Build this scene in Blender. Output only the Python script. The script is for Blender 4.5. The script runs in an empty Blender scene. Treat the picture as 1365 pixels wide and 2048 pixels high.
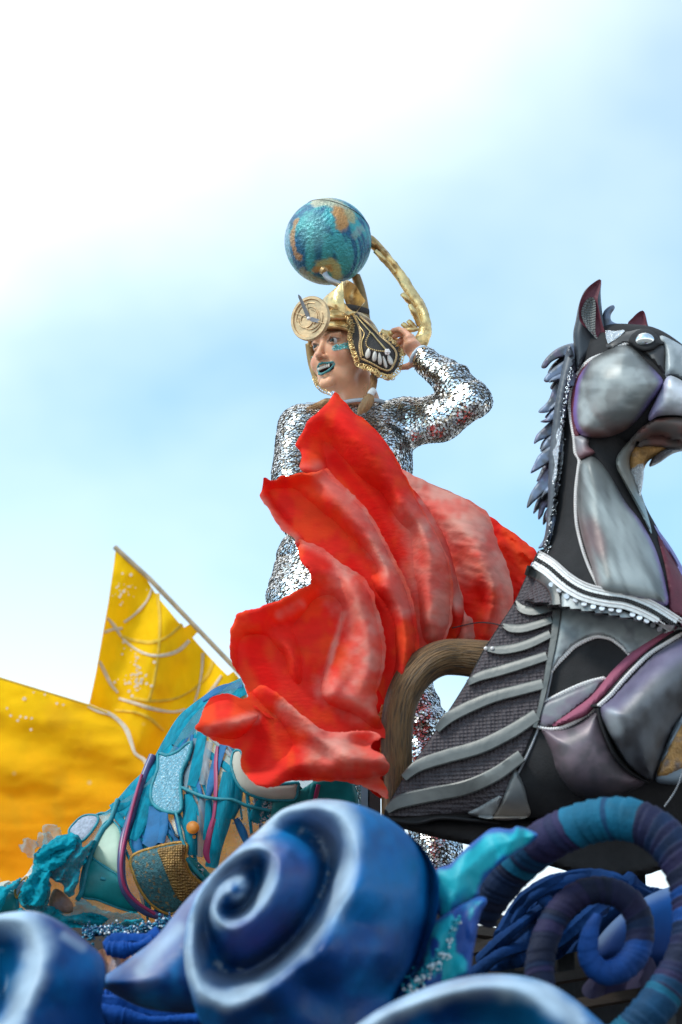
import bpy, math, random
import numpy as np
from mathutils import Vector, noise as mnoise
from mathutils.bvhtree import BVHTree
from mathutils.geometry import delaunay_2d_cdt

random.seed(7)
rng = np.random.default_rng(11)
SC = bpy.context.scene
COL = SC.collection
R = math.radians

# ------------------------------------------------------------------ camera, sky, sun, exposure
TAN = 18.0 / 85.0
TH = R(20.0)
CZ = 1.6
cd = bpy.data.cameras.new('camera')
cam = bpy.data.objects.new('camera', cd)
COL.objects.link(cam)
cam.location = (0, 0, CZ)
cam.rotation_euler = (R(90) + TH, 0, 0)
cd.sensor_fit = 'VERTICAL'
cd.sensor_height = 36
cd.sensor_width = 24
cd.lens = 85
cd.clip_end = 2000
cd.dof.use_dof = True
cd.dof.focus_distance = 6.75
cd.dof.aperture_fstop = 3.2
SC.camera = cam

SUN_EL, SUN_AZ = R(52), R(-118)          # azimuth from +Y, towards -X
sun_dir = Vector((math.sin(SUN_AZ) * math.cos(SUN_EL), math.cos(SUN_AZ) * math.cos(SUN_EL), math.sin(SUN_EL)))
sl = bpy.data.lights.new('sun', 'SUN')
sl.energy = 1.5
sl.angle = R(14)
sl.color = (1.0, 0.96, 0.9)
so = bpy.data.objects.new('sun', sl)
COL.objects.link(so)
so.rotation_euler = sun_dir.to_track_quat('Z', 'Y').to_euler()
so.location = (-6, 6, 12)

w = bpy.data.worlds.new('World')
SC.world = w
w.use_nodes = True
nt = w.node_tree
nt.nodes.clear()
L = nt.links.new
def N(t, x=0, y=0, tree=None, **kw):
    n = (tree or nt).nodes.new(t)
    for k, v in kw.items():
        setattr(n, k, v)
    return n
wo = N('ShaderNodeOutputWorld')
sky = N('ShaderNodeTexSky', sky_type='NISHITA')
sky.sun_disc = False
sky.sun_elevation = SUN_EL
sky.sun_rotation = -SUN_AZ if False else SUN_AZ
sky.air_density = 1.0
sky.dust_density = 1.0
sky.ozone_density = 0.6
bg1 = N('ShaderNodeBackground')
bg1.inputs['Strength'].default_value = 0.125
bg2 = N('ShaderNodeBackground')
bg2.inputs['Color'].default_value = (0.90, 0.97, 1.0, 1)
bg2.inputs['Strength'].default_value = 0.95
mixw = N('ShaderNodeMixShader')
tcw = N('ShaderNodeTexCoord')
nz = N('ShaderNodeTexNoise')
nz.inputs['Scale'].default_value = 2.1
nz.inputs['Detail'].default_value = 5.0
nz.inputs['Roughness'].default_value = 0.56
mp = N('ShaderNodeMapping')
mp.inputs['Location'].default_value = (0.28, 1.78, 3.67)
mp.inputs['Scale'].default_value = (1.0, 1.0, 1.5)
L(tcw.outputs['Generated'], mp.inputs['Vector'])
L(mp.outputs['Vector'], nz.inputs['Vector'])
# thin cloud everywhere, thicker round the veiled sun
dotn = N('ShaderNodeVectorMath', operation='DOT_PRODUCT')
VEIL_EL, VEIL_AZ = R(50), R(-24)         # brightest part of the cloud veil
dotn.inputs[1].default_value = (math.sin(VEIL_AZ) * math.cos(VEIL_EL), math.cos(VEIL_AZ) * math.cos(VEIL_EL), math.sin(VEIL_EL))
nrm = N('ShaderNodeVectorMath', operation='NORMALIZE')
L(tcw.outputs['Generated'], nrm.inputs[0])
L(nrm.outputs['Vector'], dotn.inputs[0])
mr = N('ShaderNodeMapRange', interpolation_type='SMOOTHSTEP')
mr.inputs['From Min'].default_value = 0.845
mr.inputs['From Max'].default_value = 0.945
mr.inputs['To Min'].default_value = 0.0
mr.inputs['To Max'].default_value = 0.95
L(dotn.outputs['Value'], mr.inputs['Value'])
mr2 = N('ShaderNodeMapRange', interpolation_type='SMOOTHSTEP')
mr2.inputs['From Min'].default_value = 0.30
mr2.inputs['From Max'].default_value = 0.70
mr2.inputs['To Min'].default_value = 0.02
mr2.inputs['To Max'].default_value = 0.42
L(nz.outputs['Fac'], mr2.inputs['Value'])
sepw = N('ShaderNodeSeparateXYZ')
L(nrm.outputs['Vector'], sepw.inputs[0])
mr3 = N('ShaderNodeMapRange', interpolation_type='SMOOTHSTEP')   # low haze
mr3.inputs['From Min'].default_value = 0.36
mr3.inputs['From Max'].default_value = 0.10
mr3.inputs['To Min'].default_value = 0.0
mr3.inputs['To Max'].default_value = 0.75
L(sepw.outputs['Z'], mr3.inputs['Value'])
a1 = N('ShaderNodeMath', operation='ADD')
L(mr.outputs['Result'], a1.inputs[0])
L(mr2.outputs['Result'], a1.inputs[1])
a2 = N('ShaderNodeMath', operation='ADD', use_clamp=True)
L(a1.outputs[0], a2.inputs[0])
L(mr3.outputs['Result'], a2.inputs[1])
wbal = N('ShaderNodeVectorMath', operation='MULTIPLY')          # camera white balance of the sky blue
wbal.inputs[1].default_value = (0.70, 1.24, 1.27)
L(sky.outputs['Color'], wbal.inputs[0])
L(wbal.outputs['Vector'], bg1.inputs['Color'])
L(a2.outputs[0], mixw.inputs['Fac'])
L(bg1.outputs[0], mixw.inputs[1])
L(bg2.outputs[0], mixw.inputs[2])
L(mixw.outputs[0], wo.inputs['Surface'])

SC.view_settings.view_transform = 'Standard'
SC.view_settings.look = 'None'
SC.view_settings.gamma = 1.0
SC.view_settings.exposure = 0.75
SC.view_settings.use_curve_mapping = False
SC.cycles.use_denoising = True
SC.cycles.max_bounces = 6
SC.cycles.diffuse_bounces = 3
SC.cycles.glossy_bounces = 3
SC.cycles.transparent_max_bounces = 8
SC.cycles.use_adaptive_sampling = True
SC.cycles.sample_clamp_indirect = 4.0

# ------------------------------------------------------------------ helpers
CT, ST = math.cos(TH), math.sin(TH)
FWD = np.array([0, CT, ST])
def P(u, v, Y):
    """world point that shows at photo pixel (u, v) at distance Y along the street"""
    u = np.asarray(u, float); v = np.asarray(v, float); Y = np.asarray(Y, float)
    x = (u - 682.5) / 1024 * TAN
    y = (1024 - v) / 1024 * TAN
    ry = CT - y * ST
    rz = ST + y * CT
    s = Y / ry
    return np.stack(np.broadcast_arrays(x * s, Y, CZ + rz * s), -1)
def mpp(Y):
    return Y / CT * TAN / 1024

def _h(ix, iy, s):
    n = (ix * 374761393 + iy * 668265263 + s * 974634717) & 0x7fffffff
    n = ((n ^ (n >> 13)) * 1274126177) & 0x7fffffff
    return ((n ^ (n >> 16)) & 0xffff) / 65535.0
def n2(x, y, s=0):
    x = np.asarray(x, float); y = np.asarray(y, float)
    ix = np.floor(x).astype(np.int64); iy = np.floor(y).astype(np.int64)
    fx = x - ix; fy = y - iy
    fx = fx * fx * (3 - 2 * fx); fy = fy * fy * (3 - 2 * fy)
    a = _h(ix, iy, s); b = _h(ix + 1, iy, s); c = _h(ix, iy + 1, s); d = _h(ix + 1, iy + 1, s)
    return (a + (b - a) * fx) * (1 - fy) + (c + (d - c) * fx) * fy
def fbm(x, y, s=0, o=3):
    r = 0; a = 0.5; t = 0
    for k in range(o):
        r = r + a * n2(np.asarray(x) * 2 ** k, np.asarray(y) * 2 ** k, s + k * 17); t += a; a *= 0.5
    return r / t                                   # 0..1

def spl(pts, n, closed=False):
    """Catmull-Rom through pts (any dimension), n samples"""
    p = np.asarray(pts, float)
    m = len(p)
    if closed:
        q = np.vstack([p[-1:], p, p[:2]]); seg = m
    else:
        q = np.vstack([2 * p[0] - p[1], p, 2 * p[-1] - p[-2]]); seg = m - 1
    # arc length parameter
    t = np.linspace(0, seg, n * 6 + 1)
    def ev(t):
        i = np.minimum(t.astype(int), seg - 1); f = (t - i)[:, None]
        a, b, c, d = q[i], q[i + 1], q[i + 2], q[i + 3]
        return 0.5 * (2 * b + (c - a) * f + (2 * a - 5 * b + 4 * c - d) * f ** 2 + (3 * b - a - 3 * c + d) * f ** 3)
    e = ev(t)
    dl = np.r_[0, np.cumsum(np.linalg.norm(np.diff(e[:, :3], axis=0), axis=1))]
    k = np.linspace(0, dl[-1], n + 1 if closed else n)
    if closed: k = k[:-1]
    return ev(np.interp(k, dl, t))

def pdist(U, V, poly, closed=False):
    """distance to polyline and parameter 0..1 along it"""
    a = np.asarray(poly, float)[:, :2]
    b = np.roll(a, -1, 0)
    if not closed:
        a, b = a[:-1], b[:-1]
    best = np.full(np.shape(U), 1e9); bt = np.zeros(np.shape(U))
    n = len(a)
    for i in range(n):
        d = b[i] - a[i]
        l2 = max(d @ d, 1e-9)
        t = np.clip(((U - a[i, 0]) * d[0] + (V - a[i, 1]) * d[1]) / l2, 0, 1)
        dd = np.hypot(U - a[i, 0] - t * d[0], V - a[i, 1] - t * d[1])
        m = dd < best
        best = np.where(m, dd, best); bt = np.where(m, (i + t) / n, bt)
    return best, bt

def inside(U, V, poly):
    a = np.asarray(poly); r = np.zeros(len(U), bool)
    j = len(a) - 1
    for i in range(len(a)):
        yi, yj = a[i, 1], a[j, 1]
        c = (yi > V) != (yj > V)
        if abs(yj - yi) > 1e-9:
            r ^= c & (U < (a[j, 0] - a[i, 0]) * (V - yi) / (yj - yi) + a[i, 0])
        j = i
    return r

def tps(curves, lam=0.02):
    """smooth interpolant through control curves [(u,v,h),...]"""
    pts = []
    for c in curves:
        c = np.asarray(c, float)
        if len(c) > 1:
            ln = np.linalg.norm(np.diff(c[:, :2], axis=0), axis=1).sum()
            c = spl(c, max(len(c), int(ln / 11) + 2))
        pts.append(c)
    p = np.vstack(pts)
    xy = p[:, :2] / 100; n = len(p)
    def K(d2):
        return d2 * np.log(np.maximum(d2, 1e-12)) * 0.5
    d2 = ((xy[:, None] - xy[None]) ** 2).sum(-1)
    A = np.zeros((n + 3, n + 3))
    A[:n, :n] = K(d2) + lam * np.eye(n)
    A[:n, n] = 1; A[:n, n + 1:] = xy; A[n, :n] = 1; A[n + 1:, :n] = xy.T
    wv = np.linalg.solve(A, np.r_[p[:, 2], 0, 0, 0])
    def f(U, V):
        U = np.atleast_1d(np.asarray(U, float)) / 100; V = np.atleast_1d(np.asarray(V, float)) / 100
        out = np.empty(U.shape); fu, fv, fo = U.ravel(), V.ravel(), out.ravel()
        for i in range(0, len(fu), 8000):
            a, b = fu[i:i + 8000], fv[i:i + 8000]
            D = (a[:, None] - xy[None, :, 0]) ** 2 + (b[:, None] - xy[None, :, 1]) ** 2
            fo[i:i + 8000] = K(D) @ wv[:n] + wv[n] + wv[n + 1] * a + wv[n + 2] * b
        return fo.reshape(U.shape)
    return f

ORG = {}
def thing(name, label, cat, loc, group=None, kind=None):
    o = bpy.data.objects.new(name, None)
    o.empty_display_size = 0.05
    COL.objects.link(o)
    o.location = tuple(loc)
    o['label'] = label; o['category'] = cat
    if group: o['group'] = group
    if kind: o['kind'] = kind
    ORG[o.name] = np.asarray(loc, float)
    return o
def tag(o, label, cat, group=None):
    o['label'] = label; o['category'] = cat
    if group: o['group'] = group
    return o
def mk(name, V, F, mat, parent=None, smooth=True, paint=None, attrs=None, sharp=50, kind=None, fmat=None):
    V = np.asarray(V, float)
    c = V.mean(0) if len(V) else np.zeros(3)
    me = bpy.data.meshes.new(name)
    me.from_pydata((V - c).tolist(), [], F if isinstance(F, list) else F.tolist())
    for mm in (mat if isinstance(mat, (list, tuple)) else [mat]):
        me.materials.append(mm)
    if fmat is not None:
        me.polygons.foreach_set('material_index', np.asarray(fmat, np.int32))
    if smooth:
        me.polygons.foreach_set('use_smooth', [True] * len(me.polygons))
        if sharp: me.set_sharp_from_angle(angle=R(sharp))
    if paint is not None:
        a = me.attributes.new('paint', 'FLOAT_COLOR', 'POINT')
        pc = np.ones((len(V), 4)); pc[:, :3] = np.clip(paint, 0, 1)
        a.data.foreach_set('color', pc.ravel())
    for k, x in (attrs or {}).items():
        x = np.asarray(x, float)
        if x.ndim == 2:
            a = me.attributes.new(k, 'FLOAT_VECTOR', 'POINT'); a.data.foreach_set('vector', x.ravel())
        else:
            a = me.attributes.new(k, 'FLOAT', 'POINT'); a.data.foreach_set('value', x.ravel())
    me.update()
    o = bpy.data.objects.new(name, me)
    COL.objects.link(o)
    ORG[o.name] = c
    if parent:
        o.parent = parent
        o.location = tuple(c - ORG[parent.name])
    else:
        o.location = tuple(c)
    if kind: o['kind'] = kind
    return o

def join(*ms):
    V, F, n = [], [], 0
    for v, f in ms:
        v = np.asarray(v, float)
        V.append(v); F += [[i + n for i in g] for g in (f if isinstance(f, list) else f.tolist())]; n += len(v)
    return np.vstack(V), F

def grid_faces(m, n, wrap=False):
    i, j = np.meshgrid(np.arange(m - 1), np.arange(n if wrap else n - 1), indexing='ij')
    j2 = (j + 1) % n
    return np.stack([i * n + j, i * n + j2, (i + 1) * n + j2, (i + 1) * n + j], -1).reshape(-1, 4).tolist()

def tube_mesh(path, rad, sides=12, flat=1.0, up=None, bump=None, closed=False, tc=False):
    p = np.asarray(path, float); m = len(p)
    rad = np.broadcast_to(np.asarray(rad, float), (m,))
    t = np.gradient(p, axis=0)
    if closed:
        t = np.roll(p, -1, 0) - np.roll(p, 1, 0)
    t /= np.linalg.norm(t, axis=1)[:, None] + 1e-12
    u0 = np.asarray(up if up is not None else (0, 0, 1), float)
    if abs(u0 @ t[0]) > 0.9: u0 = np.array([1.0, 0, 0])
    V = np.empty((m, sides, 3)); a = np.linspace(0, 2 * np.pi, sides, endpoint=False)
    for i in range(m):
        x = u0 - t[i] * (u0 @ t[i]); x /= np.linalg.norm(x) + 1e-12
        if up is None: u0 = x
        y = np.cross(t[i], x)
        r = rad[i] * (bump[i] if bump is not None else 1.0)
        V[i] = p[i] + (np.cos(a) * r)[:, None] * x + (np.sin(a) * r * flat)[:, None] * y
    if closed:
        F = grid_faces(m, sides, True)
        i = m - 1
        F += [[i * sides + j, i * sides + (j + 1) % sides, (j + 1) % sides, j] for j in range(sides)]
        W = V.reshape(-1, 3)
    else:
        F = grid_faces(m, sides, True)
        W = np.vstack([V.reshape(-1, 3), p[:1] - t[:1] * rad[0] * 0.4, p[-1:] + t[-1:] * rad[-1] * 0.4])
        k = m * sides
        F += [[k, (j + 1) % sides, j] for j in range(sides)]
        F += [[k + 1, (m - 1) * sides + j, (m - 1) * sides + (j + 1) % sides] for j in range(sides)]
    if tc:
        s = np.r_[0, np.cumsum(np.linalg.norm(np.diff(p, axis=0), axis=1))]
        T = np.zeros((len(W), 3)); T[:m * sides, 0] = np.repeat(s, sides); T[:m * sides, 1] = np.tile(a / (2 * np.pi), m)
        return W, F, T
    return W, F
def ptube(pts, sides=10, n=None, **kw):
    """tube through photo points (u, v, Y, r_px)"""
    p = np.asarray(pts, float)
    n = n or max(8, len(p) * 8)
    q = spl(np.c_[p[:, :2], p[:, 2] * 100, p[:, 3]], n)
    Y = q[:, 2] / 100
    return tube_mesh(P(q[:, 0], q[:, 1], Y), np.maximum(q[:, 3], 0.3) * mpp(Y), sides, **kw)

def bulge(b, Rr):
    return lambda U, V, d: b * np.sqrt(np.maximum(0, 1 - (1 - np.clip(d / Rr, 0, 1)) ** 2))
def asf(y):
    return y if callable(y) else (lambda U, V: np.full(np.shape(U), float(y)))

def relief_mesh(outline, Y0, hfun, back, step=6, smooth=True, npts=None):
    """closed solid whose front is the relief Y0 - h over the outline; back: thickness in m or function of (U,V,d)"""
    o = np.asarray(outline, float)
    per = np.linalg.norm(np.diff(np.vstack([o, o[:1]]), axis=0), axis=1).sum()
    n = npts or max(len(o) + 4, int(per / step))
    if smooth:
        b = spl(o, n, closed=True)
    else:
        b = []
        for i in range(len(o)):
            p, q = o[i], o[(i + 1) % len(o)]
            k = max(1, int(np.linalg.norm(q - p) / step))
            b += [p + (q - p) * j / k for j in range(k)]
        b = np.array(b)
    nb = len(b)
    lo, hi = b.min(0), b.max(0)
    gy = np.arange(lo[1] + step / 2, hi[1], step * 0.87)
    G = []
    for i, y in enumerate(gy):
        x = np.arange(lo[0] + (step / 2 if i % 2 else 0), hi[0], step)
        G.append(np.c_[x, np.full(len(x), y)])
    G = np.vstack(G) if G else np.zeros((0, 2))
    if len(G):
        G = G[inside(G[:, 0], G[:, 1], b)]
    if len(G):
        d, _ = pdist(G[:, 0], G[:, 1], b, True)
        G = G[d > step * 0.45]
    A = np.vstack([b, G])
    r = delaunay_2d_cdt([Vector(p) for p in A.tolist()], [(i, (i + 1) % nb) for i in range(nb)], [], 1, 1e-5)
    vv = np.array([(p.x, p.y) for p in r[0]]); tri = [list(f) for f in r[2]]
    U, V = vv[:, 0], vv[:, 1]
    d, _ = pdist(U, V, b, True)
    y0 = asf(Y0)(U, V)
    h = hfun(U, V, d) if hfun is not None else np.zeros(len(U))
    Yf = y0 - h
    th = back(U, V, d) if callable(back) else np.full(len(U), float(back))
    front = P(U, V, Yf)
    ctr = P(b[:, 0].mean(), b[:, 1].mean(), float(np.mean(y0))) - np.array([0, 0, CZ])      # thickness runs straight back from the face
    ctr = ctr / ctr[1]
    rear = front + ((y0 - Yf) + th)[:, None] * ctr[None]
    m = len(U)
    # boundary edges
    cnt = {}
    for f in tri:
        for i in range(3):
            e = (f[i], f[(i + 1) % 3]); k = (min(e), max(e))
            if k in cnt: cnt[k] = None
            else: cnt[k] = e
    # orient front faces to the camera
    f0 = tri[0]; pa, pb, pc = front[f0[0]], front[f0[1]], front[f0[2]]
    nn = np.cross(pb - pa, pc - pa)
    flip = nn @ FWD > 0
    F = []
    for f in tri:
        g = f[::-1] if flip else f
        F.append(list(g)); F.append([i + m for i in g[::-1]])
    for k, e in cnt.items():
        if e is None: continue
        a, c = (e[1], e[0]) if flip else e
        F.append([c, a, a + m, c + m])
    W = np.vstack([front, rear])
    return W, F, np.r_[U, U], np.r_[V, V], np.r_[d, d], np.r_[h, h]

def relief(name, outline, Y0, hfun, back, mat, parent=None, paint=None, step=6, smooth=True, sharp=45, **kw):
    W, F, U, V, d, h = relief_mesh(outline, Y0, hfun, back, step, smooth)
    pc = None
    if paint is not None:
        pc = paint(U, V, d, h) if callable(paint) else np.tile(np.asarray(paint, float), (len(U), 1))
    return mk(name, W, F, mat, parent, paint=pc, sharp=sharp, **kw)

def strip_mesh(path, Yf, h, n=None, prof='round', sink=0.004):
    """raised strip laid on surface Yf along photo path (u, v, width_px)"""
    p = np.asarray(path, float)
    ln = np.linalg.norm(np.diff(p[:, :2], axis=0), axis=1).sum()
    n = n or max(6, int(ln / 6))
    q = spl(np.c_[p[:, :2], np.zeros(len(p)), p[:, 2]], n)
    t = np.gradient(q[:, :2], axis=0); t /= np.linalg.norm(t, axis=1)[:, None] + 1e-9
    s = np.c_[-t[:, 1], t[:, 0]]
    if prof == 'round':
        c = np.array([-1, -.95, -.7, -.35, 0, .35, .7, .95, 1]); hh = np.array([-sink / h, .45, .8, .95, 1, .95, .8, .45, -sink / h])
    else:
        c = np.array([-1, -1, -.8, 0, .8, 1, 1]); hh = np.array([-sink / h, .85, 1, 1, 1, .85, -sink / h])
    k = len(c)
    U = q[:, 0:1] + s[:, 0:1] * c * q[:, 3:4] / 2
    V = q[:, 1:2] + s[:, 1:2] * c * q[:, 3:4] / 2
    Y = Yf(U.ravel(), V.ravel()).reshape(U.shape)
    Y = Y - hh * h
    W = P(U.ravel(), V.ravel(), Y.ravel())
    F = grid_faces(n, k)
    F += [[i * k, (i + 1) * k, (i + 1) * k + k - 1, i * k + k - 1] for i in range(n - 1)]
    F += [list(range(k))[::-1], [(n - 1) * k + j for j in range(k)]]
    return W, F

# small solids
def ico(r=1.0, sub=1):
    t = (1 + 5 ** .5) / 2
    v = np.array([(-1, t, 0), (1, t, 0), (-1, -t, 0), (1, -t, 0), (0, -1, t), (0, 1, t), (0, -1, -t), (0, 1, -t), (t, 0, -1), (t, 0, 1), (-t, 0, -1), (-t, 0, 1)], float)
    f = [(0, 11, 5), (0, 5, 1), (0, 1, 7), (0, 7, 10), (0, 10, 11), (1, 5, 9), (5, 11, 4), (11, 10, 2), (10, 7, 6), (7, 1, 8), (3, 9, 4), (3, 4, 2), (3, 2, 6), (3, 6, 8), (3, 8, 9), (4, 9, 5), (2, 4, 11), (6, 2, 10), (8, 6, 7), (9, 8, 1)]
    v /= np.linalg.norm(v[0])
    for _ in range(sub):
        v = v.tolist(); c = {}; g = []
        def mid(a, b):
            k = (min(a, b), max(a, b))
            if k not in c:
                m = (np.array(v[a]) + np.array(v[b])) / 2; v.append((m / np.linalg.norm(m)).tolist()); c[k] = len(v) - 1
            return c[k]
        for a, b, d in f:
            x, y, z = mid(a, b), mid(b, d), mid(d, a)
            g += [(a, x, z), (b, y, x), (d, z, y), (x, y, z)]
        f = g; v = np.array(v)
    return v * r, [list(x) for x in f]
ICO0, ICO1 = ico(1, 0), ico(1, 1)
def balls(centres, r, base=None, stretch=None):
    bv, bf = base or ICO0
    c = np.asarray(centres, float); k = len(bv)
    r = np.broadcast_to(np.asarray(r, float), (len(c),))
    V = (c[:, None] + bv[None] * r[:, None, None]).reshape(-1, 3)
    F = (np.array(bf)[None] + (np.arange(len(c)) * k)[:, None, None]).reshape(-1, 3).tolist()
    return V, F
def discs(c, n, r, sides=6, t=0.0005, jit=None):
    """thin discs at c facing n"""
    c = np.asarray(c, float); n = np.asarray(n, float); n = n / (np.linalg.norm(n, axis=1)[:, None] + 1e-12)
    r = np.broadcast_to(np.asarray(r, float), (len(c),))
    a = np.where(np.abs(n[:, 2:3]) < 0.9, np.array([[0, 0, 1.0]]), np.array([[1.0, 0, 0]]))
    x = np.cross(n, a); x /= np.linalg.norm(x, axis=1)[:, None]; y = np.cross(n, x)
    an = np.linspace(0, 2 * np.pi, sides, endpoint=False)
    V = c[:, None] + r[:, None, None] * (np.cos(an)[None, :, None] * x[:, None] + np.sin(an)[None, :, None] * y[:, None])
    Fb = np.arange(sides)[None] + (np.arange(len(c)) * sides)[:, None]
    return V.reshape(-1, 3), Fb.tolist()
def beads_on(path, Yf, r_px, gap_px, lift=0.5):
    p = np.asarray(path, float)[:, :2]
    ln = np.linalg.norm(np.diff(p, axis=0), axis=1).sum()
    q = spl(np.c_[p, np.zeros(len(p))], max(3, int(ln / gap_px)))
    Y = Yf(q[:, 0], q[:, 1]); r = r_px * mpp(Y)
    return balls(P(q[:, 0], q[:, 1], Y - r * lift), r)
def box(c, s, rz=0.0):
    c = np.asarray(c, float); s = np.asarray(s, float) / 2
    v = np.array([(x, y, z) for x in (-1, 1) for y in (-1, 1) for z in (-1, 1)], float) * s
    k, q = math.cos(rz), math.sin(rz)
    v = np.c_[v[:, 0] * k - v[:, 1] * q, v[:, 0] * q + v[:, 1] * k, v[:, 2]] + c
    f = [[0, 1, 3, 2], [4, 6, 7, 5], [0, 4, 5, 1], [2, 3, 7, 6], [0, 2, 6, 4], [1, 5, 7, 3]]
    return v, f
def beam(a, b, wd, ht):
    """rectangular bar from a to b"""
    a = np.asarray(a, float); b = np.asarray(b, float); t = (b - a) / np.linalg.norm(b - a)
    u = np.array([0, 0, 1.0]) if abs(t[2]) < 0.9 else np.array([0, 1.0, 0])
    x = np.cross(t, u); x /= np.linalg.norm(x); y = np.cross(x, t)
    v = [e + sx * x * wd / 2 + sy * y * ht / 2 for e in (a, b) for sx, sy in ((-1, -1), (1, -1), (1, 1), (-1, 1))]
    return np.array(v), [[3, 2, 1, 0], [4, 5, 6, 7], [0, 1, 5, 4], [1, 2, 6, 5], [2, 3, 7, 6], [3, 0, 4, 7]]
def loft_mesh(secs, n=40, sides=28, pw=1.0):
    """rounded body through sections (u1,v1,u2,v2,Y,half_depth_m): the chord is the outline from the street"""
    s = np.asarray(secs, float)
    q = spl(np.c_[(s[:, 0] + s[:, 2]) / 2, (s[:, 1] + s[:, 3]) / 2, s[:, 4] * 100, s], n)
    a = np.linspace(0, 2 * np.pi, sides, endpoint=False)
    V = []
    for r in q:
        A, B = P(r[3], r[4], r[7]), P(r[5], r[6], r[7])
        C = (A + B) / 2; X = (B - A) / 2
        ca, sa = np.cos(a), np.sin(a)
        ca = np.sign(ca) * np.abs(ca) ** pw; sa = np.sign(sa) * np.abs(sa) ** pw
        V.append(C + ca[:, None] * X - sa[:, None] * FWD * r[8])
    V = np.array(V)
    W = np.vstack([V.reshape(-1, 3), V[0].mean(0)[None], V[-1].mean(0)[None]])
    F = grid_faces(n, sides, True); k = n * sides
    F += [[k, (j + 1) % sides, j] for j in range(sides)] + [[k + 1, (n - 1) * sides + j, (n - 1) * sides + (j + 1) % sides] for j in range(sides)]
    return W, F
def flipcheck(V, F):
    V = np.asarray(V); s = 0
    c = V.mean(0)
    for f in F[:: max(1, len(F) // 400)]:
        a, b, d = V[f[0]] - c, V[f[1]] - c, V[f[2]] - c
        s += a @ np.cross(b, d)
    return [g[::-1] for g in F] if s < 0 else F

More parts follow.
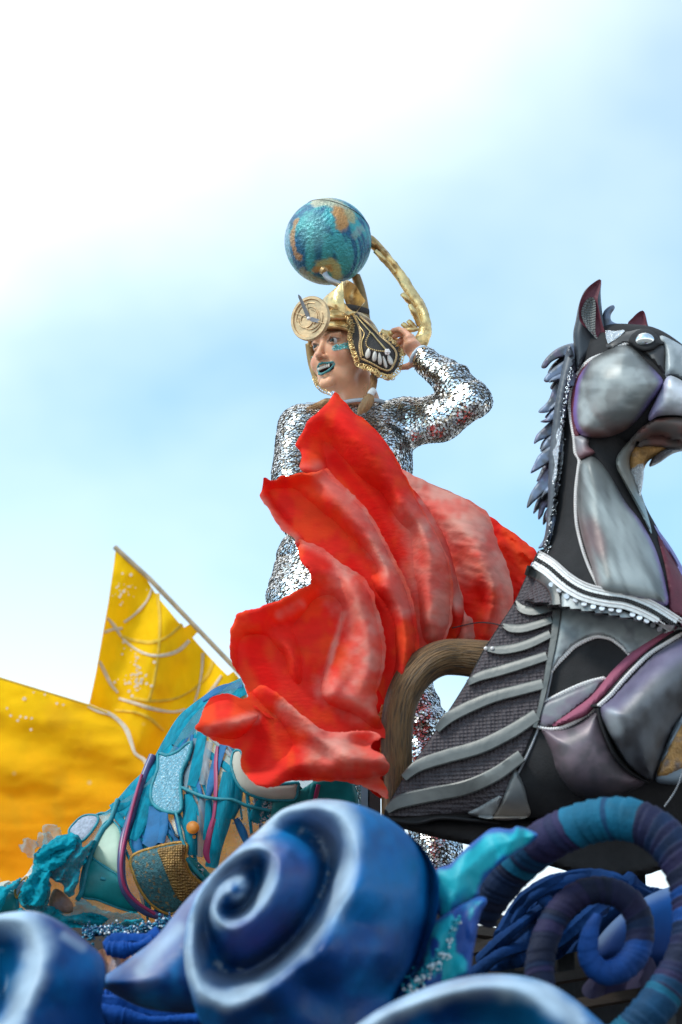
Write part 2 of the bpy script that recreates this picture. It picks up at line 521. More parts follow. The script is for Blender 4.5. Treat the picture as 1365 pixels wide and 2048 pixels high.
# ------------------------------------------------------------------ materials
def mat(name, color=None, rough=0.6, metal=0.0, namp=0.15, nscale=12.0, bump=0.0, bscale=60.0, sheen=0.0, coat=0.0,
        transl=0.0, alpha=1.0, coord='Object', stretch=(1, 1, 1), rough_var=0.0, tint=None, tint_scale=6.0, tint_rng=(0.5, 0.7), spec=0.5, vor=0.0, tcol=None):
    m = bpy.data.materials.new(name)
    m.use_nodes = True
    t = m.node_tree; l = t.links.new
    b = t.nodes['Principled BSDF']; out = t.nodes['Material Output']
    b.inputs['Roughness'].default_value = rough
    b.inputs['Metallic'].default_value = metal
    b.inputs['Specular IOR Level'].default_value = spec
    if sheen:
        b.inputs['Sheen Weight'].default_value = sheen
    if coat:
        b.inputs['Coat Weight'].default_value = coat; b.inputs['Coat Roughness'].default_value = 0.15
    if color is None:
        c = N('ShaderNodeAttribute', tree=t, attribute_name='paint'); co = c.outputs['Color']
    else:
        c = N('ShaderNodeRGB', tree=t); c.outputs[0].default_value = (*color, 1); co = c.outputs[0]
    if coord == 'tc':
        tc = N('ShaderNodeAttribute', tree=t, attribute_name='tc'); vec = tc.outputs['Vector']
    else:
        tc = N('ShaderNodeTexCoord', tree=t); vec = tc.outputs[coord]
    if stretch != (1, 1, 1):
        mp_ = N('ShaderNodeMapping', tree=t); mp_.inputs['Scale'].default_value = stretch
        l(vec, mp_.inputs['Vector']); vec = mp_.outputs['Vector']
    if tint is not None:
        nz_ = N('ShaderNodeTexNoise', tree=t); nz_.inputs['Scale'].default_value = tint_scale; nz_.inputs['Detail'].default_value = 6
        l(vec, nz_.inputs['Vector'])
        r_ = N('ShaderNodeMapRange', tree=t); r_.inputs['From Min'].default_value = tint_rng[0]; r_.inputs['From Max'].default_value = tint_rng[1]
        l(nz_.outputs['Fac'], r_.inputs['Value'])
        mx = N('ShaderNodeMix', tree=t, data_type='RGBA'); l(r_.outputs['Result'], mx.inputs['Factor'])
        l(co, mx.inputs['A']); mx.inputs['B'].default_value = (*tint, 1); co = mx.outputs['Result']
    if namp:
        nz1 = N('ShaderNodeTexNoise', tree=t); nz1.inputs['Scale'].default_value = nscale; nz1.inputs['Detail'].default_value = 5
        l(vec, nz1.inputs['Vector'])
        r1 = N('ShaderNodeMapRange', tree=t); r1.inputs['From Min'].default_value = 0.25; r1.inputs['From Max'].default_value = 0.75
        r1.inputs['To Min'].default_value = 1 - namp; r1.inputs['To Max'].default_value = 1 + namp
        l(nz1.outputs['Fac'], r1.inputs['Value'])
        vm = N('ShaderNodeVectorMath', tree=t, operation='SCALE'); l(co, vm.inputs[0]); l(r1.outputs['Result'], vm.inputs['Scale']); co = vm.outputs['Vector']
        if rough_var:
            r2 = N('ShaderNodeMapRange', tree=t); r2.inputs['From Min'].default_value = 0.3; r2.inputs['From Max'].default_value = 0.7
            r2.inputs['To Min'].default_value = max(0.02, rough - rough_var); r2.inputs['To Max'].default_value = min(1, rough + rough_var)
            l(nz1.outputs['Fac'], r2.inputs['Value']); l(r2.outputs['Result'], b.inputs['Roughness'])
    l(co, b.inputs['Base Color'])
    nrm_ = None
    if bump:
        if vor:
            bz = N('ShaderNodeTexVoronoi', tree=t); bz.inputs['Scale'].default_value = bscale; bz.inputs['Randomness'].default_value = vor; bo = bz.outputs['Distance']
        else:
            bz = N('ShaderNodeTexNoise', tree=t); bz.inputs['Scale'].default_value = bscale; bz.inputs['Detail'].default_value = 4; bo = bz.outputs['Fac']
        l(vec, bz.inputs['Vector'])
        bp = N('ShaderNodeBump', tree=t); bp.inputs['Strength'].default_value = bump; bp.inputs['Distance'].default_value = 0.01
        l(bo, bp.inputs['Height']); l(bp.outputs['Normal'], b.inputs['Normal']); nrm_ = bp.outputs['Normal']
    sh = b.outputs[0]
    if transl:
        tr = N('ShaderNodeBsdfTranslucent', tree=t); l(co, tr.inputs['Color'])
        if tcol is not None:
            for k in list(tr.inputs['Color'].links): t.links.remove(k)
            tr.inputs['Color'].default_value = (*tcol, 1)
        ms = N('ShaderNodeMixShader', tree=t); ms.inputs['Fac'].default_value = transl
        l(sh, ms.inputs[1]); l(tr.outputs[0], ms.inputs[2]); sh = ms.outputs[0]
    if alpha < 1:
        tp = N('ShaderNodeBsdfTransparent', tree=t)
        ms = N('ShaderNodeMixShader', tree=t); ms.inputs['Fac'].default_value = alpha
        l(tp.outputs[0], ms.inputs[1]); l(sh, ms.inputs[2]); sh = ms.outputs[0]
    if sh is not b.outputs[0]:
        l(sh, out.inputs['Surface'])
    return m

M = {}
M['asphalt'] = mat('pale_paving', (0.20, 0.19, 0.18), 0.9, namp=0.25, nscale=3, bump=0.4, bscale=90)
M['steel'] = mat('black_steel', (0.02, 0.02, 0.022), 0.5, 0.3, bump=0.1)
M['skin'] = mat('skin', None, 0.45, namp=0.07, nscale=60, bump=0.04, bscale=300, spec=0.35)
M['suit'] = mat('suit_mesh', (0.15, 0.125, 0.11), 0.5, 0.4, namp=0.4, nscale=80)
M['sequin'] = mat('sequin', None, 0.24, 1.0, namp=0)
M['cuff'] = mat('cuff', (0.55, 0.62, 0.68), 0.7)
M['hair'] = mat('hair', (0.42, 0.22, 0.09), 0.45, namp=0.35, nscale=30, stretch=(8, 8, 1), bump=0.5, bscale=60)
M['gold'] = mat('gold_paint', (0.86, 0.60, 0.27), 0.36, 0.75, namp=0.3, nscale=24, tint=(0.22, 0.10, 0.03), tint_scale=20, tint_rng=(0.50, 0.68), bump=0.25, bscale=70, rough_var=0.12)
M['palegold'] = mat('pale_gold', (0.60, 0.40, 0.22), 0.42, 0.55, namp=0.2, nscale=40, bump=0.15, bscale=120, rough_var=0.1)
M['darkgold'] = mat('dark_gold', (0.35, 0.22, 0.10), 0.45, 0.6, namp=0.3, nscale=40)
M['pewter'] = mat('pewter', (0.36, 0.36, 0.38), 0.4, 0.6, namp=0.2, nscale=30, bump=0.1)
M['leather'] = mat('dark_leather', (0.035, 0.026, 0.022), 0.65, namp=0.3, nscale=40, bump=0.5, bscale=260)
M['shell'] = mat('shell', (0.75, 0.68, 0.60), 0.35, namp=0.15, nscale=60)
M['cloth'] = mat('red_cloth', None, 0.85, namp=0.12, nscale=14, bump=0.22, bscale=55, transl=0.38, spec=0.12, stretch=(1, 1, 2.4))
M['horn'] = mat('horn', (0.27, 0.135, 0.045), 0.6, namp=0.6, nscale=3, coord='tc', stretch=(5, 18, 1), tint=(0.045, 0.024, 0.01), tint_scale=3, tint_rng=(0.42, 0.62), bump=1.0, bscale=4)
M['amber'] = mat('amber_lining', (0.55, 0.22, 0.02), 0.6, bump=0.4, bscale=40)
M['black'] = mat('black_fabric', (0.020, 0.018, 0.019), 0.8, namp=0.25, nscale=25, bump=0.15, bscale=200, spec=0.25)
M['horse'] = mat('airbrushed', None, 0.44, 0.12, namp=0.16, nscale=12, bump=0.10, bscale=30, rough_var=0.08, spec=0.4)
M['mesh'] = mat('mesh_fabric', (0.06, 0.046, 0.052), 0.7, namp=0.15, nscale=40, bump=0.9, bscale=105, vor=0.15)
M['rib'] = mat('rib_paint', (0.095, 0.095, 0.09), 0.42, 0.25, namp=0.6, nscale=11, bump=0.12, bscale=40, rough_var=0.1)
M['lace'] = mat('white_lace', (0.80, 0.78, 0.76), 0.8, namp=0.15, nscale=90, bump=0.25, bscale=220)
M['pearl'] = mat('pearl', (0.80, 0.73, 0.70), 0.3, namp=0.1, coat=0.3)
M['white'] = mat('white_sequin', (0.8, 0.8, 0.82), 0.25, 0.3, namp=0.1)
M['silverglit'] = mat('silver_glitter', (0.8, 0.82, 0.85), 0.2, 0.8, namp=0.4, nscale=200, bump=0.9, bscale=320)
M['mane'] = mat('mane_paint', None, 0.45, 0.1, namp=0.3, nscale=14, stretch=(1, 1, 1), bump=0.1, bscale=50)
M['burgundy'] = mat('burgundy', (0.12, 0.018, 0.032), 0.65, namp=0.25, nscale=20, bump=0.2, bscale=120)
M['earmesh'] = mat('ear_mesh', (0.16, 0.16, 0.155), 0.6, namp=0.2, bump=1.0, bscale=140, vor=0.2)
M['chrome'] = mat('chrome', (0.85, 0.85, 0.85), 0.05, 1.0, namp=0)
M['plum'] = mat('plum_fabric', (0.30, 0.07, 0.12), 0.8, namp=0.2, nscale=15, bump=0.2, bscale=120)
M['ochre'] = mat('ochre_glitter', (0.42, 0.22, 0.07), 0.5, 0.3, namp=0.5, nscale=30, tint=(0.10, 0.09, 0.10), tint_scale=25, tint_rng=(0.5, 0.7), bump=0.5, bscale=150)
M['wave'] = mat('wave_paint', None, 0.46, 0.0, namp=0.28, nscale=11, bump=0.14, bscale=38, spec=0.25, rough_var=0.12)
M['coil'] = mat('coil_fabric', None, 0.75, namp=0.4, nscale=16, bump=0.25, bscale=90, spec=0.3)
M['silk'] = mat('cyan_silk', None, 0.55, namp=0.15, nscale=20, bump=0.2, bscale=50, transl=0.2, sheen=0.1)
M['navy'] = mat('navy_cloth', (0.003, 0.025, 0.095), 0.85, namp=0.4, nscale=15, bump=0.4, bscale=60, spec=0.15)
M['royal'] = mat('royal_cloth', (0.003, 0.05, 0.24), 0.8, namp=0.3, nscale=15, bump=0.4, bscale=60, spec=0.15)
M['board'] = mat('dark_board', (0.045, 0.026, 0.016), 0.6, namp=0.4, nscale=6, stretch=(1, 6, 6), bump=0.2)
M['sail'] = mat('yellow_cloth', None, 0.85, namp=0.08, nscale=9, bump=0.25, bscale=30, transl=0.5, spec=0.1)
M['sailwhite'] = mat('white_paint_line', (0.8, 0.66, 0.5), 0.8, namp=0.2, nscale=30, transl=0.3)
M['sailyellow'] = mat('yellow_paint_line', (0.85, 0.55, 0.05), 0.8, namp=0.2, nscale=30, transl=0.3)
M['pole'] = mat('bamboo_pole', (0.42, 0.30, 0.18), 0.6, namp=0.3, nscale=20)
M['film'] = mat('clear_film', (0.22, 0.55, 0.62), 0.3, namp=0.3, nscale=25, alpha=0.40, bump=0.4, bscale=25)
M['tealnet'] = mat('teal_net', (0.004, 0.30, 0.42), 0.75, namp=0.4, nscale=18, bump=0.4, bscale=60, alpha=0.85, transl=0.3, spec=0.15, stretch=(3, 3, .6))
M['tulle'] = mat('teal_tulle', (0.006, 0.40, 0.50), 0.85, namp=0.5, nscale=40, alpha=0.42, transl=0.35, spec=0.1)
M['tealcord'] = mat('teal_cord', (0.006, 0.20, 0.25), 0.6, namp=0.3, nscale=40, bump=0.3, bscale=120)
M['bluestrip'] = mat('blue_strip', (0.006, 0.15, 0.36), 0.7, namp=0.35, nscale=18, bump=0.4, bscale=50, alpha=0.9, transl=0.2)
M['greyfilm'] = mat('grey_voile', (0.38, 0.42, 0.46), 0.5, namp=0.25, nscale=20, alpha=0.5, transl=0.3)
M['denim'] = mat('blue_glitter', (0.10, 0.30, 0.40), 0.6, namp=0.6, nscale=160, bump=0.6, bscale=260, tint=(0.45, 0.58, 0.63), tint_scale=190)
M['greydenim'] = mat('grey_denim', (0.30, 0.33, 0.40), 0.7, namp=0.35, nscale=120, bump=0.4, bscale=200)
M['tealglit'] = mat('teal_tweed', (0.03, 0.12, 0.14), 0.65, namp=0.6, nscale=120, bump=0.6, bscale=220, tint=(0.22, 0.14, 0.05), tint_scale=90, tint_rng=(0.55, 0.65))
M['goldnet'] = mat('gold_net', (0.30, 0.16, 0.04), 0.55, 0.2, namp=0.5, nscale=60, bump=0.9, bscale=150, vor=0.3)
M['goldbraid'] = mat('gold_braid', (0.42, 0.22, 0.04), 0.5, 0.3, namp=0.3, nscale=60, bump=0.5, bscale=200)
M['wavematte'] = mat('matte_wave_paint', None, 0.7, namp=0.25, nscale=9, spec=0.15)
M['veil'] = mat('teal_veil', (0.004, 0.34, 0.44), 0.85, namp=0.5, nscale=26, bump=0.6, bscale=60, alpha=0.8, transl=0.35, spec=0.1)
M['mint'] = mat('mint_satin', (0.40, 0.55, 0.42), 0.45, namp=0.12, nscale=20, bump=0.15, bscale=30, transl=0.25)
M['cream'] = mat('cream_cloth', (0.55, 0.52, 0.43), 0.7, namp=0.1, nscale=20, transl=0.2)
M['tealsat'] = mat('teal_satin', (0.006, 0.22, 0.23), 0.4, namp=0.3, nscale=20, bump=0.2, bscale=25, transl=0.15)
M['magenta'] = mat('magenta_ribbon', (0.30, 0.02, 0.09), 0.5, namp=0.2)
M['violet'] = mat('violet_tube', (0.07, 0.07, 0.18), 0.35, namp=0.4, nscale=15, tint=(0.2, 0.02, 0.07), tint_scale=8)
M['violetcloth'] = mat('violet_cloth', (0.012, 0.007, 0.035), 0.9, namp=0.3, nscale=20)
M['orange'] = mat('orange_disc', (0.75, 0.28, 0.03), 0.5, namp=0.2, transl=0.4)
M['leaf'] = mat('peach_leaf', (0.45, 0.22, 0.13), 0.6, namp=0.4, nscale=40, bump=0.4, bscale=60, tint=(0.12, 0.14, 0.2), tint_scale=12)
M['tealbead'] = mat('teal_bead', None, 0.2, 0.15, namp=0)
M['globe'] = mat('globe_paint', None, 0.40, 0.25, namp=0.22, nscale=26, bump=0.7, bscale=110)
M['eye'] = mat('eyeball', None, 0.12, namp=0)
M['teeth'] = mat('teeth', (0.75, 0.70, 0.62), 0.3, namp=0.05)
M['mouth'] = mat('mouth_inside', (0.05, 0.012, 0.012), 0.7, namp=0)
M['bluepost'] = mat('blue_grey_post', (0.10, 0.16, 0.22), 0.5, 0.2)
_b = M['skin'].node_tree.nodes['Principled BSDF']
_b.inputs['Subsurface Weight'].default_value = 0.25
_b.inputs['Subsurface Radius'].default_value = (1.0, 0.35, 0.2)
_b.inputs['Subsurface Scale'].default_value = 0.008

def Q(ox, oy, s, pts):
    return [(ox + s * p[0], oy + s * p[1]) + tuple(p[2:]) for p in pts]
def ss(x, a, b):
    t = np.clip((x - a) / (b - a), 0, 1); return t * t * (3 - 2 * t)
def lerp(a, b, t):
    t = np.asarray(t)[:, None]; return np.asarray(a) * (1 - t) + np.asarray(b) * t

# ------------------------------------------------------------------ ground and float body
g = mk('road', [(-150, -40, 0), (150, -40, 0), (150, 260, 0), (-150, 260, 0)], [[0, 1, 2, 3]], M['asphalt'], kind='structure')

fl = thing('parade_float', 'dark timber body of the parade float under the blue waves and the horse', 'parade float', (0, 6.5, 0))
mk('front_deck', *box((0, 4.95, 1.42), (4.4, 2.3, 0.14)), M['board'], fl)
mk('rear_deck', *box((0, 7.9, 2.66), (4.4, 3.4, 0.12)), M['board'], fl)
mk('pedestal', *box((0.02, 6.62, 2.78), (0.62, 0.5, 0.115)), M['steel'], fl)
mk('skirt', *join(box((0, 6.16, 2.06), (4.4, 0.04, 1.08)), box((-2.2, 7.9, 1.5), (0.04, 3.4, 2.2)), box((2.2, 7.9, 1.5), (0.04, 3.4, 2.2)),
                  box((0, 3.82, 0.85), (4.4, 0.04, 1.0)), box((-2.2, 4.95, 0.85), (0.04, 2.2, 1.0)), box((2.2, 4.95, 0.85), (0.04, 2.2, 1.0))), M['black'], fl)
mk('chassis', *join(box((0, 6.5, 0.72), (3.6, 5.2, 0.16)), box((0, 6.5, 0.95), (0.3, 5.0, 0.3))), M['steel'], fl)
for sx in (-1.5, 1.5):
    for y in (4.7, 8.4):
        a = np.linspace(0, 2 * np.pi, 20, endpoint=False)
        ring = np.array([(sx, y + math.cos(t) * 0.32, 0.42 + math.sin(t) * 0.32) for t in a])
        mk('wheel', *tube_mesh(ring, 0.10, 10, closed=True), M['black'], fl)
        mk('axle', *tube_mesh([(sx - 0.3 * np.sign(sx), y, 0.42), (sx, y, 0.42)], 0.06, 10), M['steel'], fl)

for u, wd_p, m_p in ((731, .022, 'bluepost'), (749, .034, 'steel')):
    px_ = float(P(u, 1620, 6.42)[0])
    mk('post', *beam((px_, 6.42, 2.71), (px_, 6.42, float(P(u, 1500, 6.42)[2])), wd_p, .03), M[m_p], fl)

# boards seen through the wave coil
BRD = lambda pts: P(*np.array(pts).T)
for pts in ([(955, 1832, 5.95), (1062, 1856, 5.95)], [(945, 1862, 5.9), (1075, 1880, 5.9)], [(940, 1902, 5.85), (1120, 1850, 5.85)],
            [(1085, 1962, 5.7), (1260, 1934, 5.7)], [(1150, 2010, 5.6), (1365, 1975, 5.6)], [(960, 1950, 5.75), (1090, 1968, 5.75)],
            [(200, 1985, 5.7), (420, 1965, 5.7)]):
    pp = BRD(pts)
    mk('board', *beam(pp[0], pp[1], 0.05, 0.022), M['board'], fl)
for u in (1010, 1130, 1320):
    pp = BRD([(u, 1800 if u > 1300 else 1850, 5.9), (u + 5, 2080, 5.9)])
    mk('post', *beam(pp[0], pp[1], 0.04, 0.04), M['steel'], fl)

# ------------------------------------------------------------------ wave scrolls
DEEP, MID, LITE, PURP, TEAL = (0.002, 0.045, 0.18), (0.002, 0.135, 0.36), (0.37, 0.46, 0.55), (0.05, 0.035, 0.16), (0.001, 0.18, 0.32)
def wave_paint(ridges, extra=None):
    def f(U, V, d, h):
        n = fbm(U / 120, V / 120, 3, 4); n_ = fbm(U / 46, V / 46, 5)
        c = lerp(DEEP, MID, ss(n, 0.4, 0.7))
        c = lerp(c.T.T, TEAL, 0.5 * ss(fbm(U / 150, V / 150, 9), 0.45, 0.8))
        for (poly, w, ws) in ridges:
            dd, t = pdist(U, V, poly)
            ww = w * np.interp(t, np.linspace(0, 1, len(ws)), ws)
            k = 1 - ss(dd + (n_ - 0.5) * ww * 0.8, ww * 0.0, ww * 1.25)
            c = lerp(c, LITE, 0.92 * k)
        if extra: c = extra(U, V, c)
        return c
    return f

ZX = lambda p: Q(340, 1580, .4103, p)
ridge = ZX([(430, 205, -.02), (530, 122, .0), (620, 82, .02), (720, 64, .03), (800, 88, .04), (860, 160, .05), (885, 260, .055), (870, 380, .06), (820, 500, .065), (740, 640, .075), (640, 770, .085), (520, 880, .095), (400, 970, .105), (280, 1020, .11), (180, 990, .11), (118, 900, .11), (92, 790, .11), (108, 660, .105), (150, 540, .10), (208, 448, .095), (275, 370, .095), (350, 308, .095), (430, 268, .10), (480, 276, .105), (505, 330, .11), (495, 430, .115), (440, 540, .12), (380, 610, .125), (310, 650, .13), (250, 655, .13), (216, 610, .13), (214, 550, .13), (240, 485, .115), (285, 445, .10), (345, 425, .085)])
groove = ZX([(490, 222, .0), (560, 195, -.03), (650, 190, -.06), (735, 255, -.08), (775, 350, -.09), (765, 450, -.09), (720, 560, -.075), (650, 670, -.06), (560, 780, -.045), (450, 860, -.03), (350, 888, -.015), (260, 865, .0), (205, 790, .02), (186, 710, .04), (180, 630, .055), (195, 560, .06), (240, 460, .06), (300, 385, .058), (380, 335, .055), (430, 345, .03), (432, 410, .015), (418, 490, .02), (375, 568, .035), (312, 606, .055), (258, 580, .07)])
slope = [ZX([(585, 290, .085), (625, 400, .08), (580, 540, .07), (470, 680, .075), (360, 760, .08), (275, 745, .085)]),
         ZX([(690, 330, .02), (690, 440, .01), (640, 580, .01), (530, 720, .02), (390, 820, .03), (290, 820, .03)])]
outer = [ZX(q) for q in ([(990, 250, .03), (1080, 400, .0), (1180, 500, -.06), (1288, 500, -.17)], [(900, 640, .06), (1050, 800, .01), (1235, 770, -.15)],
                         [(660, 950, .08), (860, 1000, .03), (1120, 1010, -.14)], [(450, 1080, .09), (700, 1140, .06), (1000, 1140, -.04)],
                         [(200, 1080, .09), (170, 1190, .05)], [(620, 68, .01), (720, 46, .015), (820, 50, .02), (900, 66, .01), (990, 98, -.02), (1100, 163, -.06), (1200, 253, -.1), (1262, 340, -.13)],
                         [(310, 490, .125), (345, 462, .12), (370, 450, .105), (330, 530, .11)], [(72, 780, .09), (86, 650, .085), (75, 880, .09)])]
wf_ = tps([[(a, b, c * 1.4) for a, b, c in cc_] for cc_ in [ridge, groove] + slope + outer], 0.02)
wf = wf_
def scroll_tint(U, V, c):
    k = (1 - ss(pdist(U, V, ZX([(540, 330), (620, 400), (560, 600), (420, 700), (330, 720)]))[0], 10, 55)) * (0.4 + 0.6 * fbm(U / 30, V / 30, 21))
    c = lerp(c, PURP, 0.8 * k)
    k = 1 - ss(pdist(U, V, ZX([(650, 205), (730, 240), (768, 330), (770, 430), (735, 540)]))[0], 2, 16)
    k2 = 1 - ss(pdist(U, V, ZX([(230, 850), (290, 880), (360, 890)]))[0], 2, 12)
    sp = ss(fbm(U / 9, V / 9, 4), 0.45, 0.6)
    c = lerp(c, LITE, 0.8 * np.maximum(k, k2) * sp)
    n9 = fbm(U / 40, V / 40, 51)
    for pl_, w_ in ((ZX([(140, 830), (150, 680), (205, 530), (300, 405), (400, 330)]), 26), (ZX([(190, 900), (280, 930), (400, 905), (520, 830)]), 18)):
        k = (1 - ss(pdist(U, V, pl_)[0], 6, w_)) * ss(n9, .25, .6); c = lerp(c, (.17, .22, .32), .75 * k)
    k = 1 - ss(np.hypot(U - 476, V - 1776), 10, 40)                 # pale boss
    c = lerp(c, LITE, 0.75 * k * ss(fbm(U / 18, V / 18, 8), 0.3, 0.7))
    k = 1 - ss(pdist(U, V, ZX([(700, 130), (780, 210), (810, 320)]))[0], 6, 34)
    return lerp(c, (0.22, 0.27, 0.38), 0.75 * k)
wv = thing('wave_scroll', 'big blue foam wave curled into a white edged spiral in front of the red cloth', 'wave sculpture', (0.0, 4.95, 1.49), 'painted foam waves on the float')
out_c = ZX([(430, 200), (530, 108), (620, 68), (720, 46), (820, 50), (900, 66), (990, 98), (1100, 163), (1200, 253), (1262, 340), (1292, 430), (1292, 560), (1278, 650), (1240, 760), (1192, 870), (1142, 960), (1105, 1040), (1075, 1160), (1000, 1260), (300, 1260), (160, 1150), (100, 980), (75, 880), (68, 780), (83, 650), (123, 530), (183, 435), (258, 355), (345, 280)])
def wv_h(U, V, d):
    return wf(U, V) - 0.05 * (1 - np.sqrt(np.maximum(0, 1 - (1 - np.clip(d / 26, 0, 1)) ** 2))) + 0.0025 * (fbm(U / 16, V / 16, 2) - .5)
relief('spiral', out_c, 4.75, wv_h, lambda U, V, d: 0.16 + 0.2 * np.sqrt(np.clip(d / 90, 0, 1)), M['wave'], wv,
       wave_paint([(ridge, 22, [1.3, 1.5, 1.4, 1.3, 1.1, .9, .8, .9, .8, .6])], scroll_tint), step=3.6, sharp=70)
tail_o = Q(0, 1560, .5128, [(1180, 95), (1060, 160), (960, 238), (850, 342), (720, 475), (610, 612), (500, 700), (400, 772), (396, 800), (470, 850), (560, 890), (680, 908), (800, 905), (950, 850), (1000, 500), (1100, 250)])
def tail_paint(U, V, d, h):
    c = lerp(DEEP, MID, ss(fbm(U / 50, V / 50, 31), .4, .7))
    k = 1 - ss(pdist(U, V, Q(0, 1560, .5128, [(560, 750), (680, 600), (820, 450), (980, 290)]))[0], 12, 46)
    c = lerp(c, (0.16, 0.17, 0.30), k * (0.55 + .45 * fbm(U / 20, V / 40, 7)))
    k = 1 - ss(pdist(U, V, Q(0, 1560, .5128, [(550, 745), (620, 660), (700, 580)]))[0], 2, 22)
    return lerp(c, LITE, 0.6 * k)
relief('tail', tail_o, 5.05, bulge(0.14, 80), lambda U, V, d: 0.2, M['wave'], wv, tail_paint, step=6, sharp=70)
pb = P(640, 2075, 4.95)
mk('post', *beam((pb[0], 5.0, 1.49), (pb[0], 5.0, pb[2] + 0.06), 0.09, 0.09), M['steel'], wv)

def side_wave(name, label, outline, curves, ridges, Y, base, extra=None):
    t = thing(name, label, 'wave sculpture', base, 'painted foam waves on the float')
    f = tps(curves, 0.005)
    relief('spiral', outline, Y, lambda U, V, d: f(U, V) - 0.05 * (1 - np.sqrt(np.maximum(0, 1 - (1 - np.clip(d / 24, 0, 1)) ** 2))),
           lambda U, V, d: 0.15 + 0.15 * np.sqrt(np.clip(d / 80, 0, 1)), M['wave'], t, wave_paint(ridges, extra), step=5, sharp=70)
    mk('post', *beam((base[0], base[1], 1.49), (base[0], base[1], P(0, 2090, Y)[2]), 0.09, 0.09), M['steel'], t)
    return t
lr = [(-90, 1880, .0), (-40, 1850, .03), (20, 1838, .05), (62, 1852, .06), (80, 1890, .07), (72, 1940, .085), (48, 1998, .10), (18, 2050, .10), (-20, 2095, .10)]
side_wave('wave_scroll', 'blue foam wave curl with broad white rim cut off by the left edge of view',
          [(-110, 1880), (-50, 1842), (10, 1826), (62, 1822), (95, 1830), (135, 1852), (178, 1886), (206, 1916), (212, 1950), (204, 2010), (198, 2110), (-110, 2130)],
          [lr, [(-60, 1920, -.04), (-10, 1892, -.05), (14, 1900, -.05), (22, 1940, -.02), (8, 1990, .0), (-30, 2040, .03)],
           [(-80, 1980, .05), (-30, 1960, .06)], [(130, 1900, .03), (170, 1960, -.02), (205, 1990, -.10)], [(100, 2010, .06), (150, 2060, .0), (200, 2090, -.10)],
           [(95, 1834, .02), (140, 1860, -.02), (180, 1892, -.06), (206, 1920, -.1)]],
          [(lr, 34, [1, 1.1, 1.1, .9, .8])], 4.7, (float(P(40, 2000, 4.85)[0]), 4.88, 1.49),
          lambda U, V, c: lerp(c, LITE, .55 * (1 - ss(pdist(U, V, [(130, 1872), (165, 1895)])[0], 3, 16))))
br = [(705, 2068, .0), (760, 2032, .02), (830, 1998, .03), (900, 1977, .04), (960, 1968, .05), (1030, 1970, .05), (1085, 1990, .05), (1135, 2025, .05), (1180, 2075, .04)]
side_wave('wave_scroll', 'low blue wave crest with white rim below the wrapped spiral coil',
          [(670, 2090), (740, 2030), (820, 1988), (900, 1960), (965, 1949), (1030, 1950), (1085, 1962), (1135, 1988), (1185, 2028), (1225, 2070), (1245, 2130), (660, 2140)],
          [br, [(790, 2080, -.03), (860, 2040, -.04), (940, 2022, -.05), (1010, 2030, -.05), (1060, 2070, -.03)], [(1180, 2040, .02), (1225, 2090, -.08)],
           [(820, 1990, .0), (965, 1951, .01), (1085, 1964, .01), (1185, 2030, -.04)], [(900, 2110, -.02)]],
          [(br, 30, [.8, 1, 1.1, 1.2, 1])], 4.3, (float(P(950, 2050, 4.4)[0]), 4.45, 1.49))
bw = [(1195, 1880), (1240, 1830), (1290, 1795), (1345, 1772), (1420, 1760), (1430, 1920), (1360, 1940), (1250, 1935), (1190, 1925)]
t = thing('wave_flat', 'plain dark blue wave panel behind the wrapped coil at the right edge', 'wave sculpture', (float(P(1310, 1900, 5.5)[0]), 5.55, 1.49), 'painted foam waves on the float')
relief('panel', bw, 5.5, bulge(0.05, 40), 0.08, M['wavematte'], t, lambda U, V, d, h: lerp(lerp((.002, .018, .09), (.002, .05, .2), ss(V, 1900, 1790)), LITE, .25 * (1 - ss(pdist(U, V, bw[:5])[0], 2, 22))), step=8, sharp=70)
pc = P(1320, 1930, 5.54)
mk('post', *beam((pc[0], 5.56, 1.49), (pc[0], 5.56, pc[2]), 0.06, 0.06), M['steel'], t)

# ------------------------------------------------------------------ fabric wrapped coil
cp = np.array([(960, 1835, 5.3, 30), (1000, 1768, 5.25, 38), (1048, 1716, 5.2, 40), (1110, 1672, 5.12, 41), (1190, 1642, 5.08, 41), (1262, 1640, 5.05, 41), (1325, 1672, 5.03, 41), (1368, 1735, 5.02, 39), (1385, 1810, 5.02, 38), (1380, 1885, 5.02, 36), (1352, 1950, 5.02, 35), (1304, 2020, 5.02, 37), (1235, 2085, 5.05, 36), (1150, 2095, 5.1, 33), (1095, 2030, 5.13, 30), (1080, 1960, 5.15, 28), (1085, 1900, 5.16, 27), (1107, 1842, 5.17, 26), (1150, 1794, 5.17, 26), (1203, 1780, 5.17, 26), (1255, 1800, 5.17, 26), (1280, 1845, 5.17, 26), (1274, 1902, 5.16, 26), (1242, 1938, 5.15, 25), (1205, 1944, 5.14, 23), (1178, 1914, 5.13, 20), (1180, 1870, 5.12, 17), (1196, 1830, 5.12, 9)], float)
q = spl(np.c_[cp[:, :2], cp[:, 2] * 100, cp[:, 3]], 620)
s = np.r_[0, np.cumsum(np.linalg.norm(np.diff(q[:, :2], axis=0), axis=1))]
m_, sd = len(q), 18
bumpm = np.ones((m_, sd)); col = np.zeros((m_, sd, 3))
palette = [(0.006, 0.010, 0.032), (0.010, 0.012, 0.045), (0.002, 0.040, 0.10), (0.001, 0.095, 0.17), (0.018, 0.015, 0.055), (0.004, 0.015, 0.05), (0.003, 0.045, 0.20)]
edges = [0]
while edges[-1] < s[-1]: edges.append(edges[-1] + rng.uniform(9, 30))
edges = np.array(edges); pick = rng.integers(0, 7, len(edges) + 2)
def zone(x):                                      # dyed stretches of the wrapping
    z = {0: (0, 0, 5, 1)}
    return z
